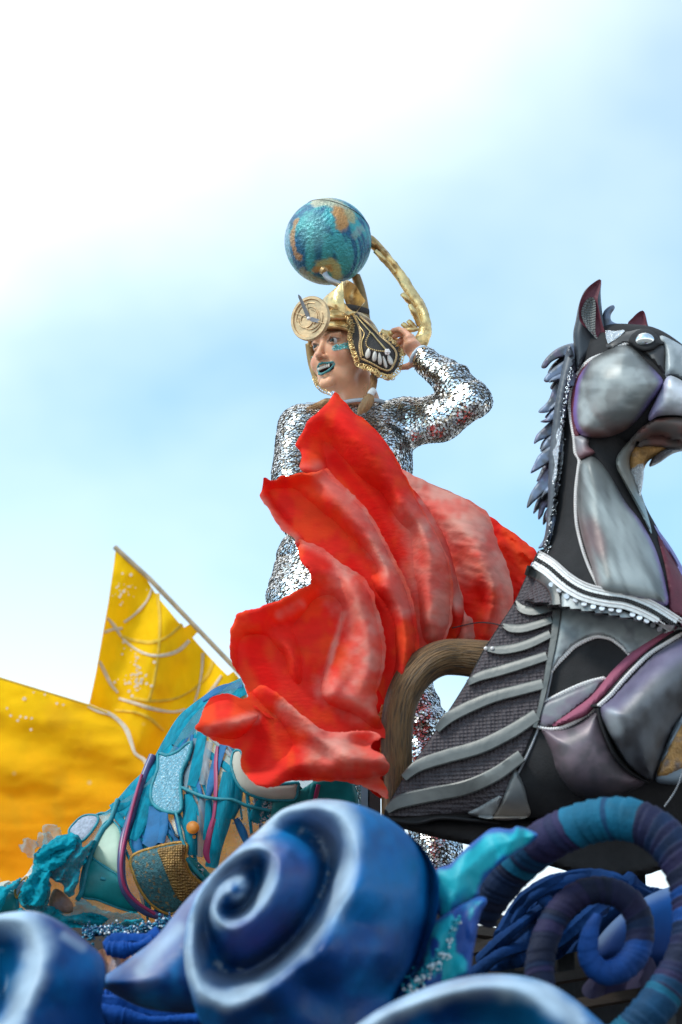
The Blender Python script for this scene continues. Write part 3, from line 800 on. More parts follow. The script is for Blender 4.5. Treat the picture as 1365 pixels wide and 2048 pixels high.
for j in range(sd):
    sk = s + 7 * math.sin(2 * math.pi * j / sd + 0.6)
    k = np.clip(np.searchsorted(edges, sk) - 1, 0, len(edges) - 2)
    f = (sk - edges[k]) / (edges[k + 1] - edges[k])
    bumpm[:, j] = 1 + 0.085 * (1 - f) - 0.045 + 0.03 * fbm(sk / 6, np.full(m_, j * 0.7), 3)
    for i in range(m_):
        x = q[i, 0]; y = q[i, 1]
        pk = pick[k[i]]
        st = sk[i]
        if st < 130: pk = [0, 5, 0][pk % 3]
        elif 165 < st < 190: pk = 2
        elif 190 < st < 262: pk = [4, 4, 1][pk % 3]
        elif 262 < st < 405: pk = 3 if (st + 20) % 90 > 10 else 2
        elif 405 < st < 760: pk = [1, 5, 4, 0, 6, 0, 1][pk]
        elif st > s[-1] - 230: pk = 6
        elif 1270 < y < 3000 and x > 1200 and y > 1985: pk = 3 if pk % 2 else 2
        elif st > s[-1] - 900: pk = [0, 1, 4, 5][pk % 4]
        col[i, j] = palette[pk]
Yc = q[:, 2] / 100
W, F = tube_mesh(P(q[:, 0], q[:, 1], Yc), q[:, 3] * mpp(Yc), sd, bump=bumpm)
t = thing('spiral_coil', 'thick spiral tendril wrapped in navy, teal and purple cloth at lower right', 'coil', (float(P(1235, 2085, 5.05)[0]), 5.05, 1.49))
mk('wrapped_tube', W, F, M['coil'], t, paint=np.vstack([col.reshape(-1, 3), col[0].mean(0)[None], col[-1].mean(0)[None]]), sharp=60)
pc = P(1235, 2085, 5.05)
mk('post', *beam((pc[0], 5.05, 1.49), (pc[0], 5.05, pc[2]), 0.05, 0.05), M['steel'], t)

# navy cloth swags behind the coil
ZC = lambda p: Q(880, 1600, .3553, p)
t = thing('navy_swag', 'dark navy twisted cloth swags hanging behind the inner coil', 'cloth swag', tuple(P(1150, 1890, 5.7)), 'cloth swags round the float')
for k, pts in enumerate(([(330, 760), (400, 640), (480, 540), (600, 465), (720, 430), (860, 420), (980, 440), (1080, 490), (1210, 560)], [(360, 800), (450, 640), (560, 520), (700, 470), (860, 450), (1000, 480)],
                         [(230, 900), (340, 800), (430, 720), (540, 640), (640, 560)], [(200, 985), (330, 880), (460, 830), (560, 780)],
                         [(560, 540), (640, 620), (610, 760), (500, 830)], [(1060, 450), (1140, 510), (1240, 545)], [(430, 900), (560, 860), (700, 780), (860, 640), (920, 600)])):
    pp = [(a, b, 5.62 + 0.05 * math.sin(i * 1.7 + k), rng.uniform(9, 15)) for i, (a, b) in enumerate(ZC(pts))]
    n = 44
    W, F = ptube(pp, 12, n, bump=1 + 0.35 * (rng.random((1, 12)) - 0.5) + 0.18 * (rng.random((n, 1)) - 0.5))
    mk('strand', W, F, M['navy'], t)
sw = ZC([(300, 820), (420, 720), (560, 600), (700, 560), (920, 590), (900, 680), (760, 800), (680, 890), (520, 930), (260, 960)])
relief('drape', sw, 5.68, lambda U, V, d: 0.05 * np.sin((U * .8 + V * .9) / 16) + .03 * fbm(U / 20, V / 20, 5), 0.01, M['navy'], t, step=6)
relief('drape', ZC([(800, 1060), (900, 960), (1060, 920), (1180, 880), (1220, 960), (1180, 1040), (980, 1080), (850, 1120)]), 5.4, lambda U, V, d: 0.05 * np.sin((U + V * .3) / 14), 0.01, M['violetcloth'], t, step=7)
relief('drape', [(1040, 1800), (1090, 1768), (1140, 1750), (1235, 1752), (1282, 1776), (1302, 1806), (1250, 1870), (1110, 1910), (1010, 1880), (1030, 1840)], 5.80, lambda U, V, d: .03 * np.sin((U + V) / 13), .01, M['navy'], t, step=7)

# cyan silk tied over the coil's foot
ZS = lambda p: Q(680, 1560, .5018, p)
t = thing('silk_wrap', 'bright turquoise and blue silk tied beside the big wave with bead strings', 'silk cloth', tuple(P(890, 1960, 5.05)), 'cloth swags round the float')
so1 = ZS([(400, 548), (372, 470), (384, 360), (440, 335), (500, 275), (560, 225), (610, 192), (680, 196), (712, 184), (788, 214), (770, 246), (720, 280), (660, 318), (600, 370), (562, 425), (552, 462), (500, 500), (440, 540)])
so2 = ZS([(405, 545), (470, 505), (550, 465), (588, 480), (560, 540), (545, 620), (530, 700), (520, 770), (470, 800), (400, 850), (300, 880), (236, 866), (270, 790), (325, 700), (345, 600)])
def silk_h(U, V, d):
    a = (U * .55 + V * .83)
    return 0.03 * np.sqrt(np.clip(d / 30, 0, 1)) + 0.012 * np.sin((U * .75 + V * .25) / 9 + 5 * fbm(U / 90, V / 90, 2)) + 0.010 * fbm(U / 40, V / 60, 6)
def silk_paint(U, V, d, h):
    k = ss(d + 18 * (fbm(U / 30, V / 30, 12) - .5), 3, 12)
    c = lerp((0.003, 0.09, 0.38), (0.003, 0.46, 0.54), k)
    return lerp(c, (0.006, 0.06, 0.30), ss(fbm(U / 28, V / 70, 40), .55, .62) * ss(V, 1770, 1830))
relief('cloth', so1, 5.02, silk_h, 0.02, M['silk'], t, silk_paint, step=4.5)
relief('cloth', so2, 4.98, silk_h, 0.02, M['silk'], t, silk_paint, step=4.5)
cen, cl, rr = [], [], []
for a, b, n, wd in (((255, 850), (420, 690), 130, 34), ((395, 760), (480, 540), 40, 8), ((430, 640), (460, 560), 24, 10)):
    for i in range(n):
        f = rng.random(); x = a[0] + (b[0] - a[0]) * f + rng.normal() * wd * .4; y = a[1] + (b[1] - a[1]) * f + rng.normal() * wd * .35
        px = ZS([(x, y)])[0]
        cen.append(P(px[0], px[1], 4.925 + rng.uniform(-.012, .012))); rr.append(rng.uniform(2.0, 4.2) * mpp(4.95))
        cl.append((0.75, 0.78, 0.8) if (x + rng.normal() * 18 > a[0] + (b[0] - a[0]) * f + 6) else (0.01, 0.30, 0.38))
W, F = balls(cen, rr)
mk('bead_string', W, F, M['tealbead'], t, paint=np.repeat(np.array(cl), 12, 0), kind='stuff', sharp=None)

# blue ruffles below the tail, garland
ZL = lambda p: Q(0, 1640, .3077, p)
t = thing('blue_ruffle', 'royal blue gathered cloth ruffle below the fish tail left of the spiral', 'cloth swag', tuple(P(300, 1980, 5.6)), 'cloth swags round the float')
for k, pts in enumerate(([(690, 830), (760, 790), (860, 770), (960, 780), (1040, 740)], [(700, 840), (800, 850), (900, 830), (1000, 790)], [(620, 1180), (760, 1200), (900, 1240), (1100, 1260), (1300, 1240)],
                         [(640, 1240), (800, 1280), (1000, 1310), (1300, 1300)], [(650, 1160), (720, 1150), (800, 1190)], [(600, 1300), (800, 1330), (1200, 1350)])):
    n = 40
    pp = [(a, b, 5.6 - .03 * k % .1, 13 + 4 * math.sin(i * 2.1)) for i, (a, b) in enumerate(ZL(pts))]
    W, F = ptube(pp, 12, n, bump=1 + .4 * (rng.random((1, 12)) - .5) + .2 * (rng.random((n, 1)) - .5))
    mk('ruffle', W, F, M['royal'], t)
t = tag(relief('brown_drape', ZL([(640, 850), (760, 830), (900, 850), (900, 960), (760, 1000), (660, 1010), (640, 930)]), 5.8, lambda U, V, d: .02 * np.sin(U / 7) + .02 * fbm(U / 12, V / 12, 3), 0.01, M['leaf'], step=5), 'crumpled brown and slate cloth scrap between the two blue waves', 'cloth scrap')
cen = []
for i in range(520):
    f = rng.random(); p0 = spl(np.array([(545, 735, 0), (700, 720, 0), (850, 725, 0), (1000, 700, 0), (1120, 650, 0)]), 60)[int(f * 59)]
    px = ZL([(p0[0] + rng.normal() * 8, p0[1] + rng.normal() * 24)])[0]
    cen.append(P(px[0], px[1], 5.9 + rng.normal() * .02))
W, F = balls(cen, rng.uniform(1.4, 3.6, len(cen)) * mpp(5.9))
cc = np.where(rng.random((len(cen), 1)) < .16, np.array([[.7, .75, .8]]), np.where(rng.random((len(cen), 1)) < .5, np.array([[.01, .18, .30]]), np.array([[.004, .07, .16]])))
core, cf = ptube([(a, b, 5.92, 9) for a, b in ZL([(545, 735), (700, 720), (850, 725), (1000, 700), (1120, 650)])], 8, 30)
t = thing('bead_garland', 'glittering teal bead garland lying under the fish tail', 'garland', tuple(P(270, 1865, 5.9)))
mk('core', core, cf, M['navy'], t)
mk('beads', W, F, M['tealbead'], t, paint=np.repeat(cc, 12, 0), kind='stuff', sharp=None)

# ------------------------------------------------------------------ horse figure
hb = P(1180, 1700, 5.95)
horse = thing('horse_figure', 'grey and black carousel style sea horse with silver eye, spiky mane and ribbed flank', 'horse sculpture', (hb[0], hb[1], 2.72))
GREY, LGREY, DGREY = (0.17, 0.175, 0.17), (0.34, 0.35, 0.34), (0.10, 0.10, 0.10)

# neck and head bodies
neck_s = [(1168, 690, 1290, 700, 5.86, .10), (1150, 740, 1285, 830, 5.86, .12), (1134, 800, 1272, 900, 5.86, .125), (1124, 870, 1268, 930, 5.86, .125), (1117, 930, 1276, 965, 5.86, .13), (1110, 1000, 1290, 1010, 5.86, .135),
          (1102, 1060, 1318, 1062, 5.85, .145), (1088, 1105, 1345, 1115, 5.84, .16), (1072, 1150, 1385, 1180, 5.83, .18), (1050, 1200, 1420, 1260, 5.82, .19)]
NW, NF = loft_mesh(neck_s, 60, 36); NF = flipcheck(NW, NF)
mk('neck', NW, NF, M['black'], horse)
head_s = [(1166, 715, 1160, 790, 5.84, .05), (1178, 672, 1172, 846, 5.83, .11), (1215, 650, 1208, 882, 5.82, .14), (1262, 648, 1262, 888, 5.80, .145), (1310, 656, 1312, 868, 5.78, .135), (1360, 686, 1358, 880, 5.76, .115), (1420, 740, 1405, 880, 5.74, .10), (1480, 795, 1455, 885, 5.73, .085), (1520, 840, 1490, 880, 5.72, .05)]
HW, HF = loft_mesh(head_s, 56, 36); HF = flipcheck(HW, HF)
mk('head', HW, HF, M['black'], horse)

# torso shell
tor_o = [(1085, 1098), (1062, 1132), (1030, 1202), (998, 1252), (966, 1302), (932, 1366), (872, 1460), (806, 1558), (768, 1630), (790, 1648), (860, 1640), (960, 1634), (1060, 1636), (1180, 1646), (1330, 1650), (1480, 1600), (1540, 1480), (1520, 1340), (1470, 1262), (1380, 1200), (1300, 1180), (1200, 1150), (1140, 1120)]
th_f = tps([[(1085, 1098, .0), (1062, 1132, .0), (966, 1302, .02), (872, 1460, .02), (768, 1630, .0)], [(1140, 1150, .07), (1120, 1250, .09), (1090, 1380, .10), (1050, 1500, .09), (1010, 1600, .06)],
            [(1250, 1210, .10), (1230, 1320, .13), (1190, 1420, .15), (1150, 1540, .13), (1120, 1630, .04)], [(1400, 1280, .10), (1380, 1400, .12), (1360, 1550, .08)], [(790, 1648, .0), (960, 1634, .0), (1180, 1646, .02), (1330, 1650, .02)],
            [(1500, 1350, .0), (1500, 1550, .0)]], .01)
def torY(U, V):
    return 5.86 - th_f(U, V)
TW, TF, tu, tv, td, thh = relief_mesh(tor_o, 5.86, lambda U, V, d: th_f(U, V), lambda U, V, d: 0.02 + 0.34 * np.sqrt(np.clip(d / 160, 0, 1)), 9)
TF = [f for f in TF]
mk('torso', TW, TF, M['black'], horse, sharp=50)
AW, AF = join((NW, NF), (HW, HF), (TW, TF))
HB = BVHTree.FromPolygons([Vector(x) for x in AW], [f[:3] if len(f) == 3 else f for f in AF])
CAM = Vector((0, 0, CZ))
def horY(U, V):
    U = np.asarray(U, float); V = np.asarray(V, float); o = np.empty(U.shape).ravel()
    pts = P(U.ravel(), V.ravel(), np.full(U.size, 5.8))
    for i, p in enumerate(pts):
        r = HB.ray_cast(CAM, (Vector(p) - CAM).normalized())
        if r[0] is not None: o[i] = r[0].y
        else: o[i] = HB.find_nearest(Vector(p))[0].y
    return o.reshape(U.shape)

def plate(name, o, b, Rr, paint, m='horse', step=5, sink=0.02, parent=None, smooth=True, Yf=horY, lift=0.0, **kw):
    bf = bulge(b, Rr)
    return relief(name, o, Yf, lambda U, V, d: bf(U, V, d) + lift, sink, M[m], parent or horse, paint, step=step, smooth=smooth, **kw)
def streak(a, b, sx, sy, s):
    return lambda U, V: lerp(a, b, ss(fbm(U / sx, V / sy, s), .32, .68))

# --- cheek
chk = [(1150, 778), (1158, 752), (1180, 722), (1208, 704), (1245, 690), (1268, 698), (1292, 722), (1312, 742), (1326, 760), (1322, 778), (1306, 800), (1282, 832), (1255, 858), (1225, 872), (1200, 876), (1172, 874), (1155, 862), (1146, 830)]
def chk_p(U, V, d, h):
    c = lerp(GREY, LGREY, ss(fbm(U / 45, V / 22, 3), .3, .7))
    c = lerp(c, (0.17, 0.16, .155), .6 * ss(fbm(U / 26, V / 30, 8), .5, .75))
    c = lerp(c, (.035, .033, .033), .75 * (1 - ss(d + 6 * (fbm(U / 12, V / 12, 33) - .5), 1, 20)))
    k = ss(V + (U - 1180) * .12 + 14 * (fbm(U / 14, V / 14, 4) - .5), 842, 872); c = lerp(c, (0.17, 0.05, 0.04), .55 * k)
    k = (1 - ss(d, 3, 13)) * ss(U + V * .3, 1180 + 330, 1500 + 60); c = lerp(c, (0.22, 0.16, 0.42), .75 * np.clip(k, 0, 1))
    k = (1 - ss(d, 4, 12)) * (1 - ss(U, 1152, 1185)); c = lerp(c, (0.24, 0.13, 0.40), .9 * k)
    return c
plate('cheek', chk, 0.075, 62, chk_p, lift=.006)
plate('cheek_lining', [(1142, 790), (1150, 758), (1170, 730), (1196, 710), (1206, 712), (1184, 735), (1164, 765), (1156, 800), (1152, 840), (1160, 870), (1150, 872), (1143, 840)], .01, 8, None, 'burgundy', step=4, lift=.004)
# --- muzzle plates (nose, jaw)
plate('nose_plate', [(1333, 756), (1346, 752), (1380, 770), (1430, 800), (1470, 830), (1470, 868), (1420, 850), (1365, 832), (1320, 832), (1300, 842), (1298, 830), (1312, 800), (1322, 780)], .035, 30,
      lambda U, V, d, h: lerp(lerp((.42, .42, .44), (.62, .62, .66), ss(fbm(U / 20, V / 12, 5), .3, .7)), (.30, .24, .48), .7 * (1 - ss(U - (V - 760) * -.2 + 10 * (fbm(U / 8, V / 8, 2) - .5), 1320, 1345))), step=5, lift=.02)
plate('jaw_plate', [(1262, 878), (1290, 850), (1320, 836), (1370, 836), (1430, 852), (1470, 870), (1450, 886), (1400, 894), (1350, 898), (1320, 894), (1290, 894), (1262, 908), (1248, 918), (1252, 896)], .03, 26,
      lambda U, V, d, h: lerp(lerp((.13, .10, .09), (.20, .09, .075), ss(fbm(U / 30, V / 14, 6), .35, .65)), (.30, .30, .30), .5 * (1 - ss(U, 1250, 1290))), step=5, lift=.015)
plate('forehead_plate', [(1320, 672), (1345, 680), (1400, 715), (1460, 770), (1480, 810), (1430, 790), (1380, 766), (1346, 750), (1331, 752), (1331, 700)], .02, 20,
      lambda U, V, d, h: lerp((.24, .26, .27), (.36, .38, .39), ss(fbm(U / 12, V / 30, 6), .35, .65)), step=5, lift=.006)
plate('brow_plate', [(1212, 690), (1238, 668), (1262, 662), (1282, 658), (1300, 662), (1330, 690), (1331, 720), (1331, 752), (1318, 736), (1290, 706), (1270, 694), (1250, 688), (1226, 698)], .012, 12, (.045, .04, .04), step=5, lift=.003)
# eye with lids
eo = [(1256, 682), (1264, 668), (1280, 659), (1298, 658), (1312, 668), (1322, 680), (1334, 686), (1320, 692), (1306, 701), (1290, 704), (1274, 698), (1264, 690)]
plate('eyelid', eo, .022, 11, None, 'black', step=3, lift=.008)
eyeC = P(1290, 681, float(horY(np.array([1290.]), np.array([681.]))[0]) - .030)
a = np.linspace(0, 2 * np.pi, 28, endpoint=False)
ev, ef = ico(.029, 3)
ev = np.array(ev) * np.array([.84, .72, .66]) + eyeC
mk('eye', ev, ef, M['chrome'], horse, sharp=None)
# pearl cord round the cheek, down the neck
def cord(path, name='braid_trim', rp=3.1, gap=4.2, Yf=horY, m='pearl', parent=None, lift=.9):
    W1, F1 = strip_mesh([(a, b, rp * 1.5) for a, b in path], Yf, 0.005)
    W2, F2 = beads_on(path, Yf, rp, gap, lift)
    # two interleaved rows make the plait
    W3, F3 = beads_on([(a + rp * .8, b + rp * .4) for a, b in path], Yf, rp * .8, gap * 1.1, lift)
    W, F = join((W1, F1), (W2, F2), (W3, F3))
    return mk(name, W, F, M[m], parent or horse, sharp=80)
cord([(1254, 686), (1238, 692), (1216, 704), (1190, 714), (1176, 722), (1158, 742), (1146, 768), (1139, 800), (1140, 830), (1144, 856), (1148, 880), (1150, 905), (1158, 920), (1156, 940), (1151, 985), (1152, 1040), (1161, 1085), (1176, 1130), (1196, 1172)], rp=3.2, gap=4.4)

# --- neck muscles
def nk_p(U, V, d, h):
    c = lerp((.14, .145, .14), (.36, .38, .37), ss(fbm((U - V * .35) / 24, V / 120, 13), .3, .7))
    c = lerp(c, (.04, .038, .038), .6 * (1 - ss(d + 5 * (fbm(U / 12, V / 12, 34) - .5), 1, 13)))
    k = (1 - ss(np.hypot((U - 1190 - (V - 1070) * .3) / 26, (V - 1075) / 60), .35, 1)); c = lerp(c, (.15, .07, .07), .75 * k)
    c = lerp(c, (.28, .18, .18), .5 * (1 - ss(U - (V - 1030) * .28 - 1150, 4, 22)) * ss(V, 1000, 1050))
    return lerp(c, (.26, .17, .42), .8 * (1 - ss(d, 2, 9)) * ss(U, 1225, 1300))
nko = [(1160, 928), (1174, 915), (1186, 912), (1206, 930), (1226, 960), (1252, 1005), (1280, 1040), (1308, 1090), (1322, 1130), (1332, 1170), (1336, 1210), (1300, 1205), (1250, 1195), (1200, 1180), (1182, 1130), (1166, 1080), (1156, 1030), (1155, 980)]
plate('neck_plate', nko, .06, 44, nk_p, lift=.004, step=6)
plate('jaw_hinge', [(1150, 872), (1176, 876), (1178, 892), (1190, 906), (1160, 918), (1152, 895)], .02, 14, lambda U, V, d, h: lerp((.26, .24, .25), (.16, .07, .08), ss(U + V, 2040, 2085)), step=4, lift=.004)
# throat blade and glitter patch
plate('throat_plate', [(1262, 880), (1246, 896), (1234, 915), (1234, 935), (1246, 960), (1262, 990), (1284, 1030), (1304, 1068), (1296, 1030), (1284, 990), (1272, 962), (1262, 940), (1260, 915), (1270, 894)], .025, 12,
      lambda U, V, d, h: lerp((.20, .19, .17), (.28, .38, .40), ss(V, 960, 1030)), step=4, lift=.012)
ob = [(1256, 932), (1260, 900), (1276, 884), (1320, 884), (1350, 886), (1322, 908), (1296, 924), (1286, 950), (1282, 985), (1276, 970), (1268, 955)]
relief('throat_glitter', ob, lambda U, V: np.full(np.shape(U), 5.80), bulge(.03, 14), .10, M['ochre'], horse, step=4)
relief('throat_sequins', [(1262, 940), (1272, 930), (1286, 925), (1288, 950), (1283, 985), (1278, 1002), (1272, 975), (1265, 955)], 5.775, bulge(.01, 8), .03, M['silverglit'], horse, step=4)
relief('chin', [(1300, 925), (1312, 908), (1340, 893), (1400, 886), (1480, 876), (1470, 892), (1400, 898), (1350, 906), (1318, 926), (1300, 934)], 5.80, bulge(.04, 14), .12, M['horse'], horse,
       lambda U, V, d, h: lerp((.10, .09, .10), (.22, .24, .28), ss(V, 912, 895)), step=5)
# right chest edge: burgundy and violet bands along the front of the neck
plate('chest_band', [(1316, 1072), (1328, 1080), (1345, 1110), (1372, 1160), (1410, 1230), (1380, 1235), (1342, 1222), (1338, 1180), (1330, 1130)], .012, 10, None, 'burgundy', step=5, lift=.004)
plate('chest_edge', [(1308, 1050), (1322, 1066), (1345, 1098), (1372, 1145), (1420, 1225), (1412, 1236), (1380, 1180), (1352, 1128), (1330, 1092)], .014, 6, (.22, .20, .44), 'horse', step=5, lift=.008)

# --- ears, forelock
def ear(o, inner, meshp, Y, back_o, gr):
    e = relief('ear', back_o, Y + .015, bulge(.03, 16), .05, M['horse'], horse, (.035, .04, .05), step=4)
    relief('ear_lining', inner, Y - .042, lambda U, V, d: -.010 * np.clip(d / 8, 0, 1), .05, M['burgundy'], e, step=4)
    if meshp: relief('ear_grille', meshp, Y - .044, lambda U, V, d: -.010 * np.clip(d / 9, 0, 1), .012, M['earmesh'], e, step=3)
ear(0, [(1158, 632), (1160, 605), (1170, 584), (1184, 568), (1202, 559), (1201, 575), (1196, 600), (1200, 625), (1206, 650), (1217, 684), (1211, 692), (1190, 670), (1172, 655), (1162, 645)],
    [(1163, 628), (1168, 608), (1178, 596), (1188, 596), (1192, 612), (1191, 645), (1192, 668), (1200, 684), (1186, 670), (1172, 652)], 5.80,
    [(1148, 690), (1147, 665), (1152, 640), (1158, 610), (1168, 584), (1184, 568), (1202, 559), (1202, 590), (1207, 640), (1217, 684), (1210, 696), (1190, 706), (1168, 726), (1154, 742)], 0)
ear(0, [(1256, 648), (1266, 635), (1278, 624), (1288, 622), (1293, 640), (1294, 656), (1276, 656)], None, 5.98, [(1256, 648), (1266, 635), (1278, 624), (1288, 622), (1294, 640), (1296, 662), (1270, 662)], 0)
MB = lambda U, V, d, h: lerp(lerp((.09, .095, .11), (.16, .20, .29), ss(fbm(U / 16, V / 16, 3), .35, .7)), (.14, .08, .16), .5 * ss(fbm(U / 12, V / 18, 9), .55, .75))
relief('forelock', [(1207, 648), (1206, 628), (1214, 616), (1226, 610), (1230, 616), (1222, 630), (1224, 642), (1240, 648), (1262, 648), (1280, 655), (1262, 662), (1235, 668), (1218, 668), (1210, 660)], 5.84, bulge(.012, 8), .05, M['mane'], horse, MB, step=3)
relief('crown_glitter', [(1212, 662), (1230, 662), (1250, 660), (1240, 672), (1222, 684), (1216, 686)], lambda U, V: horY(U, V), lambda U, V, d: .012 + .004 * fbm(U / 3, V / 3, 1), .02, M['silverglit'], horse, step=3)

# --- mane locks (left of the neck), each a curved blade
locks = [[(1146, 690), (1118, 696), (1096, 712), (1084, 731), (1092, 734), (1104, 722), (1124, 714), (1140, 718), (1150, 712)],
         [(1140, 716), (1118, 728), (1100, 742), (1089, 757), (1096, 762), (1112, 752), (1132, 748), (1150, 740), (1150, 720)],
         [(1136, 744), (1116, 750), (1104, 756), (1097, 764), (1104, 764), (1122, 760), (1134, 772), (1146, 770), (1148, 750)],
         [(1124, 760), (1106, 776), (1096, 800), (1078, 820), (1096, 821), (1110, 808), (1124, 800), (1132, 790), (1134, 772)],
         [(1128, 780), (1112, 800), (1100, 812), (1095, 822), (1108, 816), (1122, 808), (1132, 810), (1134, 792)],
         [(1122, 812), (1104, 822), (1092, 836), (1081, 842), (1094, 844), (1110, 838), (1124, 838), (1128, 822)],
         [(1120, 836), (1100, 844), (1084, 858), (1073, 870), (1069, 885), (1078, 880), (1094, 873), (1112, 866), (1124, 856), (1126, 842)],
         [(1118, 864), (1100, 872), (1088, 884), (1081, 901), (1092, 897), (1108, 890), (1120, 886), (1124, 870)],
         [(1112, 888), (1092, 898), (1076, 912), (1068, 928), (1062, 943), (1074, 938), (1090, 928), (1106, 918), (1118, 908), (1120, 892)],
         [(1106, 905), (1092, 914), (1086, 926), (1100, 926), (1112, 918), (1114, 908)],
         [(1112, 922), (1090, 940), (1074, 966), (1062, 985), (1055, 1011), (1068, 1000), (1084, 986), (1098, 978), (1112, 968), (1118, 944)],
         [(1112, 966), (1096, 972), (1086, 984), (1082, 996), (1096, 986), (1108, 990), (1114, 978)],
         [(1106, 985), (1090, 996), (1078, 1014), (1076, 1036), (1084, 1028), (1090, 1014), (1104, 1010), (1112, 996)],
         [(1104, 1008), (1094, 1018), (1089, 1034), (1098, 1050), (1104, 1030), (1110, 1014)],
         [(1104, 1030), (1092, 1050), (1086, 1076), (1076, 1093), (1088, 1090), (1098, 1082), (1104, 1060), (1108, 1040)]]
for k, lo in enumerate(locks):
    lo = np.array(lo, float); lo = (lo - lo.mean(0)) * 1.13 + lo.mean(0) + (3, 0)
    relief('mane_lock', lo, 5.85 - .014 * (k % 3), bulge(.010, 5), .045, M['mane'], horse, MB, step=3.2)
for k, lo in enumerate(locks[:-1]):
    lo = np.array(lo, float); lo = (lo - lo.mean(0)) * (.92, .98) + lo.mean(0) + (9, 15 + 3 * (k % 3))
    relief('mane_lock', lo, 5.895 - .01 * (k % 2), bulge(.010, 5), .035, M['mane'], horse, MB, step=3.6)
plate('mane_root', [(1138, 690), (1124, 740), (1112, 800), (1104, 860), (1098, 930), (1096, 1000), (1092, 1060), (1086, 1092), (1096, 1096), (1108, 1030), (1120, 950), (1126, 880), (1130, 800), (1142, 745), (1150, 720)], .01, 8, (.07, .075, .09), 'mane', step=5, lift=.012)
plate('mane_glitter', [(1118, 850), (1124, 868), (1127, 890), (1124, 920), (1116, 950), (1108, 975), (1106, 982), (1103, 960), (1108, 930), (1104, 905), (1112, 885), (1110, 872)], .006, 6, None, 'silverglit', step=3, lift=.018)
gl = []
for i in range(420):
    f = rng.random(); vv_ = 735 + f * 370; uu = np.interp(vv_, [735, 800, 860, 930, 1000, 1060, 1105], [1143, 1132, 1124, 1122, 1110, 1103, 1092]) + rng.normal() * 2.6
    gl.append((uu, vv_))
gl = np.array(gl); gy = horY(gl[:, 0], gl[:, 1]) - .02
W, F = balls(P(gl[:, 0], gl[:, 1], gy), rng.uniform(1, 2.1, len(gl)) * mpp(5.8))
mk('mane_sequins', W, F, M['silverglit'], horse, kind='stuff', sharp=None)

# --- ribbed flank panel
mesh_o = [(1066, 1140), (1058, 1146), (1031, 1203), (1000, 1252), (968, 1304), (934, 1366), (874, 1460), (808, 1556), (776, 1622), (800, 1634), (880, 1628), (990, 1618), (1024, 1560), (1052, 1495), (1074, 1440), (1090, 1370), (1104, 1300), (1110, 1230), (1100, 1180), (1084, 1150)]
plate('mesh_panel', mesh_o, .004, 10, None, 'mesh', step=7, lift=.004, sharp=60)
bandw = [(1052, 1140, 20), (1076, 1148, 24), (1098, 1166, 22), (1110, 1190, 20), (1114, 1225, 17), (1108, 1275, 15), (1100, 1320, 13), (1092, 1365, 12), (1082, 1410, 10), (1070, 1455, 9)]
W, F = strip_mesh(bandw, horY, .022, prof='flat', n=50)
mk('spine_band', W, F, M['rib'], horse, sharp=40)
cordp = [(1100, 1165), (1117, 1190), (1121, 1225), (1117, 1275), (1109, 1320), (1100, 1365), (1090, 1410), (1078, 1455), (1060, 1500), (1040, 1540), (1020, 1580)]
W, F = beads_on(cordp, horY, 3.2, 3.4, .6)
mk('spine_cord', W, F, M['pewter'], horse, sharp=None, kind='stuff')
ribs = [[(1031, 1203, 8), (1042, 1216, 17), (1060, 1222, 18), (1080, 1221, 17), (1106, 1214, 15)],
        [(1006, 1250, 8), (1020, 1256, 17), (1042, 1257, 18), (1066, 1252, 17), (1104, 1240, 15)],
        [(974, 1298, 10), (1000, 1300, 18), (1030, 1296, 19), (1060, 1287, 19), (1101, 1268, 17)],
        [(936, 1366, 12), (960, 1353, 19), (995, 1343, 21), (1035, 1331, 21), (1094, 1312, 19)],
        [(874, 1460, 14), (898, 1436, 23), (940, 1413, 25), (990, 1393, 24), (1040, 1380, 23), (1086, 1368, 22)],
        [(808, 1556, 16), (838, 1532, 25), (890, 1514, 28), (960, 1494, 29), (1020, 1465, 28), (1074, 1430, 26)],
        [(775, 1622, 14), (800, 1604, 28), (860, 1590, 30), (930, 1576, 30), (990, 1550, 29), (1044, 1512, 26)]]
for r in ribs:
    W, F = strip_mesh(r, lambda U, V: horY(U, V) - .003, .02, prof='flat', n=40)
    mk('rib', W, F, M['rib'], horse, sharp=35)
def seam_plate(o, p, b=.012, Rr=10, m='horse', lift=.006, step=5, name='panel', **k):
    return plate(name, o, b, Rr, p, m, step, lift=lift, **k)
seam_plate([(936, 1626), (960, 1612), (1003, 1589), (1000, 1605), (986, 1636), (950, 1632)], lambda U, V, d, h: lerp((.22, .22, .22), (.36, .36, .36), ss(fbm(U / 15, V / 15, 4), .3, .7)), name='tail_plate')
seam_plate([(1030, 1538), (1046, 1566), (1055, 1600), (1057, 1634), (988, 1638), (1004, 1604), (1016, 1570)], lambda U, V, d, h: lerp((.14, .14, .14), (.24, .20, .17), ss(V, 1590, 1630)), name='tail_plate')
for u in (972, 985):
    p = P(u, 1297, 0.0 + float(horY(np.array([u * 1.0]), np.array([1297.]))[0]) - .024)
    mk('rivet', *balls([p], 4.2 * mpp(5.8), ICO1), M['pearl'], horse, sharp=None)

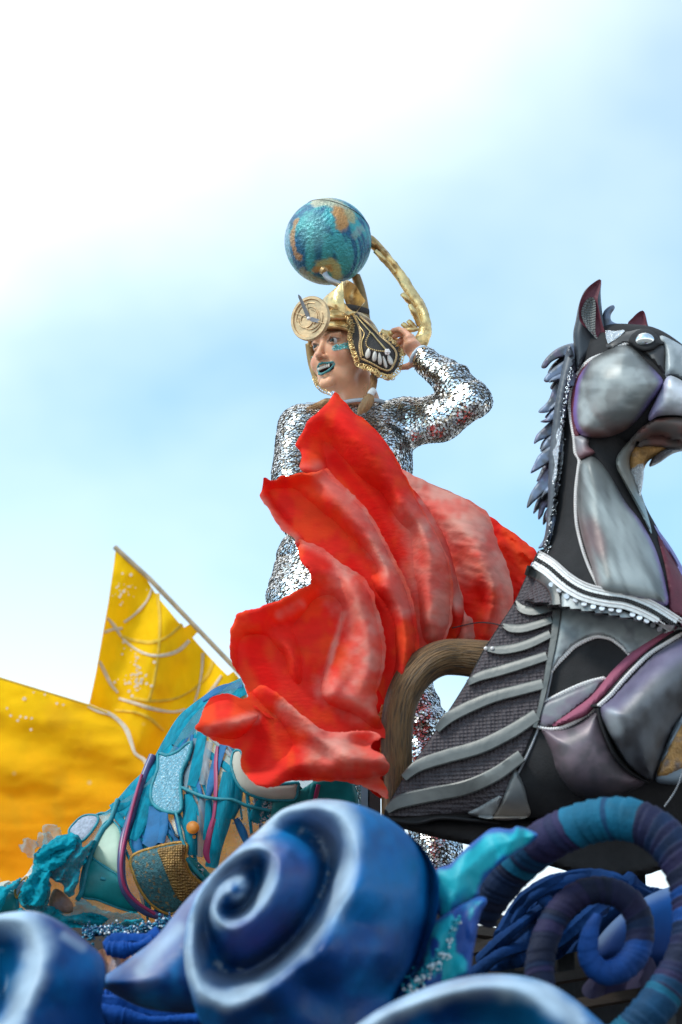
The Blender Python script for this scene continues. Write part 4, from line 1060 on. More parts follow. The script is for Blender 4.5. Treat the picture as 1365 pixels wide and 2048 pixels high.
# --- chest plates
seam_plate([(1122, 1184), (1140, 1186), (1190, 1204), (1250, 1222), (1300, 1246), (1336, 1262), (1318, 1278), (1262, 1308), (1246, 1294), (1222, 1276), (1192, 1271), (1160, 1282), (1128, 1310), (1098, 1346), (1104, 1300), (1116, 1240)],
           lambda U, V, d, h: lerp(lerp((.22, .24, .24), (.36, .38, .38), ss(fbm(U / 34, V / 26, 5), .3, .7)), (.12, .12, .13), .6 * ss(fbm(U / 30, V / 30, 15), .5, .7)), .012, 12, name='chest_plate')
seam_plate([(1083, 1410), (1120, 1390), (1158, 1374), (1205, 1358), (1192, 1384), (1150, 1420), (1108, 1450), (1078, 1452)], lambda U, V, d, h: lerp((.16, .16, .17), (.13, .10, .13), ss(fbm(U / 20, V / 20, 2), .3, .7)), name='chest_plate')
seam_plate([(1084, 1456), (1120, 1460), (1160, 1446), (1194, 1420), (1206, 1448), (1222, 1490), (1250, 1530), (1292, 1562), (1250, 1586), (1200, 1600), (1160, 1594), (1134, 1572), (1114, 1540), (1104, 1505), (1092, 1478)],
           lambda U, V, d, h: lerp(lerp((.10, .08, .09), (.17, .12, .14), ss(fbm(U / 22, V / 22, 6), .3, .7)), (.035, .032, .035), ss(V + (U - 1150) * -.2, 1520, 1590)), .05, 50, name='shoulder_plate')
pk = [(1104, 1450), (1140, 1424), (1176, 1398), (1200, 1372), (1226, 1340), (1262, 1306), (1300, 1280), (1340, 1258), (1420, 1222), (1440, 1236), (1366, 1262), (1310, 1296), (1262, 1336), (1226, 1376), (1196, 1408), (1172, 1432), (1130, 1448)]
seam_plate(pk, None, .025, 16, 'plum', name='plum_gusset', lift=.012)
seam_plate([(1178, 1410), (1198, 1404), (1226, 1372), (1262, 1332), (1312, 1288), (1370, 1252), (1440, 1228), (1450, 1240), (1380, 1268), (1330, 1304), (1286, 1342), (1240, 1386), (1206, 1416), (1190, 1416)], None, .012, 6, 'black', name='black_gusset', lift=.034)
# foreleg
leg_o = [(1199, 1416), (1222, 1396), (1262, 1354), (1310, 1306), (1366, 1270), (1440, 1230), (1520, 1260), (1500, 1420), (1440, 1440), (1390, 1420), (1352, 1452), (1330, 1500), (1312, 1552), (1300, 1562), (1262, 1536), (1230, 1490), (1208, 1450)]
def leg_p(U, V, d, h):
    c = lerp((.05, .045, .048), (.11, .11, .12), ss(fbm(U / 30, V / 40, 7), .3, .7))
    c = lerp(c, (.18, .15, .26), .6 * (1 - ss(pdist(U, V, [(1215, 1420), (1290, 1345), (1380, 1285)])[0], 6, 34)))
    return lerp(c, (.40, .42, .44), .7 * (1 - ss(pdist(U, V, [(1222, 1430), (1232, 1460)])[0], 3, 22)))
seam_plate(leg_o, leg_p, .11, 80, name='foreleg', lift=.03, step=6)
hoof = [(1312, 1560), (1318, 1530), (1332, 1492), (1352, 1446), (1380, 1400), (1430, 1400), (1440, 1480), (1400, 1540), (1362, 1566), (1330, 1568)]
seam_plate(hoof, lambda U, V, d, h: np.tile((.20, .24, .28), (len(U), 1)), .03, 12, name='hoof_rim', lift=.05)
seam_plate([(1314, 1554), (1322, 1525), (1338, 1490), (1360, 1446), (1384, 1410), (1430, 1412), (1420, 1480), (1380, 1530), (1350, 1548), (1330, 1556)], None, .02, 14, 'ochre', name='hoof_glitter', lift=.066)
cord([(1098, 1346), (1112, 1328), (1129, 1311), (1146, 1294), (1161, 1285), (1178, 1277), (1193, 1273), (1210, 1275), (1225, 1280), (1240, 1291), (1252, 1302), (1262, 1312)], rp=4.0, gap=5.0)
cord([(1083, 1408), (1120, 1388), (1157, 1371), (1182, 1362), (1207, 1356)], rp=4.0, gap=5.0)
cord([(1077, 1454), (1098, 1458), (1120, 1456), (1142, 1447), (1161, 1436), (1193, 1415)], rp=4.0, gap=5.0, lift=2)
cord([(1198, 1410), (1222, 1388), (1244, 1362), (1272, 1332), (1299, 1307), (1332, 1286), (1366, 1266), (1420, 1238)], rp=3.8, gap=4.8, Yf=lambda U, V: horY(U, V) - .045)
W, F = strip_mesh([(1196, 1416, 9), (1204, 1448, 9), (1216, 1480, 9), (1234, 1515, 9), (1262, 1545, 8), (1300, 1566, 6)], lambda U, V: horY(U, V) - .035, .02)
mk('leg_seam', W, F, M['black'], horse)
W, F = beads_on([(1330, 1612), (1346, 1590), (1358, 1566), (1366, 1540)], lambda U, V: np.full(np.shape(U), 5.62), 2, 4)
mk('chain', W, F, M['pewter'], horse)

# --- lace collar
col_c = [(1072, 1118), (1098, 1134), (1128, 1160), (1152, 1176), (1178, 1187), (1214, 1195), (1250, 1200), (1284, 1212), (1312, 1226), (1350, 1250), (1400, 1282)]
W, F = strip_mesh([(a, b, 36) for a, b in col_c], lambda U, V: horY(U, V) - .014, .016, prof='flat', n=70)
lace = mk('lace_collar', W, F, M['lace'], horse)
lz = lambda U, V: horY(U, V) - .03
q = spl(np.c_[np.array(col_c, float), np.zeros(len(col_c))], 90)
tt = np.gradient(q[:, :2], axis=0); tt /= np.linalg.norm(tt, axis=1)[:, None]; nn = np.c_[-tt[:, 1], tt[:, 0]]
zz = [q[i, :2] + nn[i] * (4.2 if i % 2 else -4.2) for i in range(len(q))]
z2 = [q[i, :2] + nn[i] * (-4.2 if i % 2 else 4.2) for i in range(len(q))]
W, F = join(strip_mesh([(a, b, 3) for a, b in zz], lz, .004, n=240), strip_mesh([(a, b, 3) for a, b in z2], lz, .004, n=240))
mk('zigzag_trim', W, F, M['black'], lace)
for off in (-17, -11, 10):
    pth = [tuple(q[i, :2] + nn[i] * off) for i in range(0, len(q), 2)]
    W, F = beads_on(pth, lz, 2.0 if off != -17 else 2.8, 4.0, .4)
    mk('bead_row', W, F, M['pearl'], lace, kind='stuff')
dsk = [i for i in range(14, 76, 4) if not 46 < i < 52]
for i in dsk:
    for rr_, dy in ((5.6, 24),):
        p = q[i, :2] + nn[i] * dy
        y = float(horY(np.array([p[0]]), np.array([p[1]]))[0]) - .022
        c = P(p[0], p[1], y); n_ = np.array([rng.normal() * .25, -1, .35 + rng.normal() * .2])
        W, F = discs([c], [n_], rr_ * mpp(y), 12)
        W2 = W + n_ / np.linalg.norm(n_) * .003
        F = [list(range(12)), [12 + j for j in range(12)][::-1]] + [[(j + 1) % 12, j, 12 + j, 12 + (j + 1) % 12] for j in range(12)]
        mk('sequin_disc', np.vstack([W2, W]), [f[::-1] for f in F] if False else F, M['white'], lace, smooth=False)

# --- dark underside of the shell and its support
us_o = [(768, 1634), (800, 1640), (900, 1630), (1050, 1630), (1200, 1640), (1340, 1630), (1480, 1600), (1480, 1740), (1340, 1738), (1290, 1750), (1200, 1758), (1120, 1738), (1060, 1720), (1000, 1704), (930, 1688), (860, 1672), (800, 1655)]
relief('underside', us_o, 5.92, bulge(.03, 20), .3, M['black'], horse, step=9)
W, F = strip_mesh([(772, 1638, 9), (830, 1646, 9), (880, 1636, 9), (940, 1640, 8), (1000, 1646, 7)], lambda U, V: np.full(np.shape(U), 5.86), .02)
mk('fringe', W, F, M['black'], horse)
pc = P(1180, 1740, 6.1)
mk('support_post', *beam((pc[0] + .12, 6.2, 2.71), (pc[0] + .12, 6.2, pc[2] + .1), .06, .06), M['steel'], horse)
wr = P(*np.array([(1008, 1252, 5.80), (980, 1246, 5.86), (950, 1246, 5.95), (905, 1256, 6.05)]).T)
mk('wire', *tube_mesh(spl(wr, 20), .0016, 6), M['steel'], horse)

# ------------------------------------------------------------------ horn shaped carved arc
hp = [(1010, 1322, 5.98, 36), (960, 1318, 5.98, 37), (920, 1314, 5.98, 36), (885, 1316, 5.97, 35), (852, 1332, 5.96, 34), (824, 1360, 5.95, 33), (806, 1396, 5.95, 32), (796, 1440, 5.95, 31), (794, 1490, 5.95, 30), (796, 1540, 5.95, 28), (794, 1580, 5.95, 25), (790, 1625, 5.95, 22)]
p_ = np.array(hp)
q = spl(np.c_[p_[:, :2], p_[:, 2] * 100, p_[:, 3]], 110)
Yh = q[:, 2] / 100; sdn = 36
an = np.arange(sdn) / sdn
sl_ = np.arange(110)[:, None] / 110
bm = 1 + .10 * (fbm(an[None] * 17 + sl_ * 2, sl_ * 3 + 0 * an[None], 3) - .5) + .09 * (fbm(an[None] * 40 + sl_ * 1.5, sl_ * 6 + 0 * an[None], 8) - .5)
bm = bm * (1 - .5 * ss(an, .95, 1.)[None] * 0)
W, F, T = tube_mesh(P(q[:, 0], q[:, 1], Yh), q[:, 3] * mpp(Yh), sdn, bump=bm, tc=True)
hn = thing('curved_horn', 'brown grained ram horn rim curving below the red cloth beside the ribbed flank', 'horn', tuple(P(790, 1625, 5.95)))
mk('horn_body', W, F, M['horn'], hn, attrs={'tc': T}, sharp=None)
for seg in ([(858, 1300), (824, 1322), (800, 1352), (782, 1384)], [(768, 1410), (764, 1440), (766, 1462)], [(770, 1475), (768, 1505), (768, 1540)]):
    pp = [(a, b, 6.0, 8 if 0 < i < len(seg) - 1 else 4) for i, (a, b) in enumerate(seg)]
    W, F = ptube(pp, 8, 24, bump=1 + .5 * (rng.random((24, 8)) - .5))
    mk('amber_edge', W, F, M['amber'], hn)
mk('foot_post', *beam((float(P(790, 1625, 6.0)[0]), 6.12, 2.71), (float(P(790, 1600, 6.0)[0]), 6.0, P(790, 1590, 6.0)[2]), .05, .05), M['darkgold'], hn)

# ------------------------------------------------------------------ red cloth
Z3 = lambda p: Q(500, 770, .2637, p)
Z2 = lambda p: Q(380, 1140, .3077, p)
Z4 = lambda p: Q(800, 920, .2198, p)
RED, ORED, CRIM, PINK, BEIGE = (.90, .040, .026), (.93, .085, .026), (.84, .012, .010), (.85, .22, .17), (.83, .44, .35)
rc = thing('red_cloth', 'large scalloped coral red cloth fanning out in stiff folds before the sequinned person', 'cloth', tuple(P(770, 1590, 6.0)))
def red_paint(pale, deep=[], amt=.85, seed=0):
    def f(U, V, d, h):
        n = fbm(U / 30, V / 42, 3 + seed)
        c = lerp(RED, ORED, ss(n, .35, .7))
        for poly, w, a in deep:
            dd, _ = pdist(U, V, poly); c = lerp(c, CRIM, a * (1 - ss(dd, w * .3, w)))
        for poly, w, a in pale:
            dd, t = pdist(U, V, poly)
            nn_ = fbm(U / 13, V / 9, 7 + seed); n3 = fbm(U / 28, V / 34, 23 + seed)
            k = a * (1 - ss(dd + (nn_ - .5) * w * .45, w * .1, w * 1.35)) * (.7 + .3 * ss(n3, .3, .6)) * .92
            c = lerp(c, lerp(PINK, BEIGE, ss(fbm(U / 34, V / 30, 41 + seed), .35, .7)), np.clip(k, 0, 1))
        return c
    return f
def wrinkle(U, V, d, amp=.006, ang=0.3, s=0):
    a, b = math.cos(ang), math.sin(ang)
    x, y = U * a + V * b, -U * b + V * a
    return .7 * amp * (fbm(x / 40, y / 9, 60 + s) - .5) + amp * .35 * (fbm(U / 16, V / 16, 62 + s, 4) - .5)
def petal(name, o, Y0, curves, paint, thick=.005, amp=.006, ang=.3, s=0, roll=10, er=.02, lam=.03, step=4):
    f = tps(curves, lam)
    def h(U, V, d):
        return 1.3 * f(U, V) - .25 * er * (1 - np.sqrt(np.maximum(0, 1 - (1 - np.clip(d / roll, 0, 1)) ** 2))) + wrinkle(U, V, d, amp, ang, s)
    oo = spl(np.array(o, float), max(40, len(o) * 5), closed=True)          # slightly frayed hem
    oo = oo + np.stack([fbm(oo[:, 0] / 5, oo[:, 1] / 5, s) - .5, fbm(oo[:, 0] / 5, oo[:, 1] / 5, s + 50) - .5], 1) * 5
    return relief(name, oo, Y0, h, thick, M['cloth'], rc, paint, step=step, sharp=70)

# far triangle and dome
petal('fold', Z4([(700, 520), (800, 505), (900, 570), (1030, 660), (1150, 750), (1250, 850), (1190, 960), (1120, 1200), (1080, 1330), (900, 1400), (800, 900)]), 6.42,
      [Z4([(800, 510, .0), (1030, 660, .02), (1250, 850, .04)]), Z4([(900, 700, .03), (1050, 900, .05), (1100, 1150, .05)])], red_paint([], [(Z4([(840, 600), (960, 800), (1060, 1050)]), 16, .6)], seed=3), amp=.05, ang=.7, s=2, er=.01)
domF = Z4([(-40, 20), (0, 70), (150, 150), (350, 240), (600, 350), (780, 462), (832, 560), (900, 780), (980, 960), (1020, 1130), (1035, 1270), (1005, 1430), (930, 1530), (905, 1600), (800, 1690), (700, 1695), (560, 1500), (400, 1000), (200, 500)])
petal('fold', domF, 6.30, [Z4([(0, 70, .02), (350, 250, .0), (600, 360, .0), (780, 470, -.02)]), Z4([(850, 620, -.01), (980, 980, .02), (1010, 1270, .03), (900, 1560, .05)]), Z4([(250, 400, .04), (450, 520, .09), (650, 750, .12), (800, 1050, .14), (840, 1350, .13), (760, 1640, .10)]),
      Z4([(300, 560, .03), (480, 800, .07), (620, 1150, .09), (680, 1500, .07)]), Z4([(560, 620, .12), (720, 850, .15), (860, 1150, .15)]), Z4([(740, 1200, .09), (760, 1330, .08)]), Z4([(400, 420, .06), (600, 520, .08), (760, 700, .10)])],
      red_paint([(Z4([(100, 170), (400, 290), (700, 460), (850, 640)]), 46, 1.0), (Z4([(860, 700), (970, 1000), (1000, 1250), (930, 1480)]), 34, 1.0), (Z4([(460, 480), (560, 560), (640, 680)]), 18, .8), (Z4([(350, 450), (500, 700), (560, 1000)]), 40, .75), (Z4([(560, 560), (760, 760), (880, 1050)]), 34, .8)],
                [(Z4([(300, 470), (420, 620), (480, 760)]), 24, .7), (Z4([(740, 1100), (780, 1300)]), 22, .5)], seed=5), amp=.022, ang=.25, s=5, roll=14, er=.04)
petal('fold', Z4([(760, 1690), (800, 1650), (860, 1590), (900, 1540), (935, 1530), (930, 1600), (880, 1670), (800, 1730)]), 6.12, [Z4([(800, 1680, .01), (920, 1560, .02)])], red_paint([(Z4([(780, 1690), (900, 1580)]), 12, .9)], seed=1), step=4)
# small crumpled pleats by the horn
petal('fold', Z4([(440, 1300), (560, 1300), (595, 1390), (640, 1430), (668, 1480), (680, 1640), (640, 1660), (430, 1650), (400, 1500)]), 6.16, [Z4([(480, 1320, .03), (500, 1640, .02)]), Z4([(590, 1420, .06), (600, 1640, .05)]), Z4([(540, 1400, .03), (540, 1640, .02)]), Z4([(680, 1500, .02), (690, 1650, .02)])],
      red_paint([(Z4([(560, 1340), (580, 1640)]), 30, .9), (Z4([(650, 1480), (660, 1640)]), 14, .7)], seed=8), amp=.016, s=8)
petal('fold', Z4([(60, 200), (80, 228), (200, 360), (330, 552), (440, 772), (500, 1000), (560, 1200), (585, 1330), (560, 1500), (500, 1650), (420, 1660), (380, 1200), (200, 700), (60, 420)]), 6.14,
      [Z4([(80, 235, .0), (200, 380, .0), (330, 570, .0), (440, 790, .0), (500, 1010, .0), (560, 1220, -.02)]), Z4([(130, 370, .035), (290, 640, .05), (390, 900, .06), (460, 1150, .055), (500, 1400, .05)]), Z4([(60, 420, .0), (200, 700, .0), (330, 1000, .0), (420, 1400, .0)])],
      red_paint([(Z4([(180, 420), (330, 680), (430, 950), (520, 1300)]), 20, .85), (Z4([(480, 1000), (550, 1250)]), 10, .8)], seed=11), amp=.012, s=11, roll=14)
# D: tall middle petal
Dr = Z3([(655, 55), (700, 108), (800, 218), (870, 262), (950, 338), (1030, 430), (1100, 540), (1155, 640), (1210, 750)]) + [(840, 1010), (868, 1058), (894, 1112), (906, 1170), (905, 1215), (902, 1250), (886, 1285)]
Do = [(671, 785), (662, 796), (648, 812), (634, 826), (620, 838), (606, 862), (591, 888), (600, 902), (604, 915), (602, 940), (640, 960), (690, 1030), (740, 1110), (780, 1190), (800, 1260), (806, 1330), (850, 1330)] + Dr[::-1][:-1]
petal('fold', Do, 6.06, [[(a, b, -.01) for a, b in Dr[1:]], Z3([(640, 120, .02), (560, 220, .04), (450, 350, .03), (380, 460, .02)]), Z3([(660, 180, .03), (760, 300, .06), (880, 440, .075), (980, 600, .07), (1080, 780, .055), (1140, 900, .06)]),
      Z3([(520, 300, .02), (600, 420, .0), (640, 560, -.02), (720, 720, -.05), (880, 900, -.07), (1010, 1100, -.08), (1130, 1400, -.09), (1200, 1600, -.08)]), Z3([(1000, 800, .0), (1080, 1000, -.02), (1150, 1200, -.03), (1250, 1500, -.01)]),
      Z3([(400, 640, .045), (470, 640, .05), (530, 640, .03)]), Z3([(1180, 820, .04), (1260, 1020, .05), (1330, 1250, .055), (1350, 1500, .05), (1320, 1800, .04)]), Z4([(120, 600, .0), (200, 800, .02), (260, 1050, .035), (330, 1300, .04), (330, 1600, .03)]),
      Z4([(60, 850, -.03), (130, 1150, -.03), (180, 1500, -.02)])],
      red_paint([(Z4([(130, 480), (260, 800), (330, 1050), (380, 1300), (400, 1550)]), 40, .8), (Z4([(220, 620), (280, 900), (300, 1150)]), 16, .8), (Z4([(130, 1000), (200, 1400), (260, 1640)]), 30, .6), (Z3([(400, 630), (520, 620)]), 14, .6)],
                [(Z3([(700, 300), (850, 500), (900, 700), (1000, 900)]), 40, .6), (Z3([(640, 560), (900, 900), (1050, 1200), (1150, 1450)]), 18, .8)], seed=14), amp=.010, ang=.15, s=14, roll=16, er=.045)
# C: left panel with torn rim
Cr = Z3([(590, 636), (640, 700), (750, 800), (830, 880), (905, 972), (1000, 1128), (1100, 1330), (1180, 1480), (1232, 1640)]) + [(832, 1236), (838, 1290), (826, 1340)]
Co = Z3([(75, 842), (96, 780), (98, 712), (120, 704), (150, 716), (200, 716), (235, 690), (265, 684), (300, 690), (350, 668), (400, 662), (460, 668), (520, 650)]) + Cr + [(800, 1390), (770, 1400), (740, 1330), (690, 1200), (640, 1130), (600, 1100), (590, 1082)] + Z3([(345, 1180), (310, 1140), (250, 1110), (200, 1040), (170, 982), (110, 900)])
petal('fold', Co, 5.97, [[(a - 3, b, -.02) for a, b in Cr], [(a - 22, b + 12, .05) for a, b in Cr[1:]], [(a - 55, b + 25, .02) for a, b in Cr[1:8]], Z3([(300, 780, -.01), (430, 900, -.02), (600, 1100, -.04), (740, 1280, -.075), (860, 1450, -.10), (930, 1620, -.11)]) + [(768, 1250, -.11), (775, 1330, -.10)],
      Z3([(85, 840, .035), (130, 920, .05), (190, 1020, .055), (270, 1110, .06), (345, 1165, .06)]), Z3([(150, 800, -.01), (210, 900, -.02), (300, 1020, -.02), (420, 1130, -.03), (560, 1230, -.04)]), Z3([(110, 720, .03), (240, 700, .04), (400, 675, .05), (540, 650, .05)]), Z3([(250, 780, .0), (420, 760, .01), (540, 800, .02)]),
      Z3([(640, 1000, .0), (800, 1200, -.03), (950, 1420, -.06)])],
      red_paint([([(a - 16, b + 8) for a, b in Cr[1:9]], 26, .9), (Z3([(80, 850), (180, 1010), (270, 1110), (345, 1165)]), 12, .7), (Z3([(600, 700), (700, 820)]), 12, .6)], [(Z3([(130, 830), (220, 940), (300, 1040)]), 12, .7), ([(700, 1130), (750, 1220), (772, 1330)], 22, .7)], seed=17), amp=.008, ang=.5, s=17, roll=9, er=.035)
# B: lower left petal
Br = Z3([(375, 1175), (430, 1195), (500, 1220), (560, 1250), (700, 1360), (850, 1450), (905, 1530), (950, 1600)]) + Z2([(1200, 200), (1240, 330), (1268, 470), (1268, 560), (1260, 640), (1222, 770)])
Bo = Br + Z2([(1215, 800), (1225, 850), (1215, 900), (1240, 975), (1270, 1040), (1278, 1085), (1230, 1090), (1000, 1090), (800, 1060), (600, 1000), (430, 900), (370, 800), (352, 740), (325, 690), (300, 650), (276, 612), (262, 560), (258, 500), (264, 440), (262, 390), (290, 330), (300, 292), (340, 268), (440, 248), (500, 222), (580, 196), (640, 165), (700, 132), (780, 92)]) + Z3([(468, 1480), (462, 1430), (440, 1390), (400, 1350), (378, 1310), (368, 1260)])
petal('fold', Bo, 5.92, [[(a - 2, b + 2, -.02) for a, b in Br], [(a - 20, b + 16, .045) for a, b in Br[3:]], Z2([(1000, 240, .0), (960, 400, -.01), (900, 560, .0), (872, 720, .02), (890, 830, .06), (1000, 850, .065), (1120, 880, .05), (1220, 960, .03)]),
      Z2([(1060, 300, .03), (1100, 500, .045), (1080, 680, .05), (1000, 780, .06)]), Z2([(820, 240, -.05), (800, 420, -.07), (800, 620, -.08), (790, 780, -.085), (900, 920, -.08), (1080, 1020, -.06)]),
      Z2([(300, 320, .02), (440, 290, .045), (600, 270, .05), (720, 230, .05)]), Z2([(400, 420, .0), (520, 390, .01), (640, 380, .0)]), Z2([(420, 480, -.06), (450, 560, -.10), (480, 680, -.10), (540, 800, -.06)]), Z2([(280, 520, .02), (300, 600, .01), (340, 680, -.02)]),
      Z2([(560, 440, .02), (640, 520, .04), (700, 640, .03), (760, 760, -.02)]), Z2([(600, 560, -.03), (640, 700, -.02), (720, 820, -.02)]), Z2([(380, 740, -.03), (480, 880, .02), (640, 980, .02), (800, 1060, .0)]), Z3([(420, 1220, .02), (560, 1330, .02), (700, 1500, .01)])],
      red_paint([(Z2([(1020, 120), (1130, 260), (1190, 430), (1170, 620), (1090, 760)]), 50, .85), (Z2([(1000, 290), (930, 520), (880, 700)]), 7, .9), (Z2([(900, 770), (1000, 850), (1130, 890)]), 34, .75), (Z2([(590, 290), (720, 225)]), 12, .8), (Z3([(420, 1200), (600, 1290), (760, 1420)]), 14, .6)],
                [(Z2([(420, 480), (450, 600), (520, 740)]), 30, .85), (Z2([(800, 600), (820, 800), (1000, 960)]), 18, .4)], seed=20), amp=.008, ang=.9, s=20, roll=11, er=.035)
# A: bottom lobe and tube folds
Ao = Z2([(36, 1032), (60, 985), (80, 925), (110, 870), (140, 832), (190, 812), (240, 805), (300, 820), (360, 838), (400, 790), (470, 750), (560, 790), (640, 860), (720, 930), (800, 990), (870, 1040), (960, 1055), (1100, 1044), (1200, 1055), (1240, 1076), (1235, 1095), (1190, 1125), (1180, 1160), (1240, 1190), (1285, 1240), (1302, 1290), (1270, 1330), (1235, 1345), (1270, 1400), (1288, 1440), (1280, 1490), (1200, 1440), (1110, 1400), (1000, 1375), (900, 1372), (800, 1368), (690, 1368), (620, 1382), (560, 1405), (500, 1414), (430, 1395), (380, 1350), (340, 1290), (334, 1230), (342, 1180), (280, 1155), (200, 1128), (140, 1098), (80, 1060)])
petal('fold', Ao, 5.86, [Z2([(60, 1020, .02), (120, 1055, .03), (240, 1010, .05), (360, 970, .06), (440, 950, .04)]), Z2([(120, 900, .0), (240, 850, .0), (340, 870, -.02), (420, 920, -.06)]), Z2([(460, 990, -.08), (480, 1080, -.10), (470, 1180, -.10), (420, 1240, -.06), (370, 1290, -.02)]), Z2([(100, 1075, -.02), (200, 1110, -.02), (320, 1150, -.03)]),
      Z2([(430, 830, .0), (560, 880, .03), (700, 980, .06), (820, 1070, .085), (960, 1140, .10), (1100, 1190, .11), (1240, 1260, .10), (1290, 1290, .06)]), Z2([(560, 1000, -.03), (640, 1080, -.01), (760, 1150, .03), (900, 1200, .06)]), Z2([(380, 1330, .03), (480, 1360, .05), (560, 1330, .05), (660, 1280, .03), (780, 1260, .05)]),
      Z2([(900, 1070, .04), (1040, 1060, .05), (1200, 1070, .05)]), Z2([(1060, 1130, .03), (1150, 1140, .02)]), Z2([(700, 1365, -.02), (900, 1368, -.01), (1060, 1370, -.03), (1200, 1400, -.05), (1240, 1345, -.05)]), Z2([(1100, 1390, -.02), (1200, 1425, .0), (1270, 1460, .0)]), Z2([(900, 1300, .06), (1050, 1310, .06), (1200, 1310, .05)])],
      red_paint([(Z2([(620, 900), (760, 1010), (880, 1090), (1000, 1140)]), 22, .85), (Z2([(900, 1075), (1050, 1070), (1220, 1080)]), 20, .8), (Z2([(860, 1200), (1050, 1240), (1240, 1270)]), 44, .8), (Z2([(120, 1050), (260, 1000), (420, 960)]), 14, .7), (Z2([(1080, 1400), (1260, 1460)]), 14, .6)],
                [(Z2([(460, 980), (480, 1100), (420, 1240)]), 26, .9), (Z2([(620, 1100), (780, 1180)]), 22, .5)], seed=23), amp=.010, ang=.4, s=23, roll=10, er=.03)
petal('fold', [(690, 1400), (760, 1350), (800, 1335), (806, 1420), (790, 1520), (790, 1600), (740, 1580), (710, 1520)], 6.09, [[(720, 1420, .0), (780, 1500, .03)], [(800, 1360, .0), (780, 1580, .0)]], red_paint([], [([(760, 1380), (770, 1560)], 60, .9)], seed=31), amp=.02, step=6)
mk('frame_rod', *tube_mesh([P(775, 1580, 6.06), P(772, 1480, 6.10), P(800, 1390, 6.12), P(870, 1320, 6.14)], .012, 8), M['darkgold'], rc)
mk('frame_post', *beam((float(P(775, 1580, 6.06)[0]), 6.12, 2.71), (float(P(775, 1580, 6.06)[0]), 6.06, P(775, 1575, 6.06)[2]), .03, .03), M['darkgold'], rc)

# ------------------------------------------------------------------ yellow sails behind
ZY = lambda p: Q(0, 1080, .4103, p)
def sail_paint(U, V, d, h):
    n = fbm(U / 40, V / 60, 5)
    c = lerp((1.0, .68, .012), (.97, .44, .010), ss(V + 60 * (n - .5), 1360, 1720))
    c = lerp(c, (.80, .46, .02), .5 * ss(n, .5, .8))
    sp = ss(n2(U / 2.6, V / 2.6, 77), .965, .985) * ss(fbm(U / 50, V / 50, 6), .45, .6)
    return lerp(c, (.8, .66, .4), .8 * sp)
s1Y = lambda U, V: 8.9 - .05 * np.sin((U * .9 + V * .25) / 23) * ss(V, 1100, 1250) - .06 * fbm(U / 40, V / 90, 3)
s1 = thing('yellow_sail', 'pointed golden yellow sail laced to a slanting bamboo pole behind the red cloth', 'sail', tuple(P(400, 1500, 8.9)))
s1o = ZY([(566, 38), (600, 68), (650, 122), (690, 168), (722, 176), (720, 196), (738, 230), (780, 290), (830, 350), (870, 400), (900, 426), (936, 404), (964, 430), (962, 452), (940, 476), (1000, 545), (1060, 610), (1110, 660), (1140, 640), (1180, 690), (1240, 860), (1260, 1100), (1000, 1250), (700, 1100), (560, 900), (430, 810), (438, 790), (470, 640), (500, 470), (530, 300), (556, 120)])
relief('sail_cloth', s1o, s1Y, lambda U, V, d: .006 * fbm(U / 9, V / 20, 4), .006, M['sail'], s1, sail_paint, step=6, smooth=False)
pl = P(*np.array([(230, 1094, 8.86), (300, 1158, 8.86), (480, 1346, 8.86), (640, 1515, 8.86)]).T)
mk('pole', *tube_mesh(pl, .0095, 10), M['pole'], s1)
def line_on(paths, Yf, m, parent, wd=4.5):
    W, F = join(*[strip_mesh([(a, b, wd * rng.uniform(.7, 1.3)) for a, b in p], lambda U, V: Yf(U, V) - .007, .003) for p in paths])
    return mk('painted_line', W, F, M[m], parent)
line_on([ZY(p) for p in ([(525, 380), (560, 420), (600, 480), (660, 530), (730, 560), (800, 562), (870, 540), (925, 490)], [(742, 236), (720, 290), (690, 330), (650, 370), (606, 402)], [(510, 450), (550, 436), (598, 430)],
    [(486, 590), (510, 640), (540, 700), (575, 745)], [(580, 772), (660, 796), (740, 822), (840, 838), (905, 828)], [(990, 550), (984, 640), (970, 720), (950, 790)], [(1080, 660), (1040, 720), (1000, 770)])], s1Y, 'sailwhite', s1, 6)
line_on([ZY(p) for p in ([(590, 470), (660, 490), (740, 498), (820, 470), (890, 410)], [(770, 260), (780, 400), (772, 560), (750, 700), (725, 790)], [(640, 770), (740, 785), (850, 775), (940, 730), (1010, 660), (1040, 590)], [(560, 830), (660, 840), (730, 870), (800, 930)])], s1Y, 'sailyellow', s1, 6)
sp = []
for cx, cy, n, sc in ((615, 240, 26, 34), (680, 670, 34, 30), (640, 690, 14, 30), (660, 570, 12, 40)):
    for i in range(n): sp.append((cx + rng.normal() * sc, cy + rng.normal() * sc))
def splat(pts, Yf, parent, r=(2, 5)):
    pts = np.array(pts); y = Yf(pts[:, 0], pts[:, 1]) - .012
    W, F = discs(P(pts[:, 0], pts[:, 1], y), np.tile([0, -1, .1], (len(pts), 1)), rng.uniform(*r, len(pts)) * mpp(8.8), 7)
    return mk('paint_fleck', W, F, M['sailwhite'], parent, kind='stuff')
splat(ZY(sp), s1Y, s1, (1, 4))
s2Y = lambda U, V: 8.7 + (300 - U) * .0006 - .022 * np.sin((V * .85 - U * .35 + 60 * fbm(U / 160, V / 160, 9)) / 19) * ss(V, 1380, 1450) * (1 - .8 * ss(V, 1540, 1640)) - .05 * fbm(U / 140, V / 60, 4)
s2 = thing('yellow_banner', 'broad orange yellow cloth sagging across the left edge behind the fish tail', 'sail', tuple(P(100, 1880, 8.8)))
s2o = ZY([(-160, 640), (0, 672), (80, 696), (170, 728), (300, 768), (438, 808), (500, 834), (560, 866), (600, 912), (640, 970), (668, 1040), (712, 1082), (900, 1180), (1160, 1200), (1380, 1240), (1380, 1560), (1000, 1800), (400, 1960), (-160, 1960)])
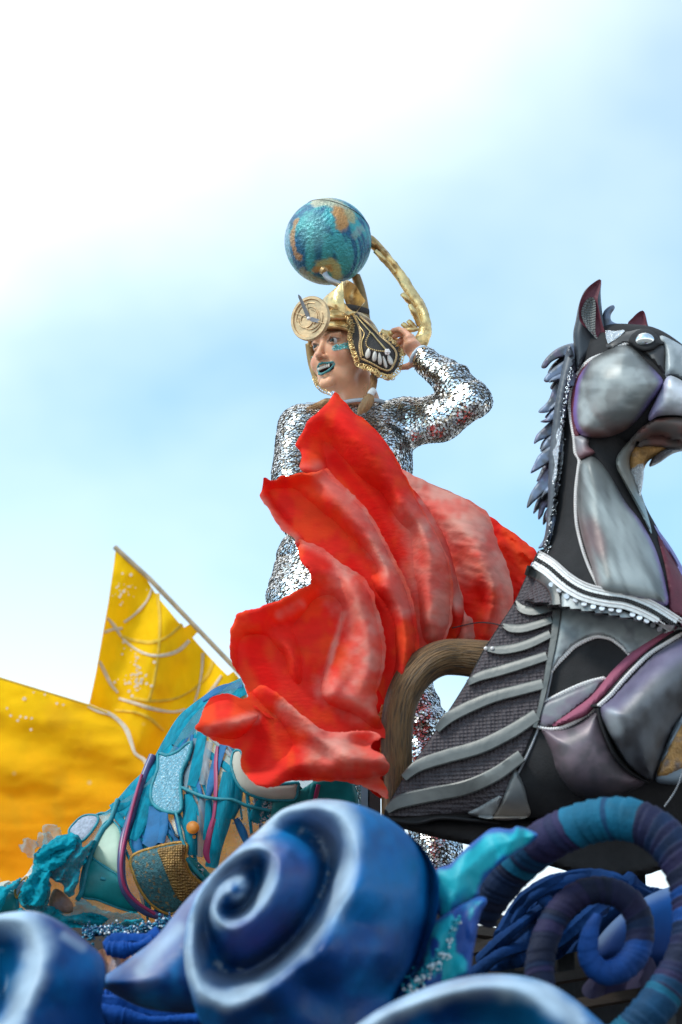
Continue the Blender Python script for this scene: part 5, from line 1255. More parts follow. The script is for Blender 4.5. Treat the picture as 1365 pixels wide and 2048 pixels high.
relief('banner_cloth', s2o, s2Y, lambda U, V, d: .006 * fbm(U / 30, V / 9, 4), .006, M['sail'], s2, sail_paint, step=7, smooth=False)
line_on([ZY([(430, 806), (480, 830), (540, 850), (590, 890), (620, 930), (640, 985), (660, 1040), (700, 1068), (716, 1090)])], s2Y, 'sailwhite', s2, 9)
splat(ZY([(x + rng.normal() * 8, y + rng.normal() * 8) for x, y in ((40, 830), (60, 850), (100, 855), (130, 860), (160, 875), (120, 775), (90, 880), (145, 930), (180, 740), (205, 745), (320, 800), (270, 790))]), s2Y, s2, (2, 4.5))
mk('rope', *tube_mesh(P(*np.array([(-66, 1343, 8.72), (0, 1356, 8.7), (180, 1411, 8.68), (215, 1425, 8.68)]).T), .004, 8), M['sailyellow'], s2)
mk('mast', *beam((float(P(300, 1600, 8.95)[0]), 9.0, 2.7), (float(P(300, 1600, 8.95)[0]), 9.0, float(P(300, 1500, 9.0)[2])), .04, .04), M['pole'], s2)

# ------------------------------------------------------------------ patchwork fish tail
ZT = lambda p: Q(220, 1360, .3077, p)
tail = thing('fish_tail', 'patchwork fish tail of teal net strips, clear film and glitter patches on hoops', 'fish tail', tuple(P(330, 1850, 6.6)))
t_o = [(500, 1352), (470, 1366), (440, 1385), (400, 1420), (370, 1455), (330, 1520), (290, 1570), (240, 1605), (215, 1625), (172, 1640), (140, 1665), (100, 1692), (70, 1722), (50, 1752), (20, 1764), (-40, 1780), (-40, 1860), (60, 1850), (140, 1835), (220, 1858), (330, 1842), (420, 1780), (520, 1700), (660, 1620), (760, 1600), (760, 1540), (700, 1440), (600, 1370)]
tf = tps([[(500, 1352, -.05), (440, 1385, -.05), (370, 1455, -.05), (290, 1570, -.04), (215, 1625, -.02), (140, 1665, -.02), (50, 1752, .0)], [(560, 1420, .10), (480, 1520, .14), (400, 1640, .13), (330, 1740, .12), (220, 1740, .08), (120, 1770, .05), (20, 1810, .02)], [(760, 1570, .05), (660, 1620, .06), (520, 1700, .08), (420, 1780, .06), (330, 1842, .02), (220, 1858, .0)]], .02)
tY = lambda U, V: 6.55 - tf(U, V)
relief('clear_skin', t_o, 6.55, lambda U, V, d: tf(U, V) + .01 * fbm(U / 14, V / 30, 5), .006, M['film'], tail, step=9)
def tstrip(path, wd, m, lift=.012, name='net_strip', n=None, taper=True):
    k = len(path)
    pts = [(a, b, wd * ((.55 + .45 * math.sin(math.pi * (.15 + .75 * i / max(1, k - 1)))) if taper else 1) * rng.uniform(.85, 1.15)) for i, (a, b) in enumerate(path)]
    W, F = strip_mesh(pts, lambda U, V: tY(U, V) - lift - .006 * np.sin(U / 9 + V / 60), .008, n)
    return mk(name, W, F, M[m], tail)
for pth, wd, m, lf in (
    ([(860, 10), (760, 60), (640, 130), (540, 200), (470, 270), (380, 400), (300, 540), (220, 640)], 22, 'tealnet', .01), ([(880, 60), (760, 110), (620, 200), (500, 310), (430, 430)], 30, 'tealnet', .014), ([(860, 30), (720, 60), (600, 130)], 16, 'bluestrip', .018),
    ([(640, 200), (540, 290), (470, 380), (440, 470)], 24, 'bluestrip', .012), ([(420, 440), (330, 540), (250, 640), (150, 760), (60, 880)], 30, 'tealnet', .012), ([(340, 500), (290, 600), (240, 760), (200, 920), (150, 1040)], 26, 'tealnet', .016), ([(300, 560), (180, 690), (80, 800), (10, 840)], 26, 'tealnet', .018),
    ([(290, 820), (290, 920), (280, 1010), (240, 1080)], 34, 'bluestrip', .02), ([(350, 850), (345, 950), (330, 1060)], 22, 'bluestrip', .02), ([(160, 1020), (180, 1080), (200, 1130)], 24, 'bluestrip', .014),
    ([(600, 340), (580, 450), (560, 570), (530, 690)], 26, 'tealnet', .014), ([(560, 380), (530, 500), (500, 620), (490, 700)], 14, 'greyfilm', .012), ([(740, 420), (700, 520), (670, 640), (640, 760)], 18, 'bluestrip', .016), ([(650, 400), (620, 530), (600, 680)], 18, 'greyfilm', .012),
    ([(780, 600), (760, 740), (730, 900), (690, 1080), (660, 1220)], 34, 'tealnet', .02), ([(840, 640), (820, 780), (780, 900)], 24, 'tealnet', .018), ([(820, 900), (860, 980), (900, 1080)], 16, 'bluestrip', .016),
    ([(510, 740), (520, 880), (530, 1020), (540, 1140)], 26, 'tealnet', .012), ([(600, 760), (600, 900), (590, 1060), (580, 1150)], 24, 'greyfilm', .01), ([(640, 780), (640, 900), (620, 1040)], 14, 'tealnet', .016),
    ([(500, 1160), (560, 1220), (620, 1280), (680, 1330)], 26, 'tealsat', .016), ([(1060, 720), (1000, 800), (940, 900), (1080, 860)], 26, 'tealnet', .014), ([(1240, 690), (1160, 760), (1060, 830)], 30, 'tealsat', .016), ([(1340, 680), (1300, 760), (1240, 800)], 24, 'tealsat', .016),
    ([(700, 430), (690, 540), (690, 700), (680, 860), (660, 960)], 9, 'magenta', .022), ([(680, 900), (650, 1000), (630, 1120), (650, 1190)], 16, 'magenta', .02), ([(1360, 680), (1345, 740), (1330, 800)], 11, 'magenta', .022),
    ([(20, 850), (60, 900), (110, 960)], 18, 'tealnet', .018), ([(-60, 1290), (80, 1330), (140, 1420)], 10, 'tealcord', .02)):
    tstrip(ZT(pth), wd, m, lf)
for i in range(34):
    f = rng.random(); top = spl(np.array([(470, 1372, 0), (400, 1425, 0), (335, 1520, 0), (285, 1580, 0), (225, 1628, 0)]), 40)[int(f * 39)]
    bx = top[0] + 40 + rng.uniform(-20, 60); by = top[1] + rng.uniform(120, 300)
    tstrip([(top[0] + 8, top[1] + 10), (top[0] + (bx - top[0]) * .25, top[1] + (by - top[1]) * .3), (bx - 10, top[1] + (by - top[1]) * .7), (bx, by)], rng.uniform(5, 13), ['tealnet', 'tealnet', 'greyfilm', 'bluestrip', 'tealnet'][i % 5], rng.uniform(.002, .012))
def tcord(path, r, m, name='hoop', lift=.02):
    pp = [(a, b, float(tY(np.array([a]), np.array([b]))[0]) - lift, r) for a, b in path]
    W, F = ptube(pp, 10, len(path) * 10); return mk(name, W, F, M[m], tail)
tcord([(306, 1512), (292, 1545), (276, 1590), (262, 1635), (248, 1678), (243, 1725), (247, 1770), (262, 1798), (290, 1822), (325, 1834)], 8, 'violet', lift=.03)
tcord([(284, 1550), (270, 1600), (257, 1650), (246, 1700), (243, 1740), (252, 1778), (275, 1805), (310, 1828)], 3.2, 'magenta', 'piping', lift=.06)
tcord(ZT([(470, 700), (560, 740), (640, 765), (720, 775), (800, 780), (900, 820), (1040, 850)]), 3.4, 'tealcord', 'frame_cord', lift=.03)
tcord(ZT([(430, 860), (450, 940), (470, 1030), (490, 1080)]), 3.2, 'tealcord', 'frame_cord', lift=.03)
tcord(ZT([(375, 975), (410, 1000), (450, 1025)]), 3, 'steel', 'frame_cord', lift=.01)
tcord(ZT([(500, 1160), (560, 1240), (620, 1300)]), 4, 'tealcord', 'frame_cord', lift=.03)
tcord([(172, 1642), (200, 1628), (214, 1626), (240, 1606), (290, 1570), (330, 1520), (368, 1456), (400, 1420), (440, 1386), (480, 1360)], 3.5, 'tealcord', 'frame_cord', lift=-.02)
tcord([(236, 1600), (222, 1640), (206, 1660), (190, 1690), (176, 1730), (165, 1780), (155, 1800)], 5, 'tealcord', 'frame_cord', lift=.03)
def patch(o, m, edge, er=3.4, lift=.028, b=.008, name='patch'):
    pp = relief(name, o, lambda U, V: tY(U, V) - lift, bulge(b, 14), .008, M[m], tail, step=5)
    if edge:
        oo = spl(np.array(o, float), 60, closed=True)
        y = tY(oo[:, 0], oo[:, 1]) - lift
        W, F = tube_mesh(P(oo[:, 0], oo[:, 1], y), er * mpp(6.4), 8, closed=True); mk('binding', W, F, M[edge], pp)
    return pp
patch(ZT([(318, 482), (370, 492), (440, 468), (530, 402), (512, 500), (468, 600), (460, 700), (462, 850), (380, 858), (312, 832), (272, 782), (272, 700), (312, 580)]), 'denim', 'tealcord', 4)
p2 = ZT([(142, 1152), (300, 1088), (490, 1060), (490, 1160), (522, 1260), (592, 1340), (500, 1450), (400, 1518), (300, 1480), (222, 1400), (162, 1280)])
patch(p2, 'tealglit', 'goldbraid', 3.4)
patch(ZT([(310, 1100), (370, 1085), (486, 1072), (484, 1160), (516, 1262), (580, 1340), (480, 1440), (420, 1380), (370, 1260), (330, 1160)]), 'goldnet', None, lift=.04, name='net_overlay')
patch(ZT([(792, 560), (806, 470), (850, 460), (860, 480), (900, 600), (1000, 680), (1220, 670), (1222, 690), (1205, 772), (1120, 782), (1020, 776), (900, 738), (830, 670)]), 'cream', 'tealcord', 3.4)
ZM = lambda p: Q(0, 1640, .3077, p)
patch(ZM([(602, 232), (640, 92), (708, 4), (780, 62), (790, 200), (784, 358), (700, 310)]), 'mint', 'tealcord', 2.6, lift=.02)
patch(ZM([(552, 282), (592, 248), (700, 318), (782, 372), (832, 470), (896, 590), (800, 580), (640, 520), (528, 482)]), 'tealsat', 'tealcord', 2.6, lift=.022)
patch(ZM([(450, 82), (500, 6), (560, -30), (636, -22), (622, 40), (530, 138)]), 'greydenim', 'tealcord', 2.8, lift=.02)
patch(ZM([(100, 470), (110, 430), (150, 390), (176, 372), (160, 430), (130, 480), (112, 506)]), 'greydenim', 'goldbraid', 2.6, lift=.03)
patch(ZM([(-20, 470), (20, 460), (90, 470), (112, 520), (110, 590), (40, 600), (-20, 620)]), 'tealsat', 'tealcord', 3, lift=.02)
patch(ZM([(-20, 420), (20, 400), (70, 395), (40, 430), (-20, 450)]), 'cream', None, lift=.02)
patch(ZM([(318, 540), (352, 450), (400, 462), (450, 510), (476, 550), (470, 600), (400, 606), (350, 590)]), 'leaf', None, lift=.02)
patch(ZM([(570, 600), (640, 610), (700, 640), (660, 680), (600, 660)]), 'leaf', None, lift=.0)
o_ = patch([(386 + 13 * math.cos(a), 1655 + 13 * math.sin(a)) for a in np.linspace(0, 2 * math.pi, 18, endpoint=False)], 'orange', None, lift=.04, name='orange_disc')
patch(ZT([(540, 1010), (560, 1010), (555, 1030), (540, 1030)]), 'orange', None, name='orange_disc')
patch([(548, 1600), (600, 1580), (640, 1558), (700, 1550), (706, 1640), (560, 1660)], 'tealsat', None, lift=.02)
# tulle bunches: long ruffled veils
def bunch(cx, cy, rx, ry, n, m, lift=.04):
    parts = []
    for i in range(n):
        a0 = rng.uniform(-1.2, .2) + (math.pi if rng.random() < .5 else 0); x0 = cx + rng.normal() * rx * .45; y0 = cy + rng.normal() * ry * .45
        ln = rng.uniform(.7, 1.5) * max(rx, ry); w_ = rng.uniform(26, 56); k = 22; e_ = 14; rows = []
        b1, b2, b3 = rng.uniform(0, 6, 3); bend = rng.normal() * .5
        for j in range(k):
            f = j / (k - 1); aa = a0 + bend * (f - .5); x = x0 + math.cos(aa) * ln * (f - .5); y = y0 + math.sin(aa) * ln * (f - .5)
            yy = float(tY(np.array([x]), np.array([y]))[0]) - lift - .02 * math.sin(b3 + f * 3)
            wl = w_ * (.35 + .65 * math.sin(math.pi * min(1, f * .9 + .1))) * (1 + .25 * math.sin(f * 9 + b1))
            row = []
            for e in range(e_):
                g_ = (e / (e_ - 1) - .5) * wl
                row.append(P(x - math.sin(aa) * g_ + 1.5 * math.sin(e * .7 + b2 + f * 3), y + math.cos(aa) * g_ + 1.5 * math.sin(e * .6 + b1 + f * 4), yy + .018 * math.sin(e * .8 + b1 + f * 2.5) + .008 * math.sin(e * .5 + f * 5 + b2)))
            rows.append(row)
        parts.append((np.array(rows).reshape(-1, 3), grid_faces(k, e_)))
    return join(*parts)
def veil(o, seed, lift=.05, amp=.035, m='veil', ang=.9):
    ca_, sa_ = math.cos(ang), math.sin(ang)
    def h(U, V, d):
        a_ = U * ca_ + V * sa_; b_ = -U * sa_ + V * ca_
        return amp * np.sin(b_ / 5.5 + 7 * fbm(a_ / 60, b_ / 40, seed)) * .45 + amp * (1 - 2 * np.abs(fbm(U / 17, V / 17, seed + 3, 4) - .5)) + .02 * np.sqrt(np.clip(d / 12, 0, 1))
    oo = spl(np.array(o, float), 90, closed=True); n_o = rng.normal(size=(90, 2)) * 1.5
    return relief('net_drape', oo + n_o, lambda U, V: tY(U, V) - lift, h, .006, M[m], tail, step=3, sharp=None)
veil(ZM([(208, 330), (222, 250), (240, 200), (310, 150), (360, 110), (430, 84), (500, 90), (530, 140), (548, 180), (600, 130), (618, 150), (570, 250), (530, 330), (490, 470), (440, 500), (410, 430), (350, 390), (310, 380), (330, 450), (300, 560), (230, 606), (150, 560), (118, 510), (170, 420)]), 3, .05, .045, ang=-.8)
veil(ZM([(240, 220), (330, 150), (430, 100), (500, 130), (470, 220), (400, 300), (330, 330), (260, 320)]), 9, .085, .05, ang=-.5)
veil(ZM([(150, 420), (220, 340), (330, 330), (320, 420), (290, 540), (210, 560), (140, 520)]), 14, .085, .05, ang=-1.1)
veil(ZM([(280, 600), (350, 580), (460, 600), (520, 500), (620, 570), (760, 600), (890, 600), (910, 640), (760, 670), (620, 690), (480, 690), (340, 660)]), 21, .04, .035, 'tulle', .1)
veil(ZM([(300, 640), (430, 650), (560, 690), (720, 680), (900, 640), (940, 660), (760, 710), (560, 730), (400, 700)]), 27, .06, .03, ang=.05)
veil(ZM([(120, 570), (220, 600), (320, 560), (430, 620), (560, 600), (700, 640), (600, 710), (420, 700), (240, 690), (130, 640)]), 44, .035, .03, ang=.3)
veil(ZM([(-40, 440), (40, 430), (100, 390), (140, 380), (110, 440), (60, 470), (20, 560), (-40, 600)]), 31, .05, .03, ang=-.6)
W, F = bunch(100, 1705, 40, 40, 7, 0)
mk('tulle', W, F, M['tulle'], tail, kind='stuff')
pts = np.array([(ZT([(1040 + rng.normal() * 70, 850 + rng.normal() * 70)])[0]) for i in range(380)] + [(ZT([(540 + rng.normal() * 40, 1270 + rng.normal() * 40)])[0]) for i in range(110)])
nn_ = rng.normal(size=(len(pts), 3)) * .5 + np.array([0, -1, .5])
W, F = discs(P(pts[:, 0], pts[:, 1], tY(pts[:, 0], pts[:, 1]) - .02), nn_, rng.uniform(1.2, 2.8, len(pts)) * mpp(6.4), 6)
mk('loose_sequins', W, F, M['silverglit'], tail, kind='stuff', smooth=False)
for u in (330, 520):
    pt = P(u, 1800, 6.6)
    mk('stand', *beam((pt[0], 6.62, 2.71), (pt[0], 6.62, pt[2]), .03, .03), M['steel'], tail)

# ------------------------------------------------------------------ person: signed distance body, surface nets
def surf_nets(D, lo, h):
    s = D < 0
    nx, ny, nz_ = D.shape
    c = [(i, j, k) for i in (0, 1) for j in (0, 1) for k in (0, 1)]
    cnt = np.zeros((nx - 1, ny - 1, nz_ - 1), np.int8)
    for i, j, k in c: cnt += s[i:nx - 1 + i, j:ny - 1 + j, k:nz_ - 1 + k]
    act = (cnt > 0) & (cnt < 8)
    idx = -np.ones(act.shape, np.int64); A = np.argwhere(act); idx[act] = np.arange(len(A))
    acc = np.zeros((len(A), 3)); n = np.zeros(len(A))
    vals = {o: D[A[:, 0] + o[0], A[:, 1] + o[1], A[:, 2] + o[2]] for o in c}
    for o in c:
        for ax in range(3):
            if o[ax]: continue
            o2 = list(o); o2[ax] = 1; o2 = tuple(o2)
            a, b = vals[o], vals[o2]
            m = (a < 0) != (b < 0)
            t = np.where(m, a / np.where(m, a - b, 1), 0)
            p = np.tile(np.array(o, float), (len(A), 1)); p[:, ax] = t
            acc[m] += p[m]; n[m] += 1
    V = lo + h * (A + acc / n[:, None])
    F = []
    for ax in range(3):
        u, w_ = [(1, 2), (2, 0), (0, 1)][ax]
        a = np.take(s, range(0, s.shape[ax] - 1), ax); b = np.take(s, range(1, s.shape[ax]), ax)
        E = np.argwhere(a != b)
        ok = (E[:, u] > 0) & (E[:, w_] > 0) & (E[:, u] < D.shape[u] - 1) & (E[:, w_] < D.shape[w_] - 1)
        E = E[ok]
        sg = s[E[:, 0], E[:, 1], E[:, 2]]
        q = []
        for du, dw in ((0, 0), (1, 0), (1, 1), (0, 1)):
            g_ = E.copy(); g_[:, u] -= du; g_[:, w_] -= dw
            q.append(idx[g_[:, 0], g_[:, 1], g_[:, 2]])
        q = np.stack(q, 1); q = q[(q >= 0).all(1)] if (q < 0).any() else q
        sg = sg[:len(q)]
        q[~sg] = q[~sg][:, ::-1]
        F.append(q)
    return V, np.vstack(F)
def rot(R_):                                     # columns = local axes
    return np.asarray(R_, float)
def sdf(prims, lo, hi, h, off=0.0):
    lo = np.asarray(lo, float); hi = np.asarray(hi, float)
    dim = np.ceil((hi - lo) / h).astype(int) + 1
    D = np.full(dim, 1.0, np.float32)
    ax = [lo[i] + h * np.arange(dim[i]) for i in range(3)]
    for pr in prims:
        kind, k = pr[0], pr[1]
        if kind in ('cap', 'sub'):
            a, b, ra, rb = [np.asarray(x, float) for x in pr[2:6]]
            R0 = max(float(ra), float(rb)); mn = np.minimum(a, b) - R0 - 3 * k - .012 - off; mx = np.maximum(a, b) + R0 + 3 * k + .012 + off
        else:
            c_, r_, B = np.asarray(pr[2], float), np.asarray(pr[3], float), np.asarray(pr[4], float)
            R0 = r_.max(); mn = c_ - R0 - 3 * k - .012 - off; mx = c_ + R0 + 3 * k + .012 + off
        i0 = np.maximum(0, np.floor((mn - lo) / h).astype(int)); i1 = np.minimum(dim, np.ceil((mx - lo) / h).astype(int) + 1)
        if (i1 <= i0).any(): continue
        X, Y, Z = np.meshgrid(ax[0][i0[0]:i1[0]], ax[1][i0[1]:i1[1]], ax[2][i0[2]:i1[2]], indexing='ij')
        p = np.stack([X, Y, Z], -1)
        if kind in ('cap', 'sub'):
            ab = b - a; t = np.clip(((p - a) @ ab) / max(ab @ ab, 1e-9), 0, 1)
            d = np.linalg.norm(p - a - t[..., None] * ab, axis=-1) - (ra + (rb - ra) * t)
        else:
            q_ = (p - c_) @ B
            k0 = np.linalg.norm(q_ / r_, axis=-1); k1 = np.linalg.norm(q_ / (r_ * r_), axis=-1)
            d = k0 * (k0 - 1) / np.maximum(k1, 1e-9)
        sl = (slice(i0[0], i1[0]), slice(i0[1], i1[1]), slice(i0[2], i1[2]))
        g_ = D[sl]
        if kind in ('sub', 'esub'):
            d = -d; hh = np.clip(.5 - .5 * (g_ - d) / max(k, 1e-6), 0, 1)     # smooth max
            D[sl] = g_ * (1 - hh) + d * hh + k * hh * (1 - hh)
        else:
            hh = np.clip(.5 + .5 * (g_ - d) / max(k, 1e-6), 0, 1)
            D[sl] = g_ * (1 - hh) + d * hh - k * hh * (1 - hh)
    return surf_nets(D - off, lo, h)
def nrm_of(V, F):
    F = np.asarray(F); n = np.zeros_like(V)
    f = np.cross(V[F[:, 2]] - V[F[:, 0]], V[F[:, 3]] - V[F[:, 1]])
    for i in range(4): np.add.at(n, F[:, i], f)
    return n / (np.linalg.norm(n, axis=1)[:, None] + 1e-12)

# head frame: x = her left, y = face direction, z = up
YAW = R(43)
HS = 1.06
HC = P(690, 703, 6.5)
fx = np.array([math.cos(YAW), -math.sin(YAW), 0]); fy = np.array([-math.sin(YAW), -math.cos(YAW), 0]); fz = np.array([0, 0, 1.0])
TILT = R(-3)
fy, fz = fy * math.cos(TILT) + fz * math.sin(TILT), fz * math.cos(TILT) - fy * math.sin(TILT)
HB3 = np.stack([fx, fy, fz], 1)
def Hd(x, y=None, z=None):
    p = np.asarray(x if y is None else (x, y, z), float)
    return HC + HS * (p @ HB3.T)
def hcap(a, b, ra, rb, k=.008, kind='cap'): return (kind, k, Hd(a), Hd(b), ra * HS, rb * HS)
def hell(c, r, k=.012, kind='ell'): return (kind, k, Hd(c), np.array(r) * HS, HB3)
head = [hell((0, -.015, .035), (.074, .096, .088)), hell((0, .032, -.028), (.065, .060, .082), .02), hell((0, .040, -.088), (.050, .042, .032), .025), hcap((-.010, .078, -.114), (.010, .078, -.114), .014, .014, .014)]
for s_ in (-1, 1):
    head += [hell((s_ * .043, .060, -.040), (.024, .023, .023), .018), hcap((s_ * .050, .02, -.06), (s_ * .034, .045, -.098), .018, .016, .018), hcap((s_ * .012, .088, .022), (s_ * .044, .072, .018), .010, .010, .012),
             hell((s_ * .072, -.01, -.01), (.010, .02, .03), .006)]
    head += [hell((s_ * .031, .103, .001), (.017, .016, .010), .008, 'esub')]
    head += [hcap((s_ * .046, .073, .003), (s_ * .032, .0875, .0105), .0035, .0045, .003), hcap((s_ * .032, .0875, .0105), (s_ * .017, .084, .002), .0045, .003, .003), hcap((s_ * .046, .073, .001), (s_ * .032, .0850, -.0065), .003, .003, .004), hcap((s_ * .032, .0850, -.0065), (s_ * .018, .083, -.002), .003, .003, .004)]
head += [hcap((0, .086, .006), (0, .107, -.036), .0075, .0080, .009), hell((0, .107, -.0405), (.0092, .0100, .0082), .006), hell((.0115, .095, -.043), (.0062, .009, .0065), .005), hell((-.0115, .095, -.043), (.0062, .009, .0065), .005),
         hell((.0065, .100, -.0505), (.004, .006, .003), .003, 'esub'), hell((-.0065, .100, -.0505), (.004, .006, .003), .003, 'esub')]
LIPU = [(-.034, .074, -.0600), (-.018, .091, -.0630), (-.005, .0995, -.0615), (0, .1000, -.0630), (.005, .0995, -.0615), (.018, .091, -.0630), (.034, .074, -.0600)]
LIPL = [(-.033, .074, -.0620), (-.018, .088, -.0840), (0, .0940, -.0905), (.018, .088, -.0840), (.033, .074, -.0620)]
head += [hell((0, .086, -.0745), (.030, .024, .0120), .004, 'esub')]
for L_, r0 in ((LIPU, .0030), (LIPL, .0034)):
    for a_, b_ in zip(L_[:-1], L_[1:]): head.append(hcap(a_, b_, r0 if abs(a_[0]) < .02 else r0 * .7, r0 if abs(b_[0]) < .02 else r0 * .7, .003))
nk0, nk1 = Hd(0, -.022, -.07), P(722, 806, 6.53)
head += [('cap', .02, nk0, nk1, .056, .056), ('cap', .02, Hd(.03, .03, -.10), P(712, 806, 6.50), .022, .02)]
# hand raised to the back of the helmet
hd = lambda u, v, y: P(u, v, y)
WR = hd(838, 714, 6.47)
hand = [('ell', .008, hd(824, 694, 6.475), (.026, .040, .020), np.eye(3)), ('cap', .008, WR, hd(826, 698, 6.475), .0235, .023), ('cap', .008, hd(826, 698, 6.475), hd(819, 678, 6.475), .022, .018), ('cap', .01, WR, hd(852, 726, 6.46), .025, .029),
        ('cap', .008, hd(822, 690, 6.46), hd(818, 676, 6.45), .016, .012)]
for ch, r0 in (([(817, 671, 6.46), (808, 663, 6.475), (798, 659, 6.485), (787, 661, 6.495)], .0098), ([(821, 674, 6.475), (809, 669, 6.49), (798, 668, 6.50), (789, 673, 6.505)], .0098), ([(823, 680, 6.49), (812, 677, 6.505), (803, 680, 6.515), (796, 685, 6.515)], .0092),
               ([(824, 687, 6.50), (815, 686, 6.515), (808, 690, 6.52), (803, 694, 6.52)], .0082), ([(834, 716, 6.46), (826, 727, 6.465), (815, 733, 6.475), (803, 735, 6.485)], .0108)):
    for i, (a_, b_) in enumerate(zip(ch[:-1], ch[1:])):
        hand.append(('cap', .0035, hd(*a_), hd(*b_), r0 * (1 - .08 * i), r0 * (1 - .08 * (i + 1))))
# torso and limbs (u, v, Y)
J = lambda u, v, y: P(u, v, y)
TB = np.stack([np.array([math.cos(R(18)), -math.sin(R(18)), 0]), np.array([math.sin(R(18)), math.cos(R(18)), 0]), np.array([0, 0, 1.0])], 1)
body = [('ell', .03, J(716, 905, 6.54), (.150, .100, .118), TB), ('ell', .04, J(724, 955, 6.55), (.138, .095, .15), TB), ('ell', .05, J(705, 1040, 6.56), (.122, .092, .14), TB), ('ell', .05, J(672, 1130, 6.57), (.172, .118, .145), TB), ('ell', .04, J(668, 1180, 6.58), (.178, .12, .12), TB),
        ('ell', .03, J(680, 905, 6.45), (.058, .05, .055), TB), ('ell', .03, J(765, 895, 6.44), (.058, .05, .055), TB),
        ('cap', .05, J(712, 852, 6.54), J(612, 856, 6.55), .050, .058), ('cap', .05, J(730, 850, 6.54), J(806, 842, 6.53), .050, .056),
        ('cap', .03, J(601, 858, 6.55), J(585, 950, 6.50), .060, .050), ('cap', .02, J(585, 950, 6.50), J(600, 1040, 6.42), .048, .042), ('cap', .02, J(600, 1040, 6.42), J(690, 1110, 6.24), .042, .030), ('ell', .01, J(715, 1120, 6.20), (.045, .03, .025), np.eye(3)),
        ('cap', .03, J(812, 846, 6.53), J(880, 836, 6.47), .062, .058), ('cap', .02, J(880, 836, 6.47), J(942, 802, 6.42), .058, .047), ('cap', .02, J(942, 796, 6.42), J(905, 762, 6.43), .045, .043), ('cap', .02, J(905, 762, 6.43), J(846, 718, 6.46), .043, .031),
        ('cap', .05, J(608, 1200, 6.56), J(648, 1440, 6.54), .092, .062), ('cap', .03, J(648, 1440, 6.54), J(706, 1700, 6.58), .058, .060), ('cap', .02, J(706, 1700, 6.58), J(708, 1860, 6.60), .060, .075),
        ('cap', .05, J(742, 1200, 6.58), J(838, 1440, 6.58), .092, .062), ('cap', .03, J(838, 1440, 6.58), J(872, 1690, 6.62), .058, .062), ('cap', .02, J(872, 1690, 6.62), J(884, 1855, 6.64), .062, .080)]
feet = [('cap', .02, J(708, 1862, 6.60), J(690, 1878, 6.44), .042, .036), ('cap', .02, J(884, 1858, 6.64), J(892, 1876, 6.48), .042, .036)]
prs = thing('person', 'performer in silver sequin suit with teal lips raising one hand to the headdress', 'person', tuple(P(790, 1890, 6.55)))
HV, HF_ = sdf(head, HC - np.array([.15, .16, .27]), HC + np.array([.15, .16, .16]), .0026)
HV2, HF2 = sdf(hand, P(820, 700, 6.48) - np.array([.08, .10, .09]), P(820, 700, 6.48) + np.array([.08, .10, .09]), .0022)
BV, BF = sdf(body + feet, (-.35, 6.05, 2.70), (.50, 6.95, 4.45), .012)
lx = (HV - HC) @ HB3 / HS                               # local head coordinates
sk = np.tile((.78, .40, .235), (len(HV), 1))
def nearp(poly, pts):
    best = np.full(len(pts), 9.0)
    for a_, b_ in zip(poly[:-1], poly[1:]):
        a_, b_ = np.array(a_), np.array(b_); t = np.clip(((pts - a_) @ (b_ - a_)) / ((b_ - a_) @ (b_ - a_)), 0, 1)
        best = np.minimum(best, np.linalg.norm(pts - a_ - t[:, None] * (b_ - a_), axis=1))
    return best
fr = lx[:, 1] > .03
for s_ in (-1, 1):
    k = 1 - ss(np.linalg.norm((lx - np.array([s_ * .042, .075, -.035])) / np.array([1.2, 1, 1]), axis=1), .008, .03); sk = lerp(sk, (.62, .20, .13), .5 * k)
    k = (1 - ss(nearp([(s_ * .016, .092, .019), (s_ * .032, .088, .026), (s_ * .047, .076, .022)], lx), .0030, .0060)) * fr; sk = lerp(sk, (.13, .065, .03), .9 * k)
    k = 1 - ss(nearp([(s_ * .047, .075, .003), (s_ * .032, .0905, .0085), (s_ * .017, .086, .001)], lx), .002, .0045); sk = lerp(sk, (.05, .03, .025), .8 * k)
    k = 1 - ss(nearp([(s_ * .046, .075, -.001), (s_ * .032, .087, -.009), (s_ * .018, .085, -.004)], lx), .0015, .0045); sk = lerp(sk, (.30, .14, .10), .5 * k)
k = 1 - ss(np.linalg.norm(lx - np.array([0, .116, -.042]), axis=1), .004, .02); sk = lerp(sk, (.62, .24, .18), .35 * k)
k = np.maximum(1 - ss(nearp(LIPU, lx), .0034, .0048), 1 - ss(nearp(LIPL, lx), .0038, .0052)); sk = lerp(sk, (.010, .21, .23), .95 * k)
inm = (np.linalg.norm((lx - np.array([0, .084, -.0745])) / np.array([.030, .024, .0120]), axis=1) < 1.02) & (k < .5); sk[inm] = (.12, .03, .03)
skin2 = np.tile((.78, .39, .235), (len(HV2), 1)); skin3 = np.tile((.60, .34, .25), (len(BV), 1))
kn = fbm(HV2[:, 0] * 60, HV2[:, 2] * 60, 5); skin2 = lerp(skin2, (.60, .25, .18), .5 * kn)
# the skin under the suit stays a little inside it
BN = nrm_of(BV, BF)
V = np.vstack([HV, HV2, BV - BN * .006]); F = np.vstack([HF_, HF2 + len(HV), BF + len(HV) + len(HV2)])
mk('body', V, F, M['skin'], prs, paint=np.vstack([sk, skin2, skin3]), sharp=None)
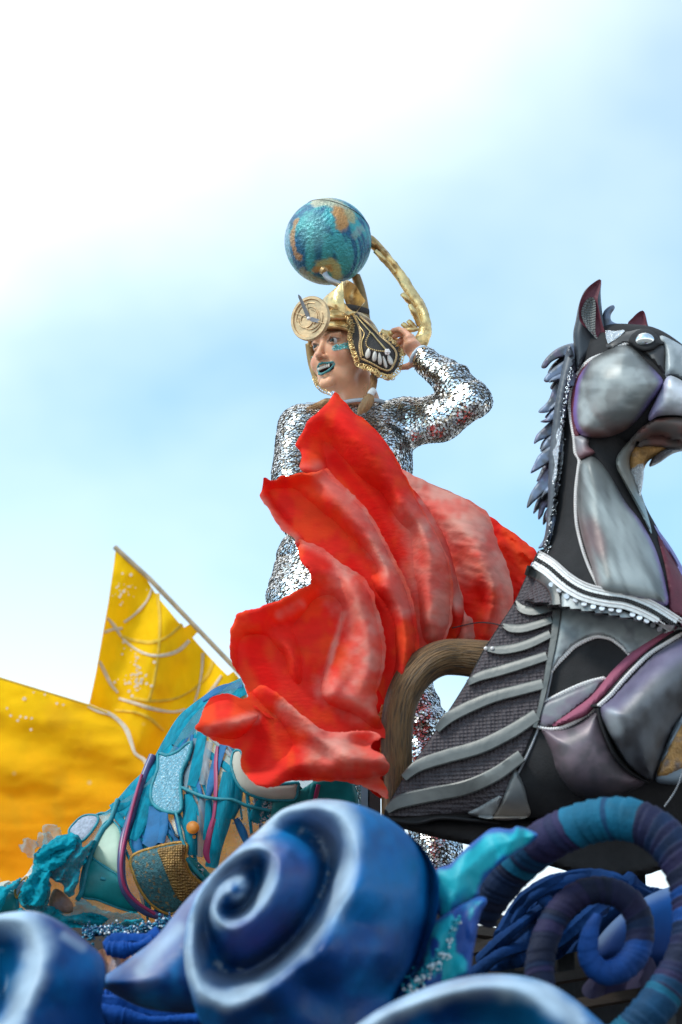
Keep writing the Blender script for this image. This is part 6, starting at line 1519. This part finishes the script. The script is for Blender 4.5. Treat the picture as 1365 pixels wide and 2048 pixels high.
# eyes, teeth
for s_ in (-1, 1):
    c = Hd(s_ * .0315, .0755, .0015)
    v, f = ico(.0130 * HS, 3); gz = fy + fx * (.05) + np.array([0, 0, -.12]); gz /= np.linalg.norm(gz)
    dcos = (v / (.0130 * HS)) @ gz
    pcol = np.tile((.62, .58, .55), (len(v), 1)); pcol[dcos > .80] = (.06, .06, .05); pcol[dcos > .93] = (.008, .008, .008)
    mk('eye', v + c, f, M['eye'], prs, paint=pcol, sharp=None)
tv, tf_ = [], []
for i in range(8):
    x = (i - 3.5) * .0056; y = .0925 - 10 * x * x
    tv.append((Hd(x, y, -.0705 + 2.5 * x * x), i))
parts = []
for c, i in tv:
    v, f = ico(1, 1); v = v * np.array([.0029, .0028, .0062]) * HS; v = v @ HB3.T + c; parts.append((v, f))
mk('teeth', *join(*parts), M['teeth'], prs, kind='stuff', sharp=None)
# cheek glitter
gp, gn, gc = [], [], []
HN = nrm_of(HV, HF_)
for c0, e0, nb_ in (((.044, .068, -.024), (.017, .018, .0095), 420), ((.060, .048, -.017), (.014, .022, .010), 320), ((-.052, .056, -.030), (.012, .016, .016), 220)):
    dd = np.linalg.norm((lx - np.array(c0)) / np.array(e0), axis=1)
    cand = np.where((dd < 1.25) & (lx[:, 1] > 0))[0]
    if len(cand):
        for i in rng.choice(cand, min(nb_, len(cand) * 2)):
            gp.append(HV[i] + HN[i] * .0012 + rng.normal(size=3) * .0008); gn.append(HN[i] + rng.normal(size=3) * .35)
W, F = discs(gp, gn, rng.uniform(.0009, .0021, len(gp)), 6)
gcol = np.array([(.10, .62, .60), (.75, .85, .82), (.03, .42, .45), (.35, .75, .70)])[rng.integers(0, 4, len(gp))]
mk('cheek_glitter', W, F, M['tealbead'], prs, paint=np.repeat(gcol, 6, 0), kind='stuff', smooth=False)

# sequin suit
SVv, SF = sdf(body, (-.35, 6.05, 2.74), (.50, 6.95, 4.45), .008, off=.006)
zc = SVv[:, 2]
SN = nrm_of(SVv, SF)
wrk = .006 * (fbm(SVv[:, 0] * 26 + SVv[:, 1] * 9, SVv[:, 2] * 20, 4) - .5) + .004 * np.sin(SVv[:, 2] * 55 + 4 * fbm(SVv[:, 0] * 12, SVv[:, 2] * 12, 6) * 3) * ss(fbm(SVv[:, 0] * 8, SVv[:, 2] * 8, 9), .45, .7)
SVv = SVv + SN * wrk[:, None]
# open the cuff where the hand comes out, and the foot hems
keep = np.ones(len(SF), bool); fc = SVv[SF].mean(1)
wd_ = (WR - P(905, 762, 6.43)); wd_ /= np.linalg.norm(wd_); keep &= ~(((fc - P(843, 716, 6.46)) @ wd_ > .0) & (np.linalg.norm(fc - WR, axis=1) < .08))
SF = SF[keep]
suit = mk('sequin_suit', SVv, SF, M['suit'], prs, sharp=None)
a4, b4, c4, d4 = [SVv[SF[:, i]] for i in range(4)]
ar = np.linalg.norm(np.cross(c4 - a4, d4 - b4), axis=1) / 2
SN = nrm_of(SVv, SF)
ns = 260000
fi = rng.choice(len(SF), ns, p=ar / ar.sum()); u_, v_ = rng.random(ns)[:, None], rng.random(ns)[:, None]
sp_ = a4[fi] * (1 - u_) * (1 - v_) + b4[fi] * u_ * (1 - v_) + c4[fi] * u_ * v_ + d4[fi] * (1 - u_) * v_
sn_ = SN[SF[fi, 0]]
cell = np.floor(sp_ / .0067).astype(np.int64); key = cell[:, 0] * 73856093 ^ cell[:, 1] * 19349663 ^ cell[:, 2] * 83492791
_, ui = np.unique(key, return_index=True)
sp_, sn_ = sp_[ui], sn_[ui]
tn = sn_ + rng.normal(size=sn_.shape) * .08 + np.array([0, 0, 1.0]) * (.34 * (1 - np.clip(sn_[:, 2:3], 0, 1)))
tint = np.where(rng.random((len(sp_), 1)) < .24, np.array([[.55, .46, .36]]), np.array([[.92, .92, .93]])) * rng.uniform(.8, 1.05, (len(sp_), 1))
W, F = discs(sp_ + sn_ * .0022, tn, rng.uniform(.0034, .0042, len(sp_)), 6)
mk('sequins', W, F, M['sequin'], suit, paint=np.repeat(tint, 6, 0), kind='stuff', smooth=False)
a = np.linspace(0, 2 * np.pi, 26, endpoint=False)
cw = P(840, 714, 6.463); ex = np.cross(wd_, (0, 0, 1.0)); ex /= np.linalg.norm(ex); ey = np.cross(ex, wd_)
mk('cuff', *tube_mesh(np.array([cw + wd_ * .004 + ex * math.cos(t) * .0315 + ey * math.sin(t) * .0315 for t in a]), .0055, 8, closed=True), M['cuff'], suit)
nc = P(722, 806, 6.525)
mk('collar', *tube_mesh(np.array([nc + np.array([math.cos(t) * .072, math.sin(t) * .066, -.006 - .012 * math.cos(t + 1.9)]) for t in a]), .0055, 8, closed=True), M['cuff'], suit)
for fo in ((708, 1866, 6.60, 690, 1880, 6.44), (884, 1862, 6.64, 892, 1878, 6.48)):
    A_, B_ = P(*fo[:3]), P(*fo[3:])
    W, F = sdf([('cap', .02, A_, B_, .05, .043), ('cap', .02, A_, A_ + np.array([0, .02, .03]), .05, .05)], np.minimum(A_, B_) - .08, np.maximum(A_, B_) + .1, .009)
    mk('boot', W, F, M['pewter'], prs, sharp=None)
# hair: plait on her left, loose lock on her right
def hair_lock(path, name='hair'):
    pp = np.array(path, float); q = spl(np.c_[pp[:, :2], pp[:, 2] * 100, pp[:, 3]], 40); Y = q[:, 2] / 100
    bm_ = 1 + .16 * np.sin(np.arange(16)[None] * 2.4 + np.arange(40)[:, None] * .35) + .1 * (rng.random((40, 16)) - .5)
    W, F = tube_mesh(P(q[:, 0], q[:, 1], Y), q[:, 3] * mpp(Y), 16, bump=bm_); return W, F
w1 = hair_lock([(748, 752, 6.44, 7), (748, 766, 6.42, 7), (746, 780, 6.41, 5), (743, 786, 6.405, 5), (738, 800, 6.40, 11), (729, 814, 6.40, 11), (722, 822, 6.40, 7), (717, 829, 6.40, 2)])
w2 = hair_lock([(668, 802, 6.42, 6), (650, 806, 6.42, 8), (634, 812, 6.42, 6), (615, 816, 6.43, 2)])
w3 = hair_lock([(752, 730, 6.46, 9), (752, 745, 6.45, 9), (748, 760, 6.44, 6)])
W, F = join(w1, w2, w3)
hr = mk('hair', W, F, M['hair'], prs, sharp=None, kind='stuff')
strands = []
for i in range(26):
    bx, by = rng.uniform(728, 750), rng.uniform(764, 800); dx, dy = rng.normal() * 7, rng.uniform(6, 22)
    strands.append(tube_mesh(spl(P(*np.array([(bx, by, 6.405), (bx + dx * .5, by + dy * .5, 6.40), (bx + dx, by + dy, 6.40)]).T), 7), .0006, 4))
for i in range(14):
    bx, by = rng.uniform(615, 645), rng.uniform(806, 816)
    strands.append(tube_mesh(spl(P(*np.array([(bx + 26, by - 4, 6.42), (bx + 10, by - 1, 6.41), (bx - rng.uniform(0, 14), by + rng.uniform(-3, 5), 6.42)]).T), 7), .0006, 4))
mk('stray_hair', *join(*strands), M['hair'], prs, kind='stuff')
mk('hair_tie', *tube_mesh(P(*np.array([(748, 781, 6.405), (743, 786, 6.40), (741, 790, 6.40)]).T), .0105, 12), M['lace'], prs)

# ------------------------------------------------------------------ golden headdress with globe
hdr = thing('golden_headdress', 'golden helmet headdress with clock disc, winged ear guard, curling arm and painted globe', 'headdress', tuple(HC + np.array([0, 0, .09])))
# helmet shell: cap over the skull with open face
th_, ph_ = np.meshgrid(np.linspace(0, 1, 26), np.linspace(0, 2 * np.pi, 56, endpoint=False), indexing='ij')
def zrim(p):                                        # rim height round the head; p=0 face
    c = np.cos(p)
    return np.interp(c, [-1, -.3, .2, .55, 1], [-.095, -.085, -.06, .026, .040])
zr = zrim(ph_)
zc_ = .034; top = .088
lat = th_ * (np.pi / 2 + np.arcsin(np.clip((zc_ - zr) / .125, -1, 1)) * 1.0)
x_ = np.sin(lat) * np.sin(ph_) * .088; y_ = -.004 + np.sin(lat) * np.cos(ph_) * .112; z_ = zc_ + np.cos(lat) * np.where(lat < np.pi / 2, top, .125)
VV = Hd(np.stack([x_, y_, z_], -1).reshape(-1, 3))
Fh = grid_faces(26, 56, True)
inn = VV + (HC - VV) * .045
n0 = len(VV); rim = [(25 * 56 + j) for j in range(56)]
FF = [f[::-1] for f in Fh] + [[i + n0 for i in f] for f in Fh] + [[rim[j], rim[(j + 1) % 56], rim[(j + 1) % 56] + n0, rim[j] + n0] for j in range(56)]
mk('helmet_shell', np.vstack([VV, inn]), FF, M['gold'], hdr, sharp=60)
rimp = VV[rim]
mk('rim_band', *tube_mesh(rimp, .0058, 8, closed=True), M['gold'], hdr)
bp = Hd(np.stack([np.sin(ph_[0]) * .0945, -.010 + np.cos(ph_[0]) * .1195, zrim(ph_[0]) + .016], -1))
W, F = [], []
bb = np.array([(math.sin(p) * .0945, -.010 + math.cos(p) * .119, .060 + .004 * math.cos(p)) for p in np.linspace(-1.2, 1.2, 30)])
mk('brow_band', *tube_mesh(Hd(bb), .009, 8, flat=.5), M['gold'], hdr)
bb = np.array([(math.sin(p) * .093, -.010 + math.cos(p) * .118, .090 + .004 * math.cos(p)) for p in np.linspace(.2, 1.5, 20)])
mk('dark_strap', *tube_mesh(Hd(bb), .010, 8, flat=.4), M['leather'], hdr)
# far cheek guard with chain
fg = spl(np.array([(-.076, .060, .030), (-.078, .054, .0), (-.076, .050, -.03), (-.068, .045, -.065), (-.060, .040, -.090)]), 24)
mk('cheek_guard', *tube_mesh(Hd(fg), .013, 10, flat=.45), M['darkgold'], hdr)
chn = []
def ring_at(c, n, r, t, sides=10):
    n = np.asarray(n, float); n /= np.linalg.norm(n); x = np.cross(n, (0.13, .2, 1)); x /= np.linalg.norm(x); y = np.cross(n, x)
    a = np.linspace(0, 2 * np.pi, sides, endpoint=False)
    return tube_mesh(np.array([c + r * (math.cos(t_) * x + math.sin(t_) * y) for t_ in a]), t, 5, closed=True)
cc = spl(np.array([(629, 756, 6.40), (634, 768, 6.40), (641, 778, 6.40), (652, 784, 6.41), (662, 787, 6.42)]), 13)
for i, c in enumerate(cc): chn.append(ring_at(P(*c), (rng.normal() * .4, -1, rng.normal() * .4), .0062, .0011))
mk('chin_chain', *join(*chn), M['gold'], hdr, kind='stuff')
# clock disc
ZE = lambda p: Q(560, 560, .2198, p)
DC = P(621, 637, 6.30)
dn = np.array([-.55, -.82, -.06]); dn /= np.linalg.norm(dn)
dx_ = np.cross(dn, (0, 0, 1)); dx_ /= np.linalg.norm(dx_); dy_ = np.cross(dx_, dn)
rl = R(-32); dx_, dy_ = dx_ * math.cos(rl) + dy_ * math.sin(rl), dy_ * math.cos(rl) - dx_ * math.sin(rl)
DR = 47 * mpp(6.3)
def D3(x, y, z=0): return DC + DR * (x * dx_ * .98 + y * dy_ * 1.06) + dn * z
def lathe_disc(prof, n=48):
    V_ = []; 
    for r_, z_ in prof: V_ += [D3(r_ * math.cos(t_), r_ * math.sin(t_), z_) for t_ in np.linspace(0, 2 * np.pi, n, endpoint=False)]
    return np.array(V_), grid_faces(len(prof), n, True) + [list(range(n))[::-1], [(len(prof) - 1) * n + j for j in range(n)]]
W, F = lathe_disc([(.99, -.006), (1.0, -.002), (1.0, .003), (.97, .006), (.86, .006), (.83, .0015), (.0, .0015)])
F = flipcheck(W, F)
disc = mk('clock_disc', W, F, M['palegold'], hdr, sharp=35)
def arc(r_, a0, a1, wd=.02, n=30, cx=0, cy=0):
    a = np.linspace(a0, a1, n)
    return tube_mesh(np.array([D3(cx + r_ * math.cos(t_), cy + r_ * math.sin(t_), .003) for t_ in a]), wd * DR * np.interp(np.linspace(0, 1, n), [0, .15, .85, 1], [.5, 1, 1, .5]), 6)
mk('disc_relief', *join(arc(.70, .5, 2.6), arc(.68, 3.5, 5.2), arc(.50, 1.6, 3.6), arc(.40, -2.0, .9, .03, cx=.16, cy=.12), arc(.36, 2.2, 4.9, .028, cx=-.05), arc(.24, .5, 3.4, .025, cx=.22, cy=.1), arc(.55, 4.6, 5.9, .03, cx=-.08), arc(.30, 3.0, 5.6, .02, cx=-.1, cy=-.25)), M['palegold'], disc)
mk('disc_spoke', *join(*[tube_mesh([D3(.12 * math.cos(t_), .12 * math.sin(t_), .003), D3(.78 * math.cos(t_), .78 * math.sin(t_), .003)], .0016, 6) for t_ in (1.05, 1.95, 4.2)]), M['palegold'], disc)
hubp = P(618, 637, 6.278)
def hand_blade(tip, w0):
    tp = P(*tip); d_ = tp - hubp; pr = np.cross(d_, dn); pr /= np.linalg.norm(pr)
    sh = [(-.0, .5), (.15, 1), (.5, .75), (.9, .6), (1, .1)]
    V_ = []
    for f_, w_ in sh: V_ += [hubp + d_ * f_ + pr * w0 * w_, hubp + d_ * f_ - pr * w0 * w_, hubp + d_ * f_ - pr * w0 * w_ - dn * .004, hubp + d_ * f_ + pr * w0 * w_ - dn * .004]
    return np.array(V_), grid_faces(5, 4, True) + [[3, 2, 1, 0], [16, 17, 18, 19]]
for tip, w0 in (((597, 589, 6.25), .0062), ((657, 647, 6.285), .0066)):
    W, F = hand_blade(tip, w0); mk('pointer', W, flipcheck(W, F), M['pewter'], disc, smooth=False)
mk('hub', *balls([hubp, P(656, 646, 6.28)], [.0062, .005], ICO1), M['pearl'], disc, sharp=None, kind='stuff')
mk('disc_bracket', *tube_mesh([D3(0, 0, -.004), Hd(0, .095, .085)], .010, 8), M['darkgold'], hdr)
# curled gold band above the brow
rows = []
cur = [(648, 600, 6.40), (655, 590, 6.36), (668, 578, 6.345), (686, 565, 6.345), (700, 562, 6.36), (716, 574, 6.39), (728, 592, 6.41), (731, 604, 6.42)]
cur2 = [(664, 620, 6.36), (668, 610, 6.33), (680, 616, 6.325), (696, 612, 6.34), (708, 606, 6.37), (716, 622, 6.39), (714, 630, 6.41), (708, 640, 6.42)]
ca = spl(np.array([(a, b, c * 100) for a, b, c in [(640, 606, 6.42), (652, 592, 6.37), (668, 579, 6.345), (686, 563, 6.345)]]), 14)
cb = spl(np.array([(a, b, c * 100) for a, b, c in [(660, 622, 6.40), (666, 618, 6.35), (676, 620, 6.33), (690, 626, 6.34)]]), 14)
def band_sheet(A_, B_, n=14, bow=0.0):
    r = []
    for i in range(len(A_)):
        f = np.linspace(0, 1, n)[:, None]; q_ = A_[i] * (1 - f) + B_[i] * f
        p = P(q_[:, 0], q_[:, 1], q_[:, 2] / 100 - bow * np.sin(np.pi * f[:, 0])); r.append(p)
    V_ = np.array(r).reshape(-1, 3); F_ = grid_faces(len(A_), n); m_ = len(V_)
    V2 = V_ + np.array([0, .004, .001])
    bd = [i for i in range(n)] + [i * n + n - 1 for i in range(1, len(A_))] + [(len(A_) - 1) * n + j for j in range(n - 2, -1, -1)] + [i * n for i in range(len(A_) - 2, 0, -1)]
    Fs = [[bd[k], bd[(k + 1) % len(bd)], bd[(k + 1) % len(bd)] + m_, bd[k] + m_] for k in range(len(bd))]
    return np.vstack([V_, V2]), [f[::-1] for f in F_] + [[i + m_ for i in f] for f in F_] + Fs
W1 = band_sheet(ca, cb, bow=.012)
ca2 = spl(np.array([(a, b, c * 100) for a, b, c in [(686, 563, 6.345), (697, 561, 6.40), (712, 571, 6.43), (722, 588, 6.42), (731, 601, 6.40), (727, 607, 6.385)]]), 20)
cb2 = spl(np.array([(a, b, c * 100) for a, b, c in [(684, 600, 6.345), (688, 596, 6.39), (692, 606, 6.42), (700, 622, 6.42), (712, 627, 6.40), (714, 622, 6.385)]]), 20)
W2 = band_sheet(ca2, cb2, bow=-.016)
ca3 = spl(np.array([(a, b, c * 100) for a, b, c in [(684, 600, 6.345), (690, 606, 6.36), (700, 618, 6.38), (712, 624, 6.385)]]), 14)
cb3 = spl(np.array([(a, b, c * 100) for a, b, c in [(690, 626, 6.34), (696, 630, 6.36), (704, 630, 6.38), (713, 628, 6.385)]]), 14)
W3 = band_sheet(ca3, cb3, bow=.006)
W, F = join(W1, W2, W3)
mk('curled_band', W, F, M['gold'], hdr, sharp=50)
# globe
GC = P(656.5, 483, 6.5); GR = 87.5 * mpp(6.5) * 1.035
gv, gf = ico(1, 5)
vd = GC - np.array([0, 0, CZ]); vd /= np.linalg.norm(vd)
rt = np.cross(vd, (0, 0, 1)); rt /= np.linalg.norm(rt); up_ = np.cross(rt, vd)
sx_, sy_, sz_ = gv @ rt, gv @ up_, gv @ -vd                 # seen plane
gu, gvv = 656 + 87 * sx_, 483 - 87 * sy_
ggu, ggv = (gu - 540) / .337, (gvv - 370) / .337
nn1 = fbm(gv[:, 0] * 5 + 9, gv[:, 1] * 5 + gv[:, 2] * 6, 3, 4); nn2 = fbm(gv[:, 0] * 12 + gv[:, 1] * 9, gv[:, 2] * 13, 6, 4)
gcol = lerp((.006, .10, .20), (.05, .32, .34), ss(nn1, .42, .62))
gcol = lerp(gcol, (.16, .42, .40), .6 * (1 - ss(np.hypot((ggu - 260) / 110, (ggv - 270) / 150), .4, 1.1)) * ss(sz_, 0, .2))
def blob(pts, w, c, a, front=True):
    global gcol
    d_, _ = pdist(ggu, ggv, pts); k = 1 - ss(d_ + 30 * (nn2 - .5), w * .5, w)
    gcol = lerp(gcol, c, a * k * ((sz_ > -.02) if front else 1))
blob([(270, 100), (330, 95), (420, 130), (470, 170)], 38, (.45, .42, .28), .85)
blob([(400, 160), (430, 200), (425, 240)], 46, (.52, .24, .07), .95); blob([(470, 165), (485, 200)], 34, (.46, .38, .18), .8)
blob([(160, 210), (128, 300), (150, 400), (175, 430)], 18, (.50, .22, .06), .8); blob([(110, 250), (100, 330), (115, 420)], 18, (.30, .42, .52), .7)
blob([(300, 480), (360, 460), (390, 500), (400, 530)], 42, (.44, .38, .16), .9); blob([(270, 500), (310, 500), (350, 490)], 26, (.50, .24, .07), .8)
blob([(200, 520), (260, 560), (330, 590)], 34, (.38, .30, .12), .6); blob([(500, 300), (540, 260)], 26, (.30, .34, .30), .5)
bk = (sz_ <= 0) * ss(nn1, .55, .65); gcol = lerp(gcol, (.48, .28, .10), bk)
gv2 = gv * (1 + .010 * (fbm(gv[:, 0] * 30 + gv[:, 1] * 17, gv[:, 2] * 30 + gv[:, 1] * 11, 5) - .5)[:, None]) * GR + GC
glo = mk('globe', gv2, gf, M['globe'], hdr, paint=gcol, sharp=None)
# seam, a small circle tilted back
ax_ = up_ * .80 - (-vd) * .40 + rt * .34; ax_ /= np.linalg.norm(ax_)
e1 = np.cross(ax_, rt); e1 /= np.linalg.norm(e1); e2 = np.cross(ax_, e1)
hh_ = .62; rr_ = math.sqrt(1 - hh_ ** 2)
mk('seam', *tube_mesh(np.array([GC + GR * 1.002 * (ax_ * hh_ + rr_ * (math.cos(t_) * e1 + math.sin(t_) * e2)) for t_ in np.linspace(0, 2 * np.pi, 80, endpoint=False)]), .0014, 6, closed=True), M['leather'], glo)
pg = [P(648, 541, 6.40), P(652, 551, 6.40), P(664, 562, 6.40), P(684, 572, 6.42), P(700, 590, 6.46)]
mk('globe_strut', *tube_mesh(spl(np.array(pg), 20), np.linspace(.0085, .011, 20), 10, flat=.6), M['pewter'], hdr)
mk('strut_collar', *tube_mesh(np.array([P(645, 540, 6.402), P(650, 543, 6.398)]), .012, 14), M['darkgold'], hdr)
mk('back_strut', *tube_mesh(spl(np.array([P(712, 552, 6.58), P(720, 575, 6.58), P(727, 605, 6.57), P(732, 640, 6.56), P(738, 660, 6.54)]), 20), .014, 10), M['darkgold'], hdr)
# gold arm with branching fingers
def gold_limb(path, name='golden_arm', sides=14, parent=None):
    pp = np.array(path, float); n = len(pp) * 9; q = spl(np.c_[pp[:, :2], pp[:, 2] * 100, pp[:, 3]], n); Y = q[:, 2] / 100
    an = np.arange(sides)[None] / sides; st = np.arange(n)[:, None] / 9.0
    bm_ = 1 + .42 * (fbm(an * 7 + st * .2, st * 1.6 + an * 0, 3) - .5) + .14 * np.sin(an * 2 * np.pi * 3 + st * 1.1)
    W, F = tube_mesh(P(q[:, 0], q[:, 1], Y), q[:, 3] * mpp(Y), sides, bump=bm_)
    return mk(name, W, F, M['gold'], parent or hdr, sharp=None)
arm = gold_limb([(728, 476, 6.52, 10), (742, 484, 6.52, 11), (760, 500, 6.53, 10), (778, 519, 6.53, 10), (795, 543, 6.54, 10.5), (812, 571, 6.54, 11.5), (828, 598, 6.54, 13), (843, 622, 6.54, 14), (850, 642, 6.53, 13.5), (851, 662, 6.53, 14), (845, 680, 6.53, 15), (832, 692, 6.53, 14), (812, 694, 6.54, 12), (795, 686, 6.54, 10), (778, 676, 6.53, 12), (762, 672, 6.52, 13)])
for pth in ([(750, 502, 6.51, 5), (762, 514, 6.515, 6), (776, 527, 6.52, 6), (790, 546, 6.53, 5)], [(804, 588, 6.52, 4.5), (812, 596, 6.52, 6), (822, 605, 6.53, 6), (836, 618, 6.54, 6)], [(820, 610, 6.51, 4.5), (826, 622, 6.51, 6.5), (834, 634, 6.52, 7), (842, 650, 6.53, 7)],
            [(805, 648, 6.52, 5), (812, 654, 6.52, 6), (822, 664, 6.525, 6)], [(816, 642, 6.53, 4.5), (822, 648, 6.53, 6), (832, 660, 6.53, 6)], [(838, 658, 6.50, 3), (824, 660, 6.50, 5), (808, 662, 6.51, 6), (780, 668, 6.52, 7)], [(812, 708, 6.52, 4), (800, 704, 6.52, 6), (784, 696, 6.52, 7)]):
    gold_limb(pth, 'gold_finger', 10, arm)
# winged ear guard on her left
eg = ZE([(588, 284), (650, 292), (700, 300), (770, 360), (850, 420), (900, 468), (960, 500), (1020, 545), (1080, 605), (1105, 655), (1108, 710), (1085, 770), (1060, 810), (1030, 850), (1000, 872), (950, 868), (890, 850), (840, 815), (790, 790), (740, 770), (716, 740), (700, 690), (676, 640), (650, 600), (636, 540), (640, 490), (668, 450), (660, 400), (620, 340)])
egf = tps([ZE([(600, 300, .0), (640, 500, .01), (680, 640, .02), (730, 770, .02)]), ZE([(720, 320, .03), (760, 480, .05), (800, 640, .06), (840, 790, .04)]), ZE([(900, 470, .02), (960, 640, .05), (960, 850, .03)]), ZE([(1080, 610, .0), (1105, 700, -.01)])], .01)
egY = lambda U, V: 6.405 - egf(U, V)
guard = relief('ear_guard', eg, 6.405, lambda U, V, d: egf(U, V) + .004 * np.sqrt(np.clip(d / 6, 0, 1)), .014, M['leather'], hdr, step=3)
def gl_line(p, wd, m, name, lift=.006):
    W, F = strip_mesh([(a, b, wd) for a, b in ZE(p)], lambda U, V: egY(U, V) - lift, .003); return mk(name, W, F, M[m], guard)
gl_line([(655, 300), (700, 380), (740, 440), (770, 490), (745, 560), (748, 640), (760, 690)], 2.2, 'gold', 'gold_piping')
gl_line([(690, 320), (760, 400), (850, 500), (940, 600), (1000, 660)], 2.4, 'gold', 'gold_piping')
gl_line([(840, 480), (900, 560), (960, 630)], 2.2, 'gold', 'gold_piping')
gl_line([(730, 330), (830, 420), (930, 520), (1010, 590), (1060, 660), (1050, 740), (1000, 820), (930, 810), (840, 760), (740, 715)], 4.2, 'palegold', 'stud_band')
gl_line([(670, 310), (720, 420), (735, 520), (725, 600), (740, 700)], 5, 'palegold', 'stud_band')
stt = []
for p in ([(676, 316), (722, 420), (737, 520), (727, 600), (742, 700)], [(742, 712), (840, 758), (930, 808), (1000, 818), (1050, 740), (1060, 660), (1010, 590)], [(730, 330), (830, 420), (930, 520), (1010, 590)], [(820, 480), (785, 560), (800, 610), (870, 640), (950, 650)]):
    stt.append(beads_on(ZE(p), lambda U, V: egY(U, V) - .008, 1.8, 3.6, .4))
mk('studs', *join(*stt), M['gold'], guard, kind='stuff', sharp=None)
for (x0, y0, x1, y1, w_) in ((812, 615, 795, 715, 13), (868, 640, 858, 745, 12), (905, 660, 915, 775, 10.5), (940, 690, 970, 805, 9), (985, 680, 1020, 775, 13)):
    a0, a1 = ZE([(x0, y0)])[0], ZE([(x1, y1)])[0]
    tx, ty = a1[0] - a0[0], a1[1] - a0[1]; l_ = math.hypot(tx, ty); tx, ty = tx / l_, ty / l_
    o = []
    for t_ in np.linspace(0, 2 * math.pi, 14, endpoint=False):
        f = .5 - .5 * math.cos(t_); ww = w_ * .5 * math.sin(t_) * (.55 + .45 * f)
        o.append((a0[0] + tx * l_ * f - ty * ww, a0[1] + ty * l_ * f + tx * ww))
    relief('shell_drop', o, lambda U, V: egY(U, V) - .007, bulge(.006, 4), .004, M['shell'], guard, step=2.2)
flw = ZE([(978, 655)])[0]
fc_ = [P(flw[0] + 4 * math.cos(t_), flw[1] + 4 * math.sin(t_), float(egY(np.array([flw[0]]), np.array([flw[1]]))[0]) - .014) for t_ in np.linspace(0, 6.28, 7)[:-1]] + [P(flw[0], flw[1], float(egY(np.array([flw[0]]), np.array([flw[1]]))[0]) - .018)]
mk('bead_flower', *balls(fc_, .0042, ICO1), M['pearl'], guard, kind='stuff', sharp=None)
ch = []
def chain_edge(p, r=.0075, gap=4.2, rows=2):
    for rw in range(rows):
        q = spl(np.array([(a, b, 0) for a, b in ZE(p)]), max(4, int(sum(math.dist(x[:2], y[:2]) for x, y in zip(ZE(p)[:-1], ZE(p)[1:])) / gap)))
        for i, c in enumerate(q):
            y = float(egY(np.array([c[0]]), np.array([c[1]]))[0]) - .006 - .003 * (i % 2)
            ch.append(ring_at(P(c[0] + rw * 3.2 + rng.normal() * .6, c[1] + rw * 1.5 + rng.normal() * .6, y), (rng.normal() * .3, -1, rng.normal() * .3), r, .0013, 9))
chain_edge([(600, 290), (620, 350), (660, 410), (655, 460), (640, 500), (650, 580), (670, 650), (690, 710), (710, 760), (760, 790), (830, 805), (890, 850), (950, 880), (1010, 880)])
chain_edge([(1010, 885), (1060, 850), (1085, 800), (1110, 720), (1105, 660), (1060, 590), (1000, 545), (930, 490)], .0062, 4.6, 1)
mk('gold_chain', *join(*ch), M['gold'], guard, kind='stuff')
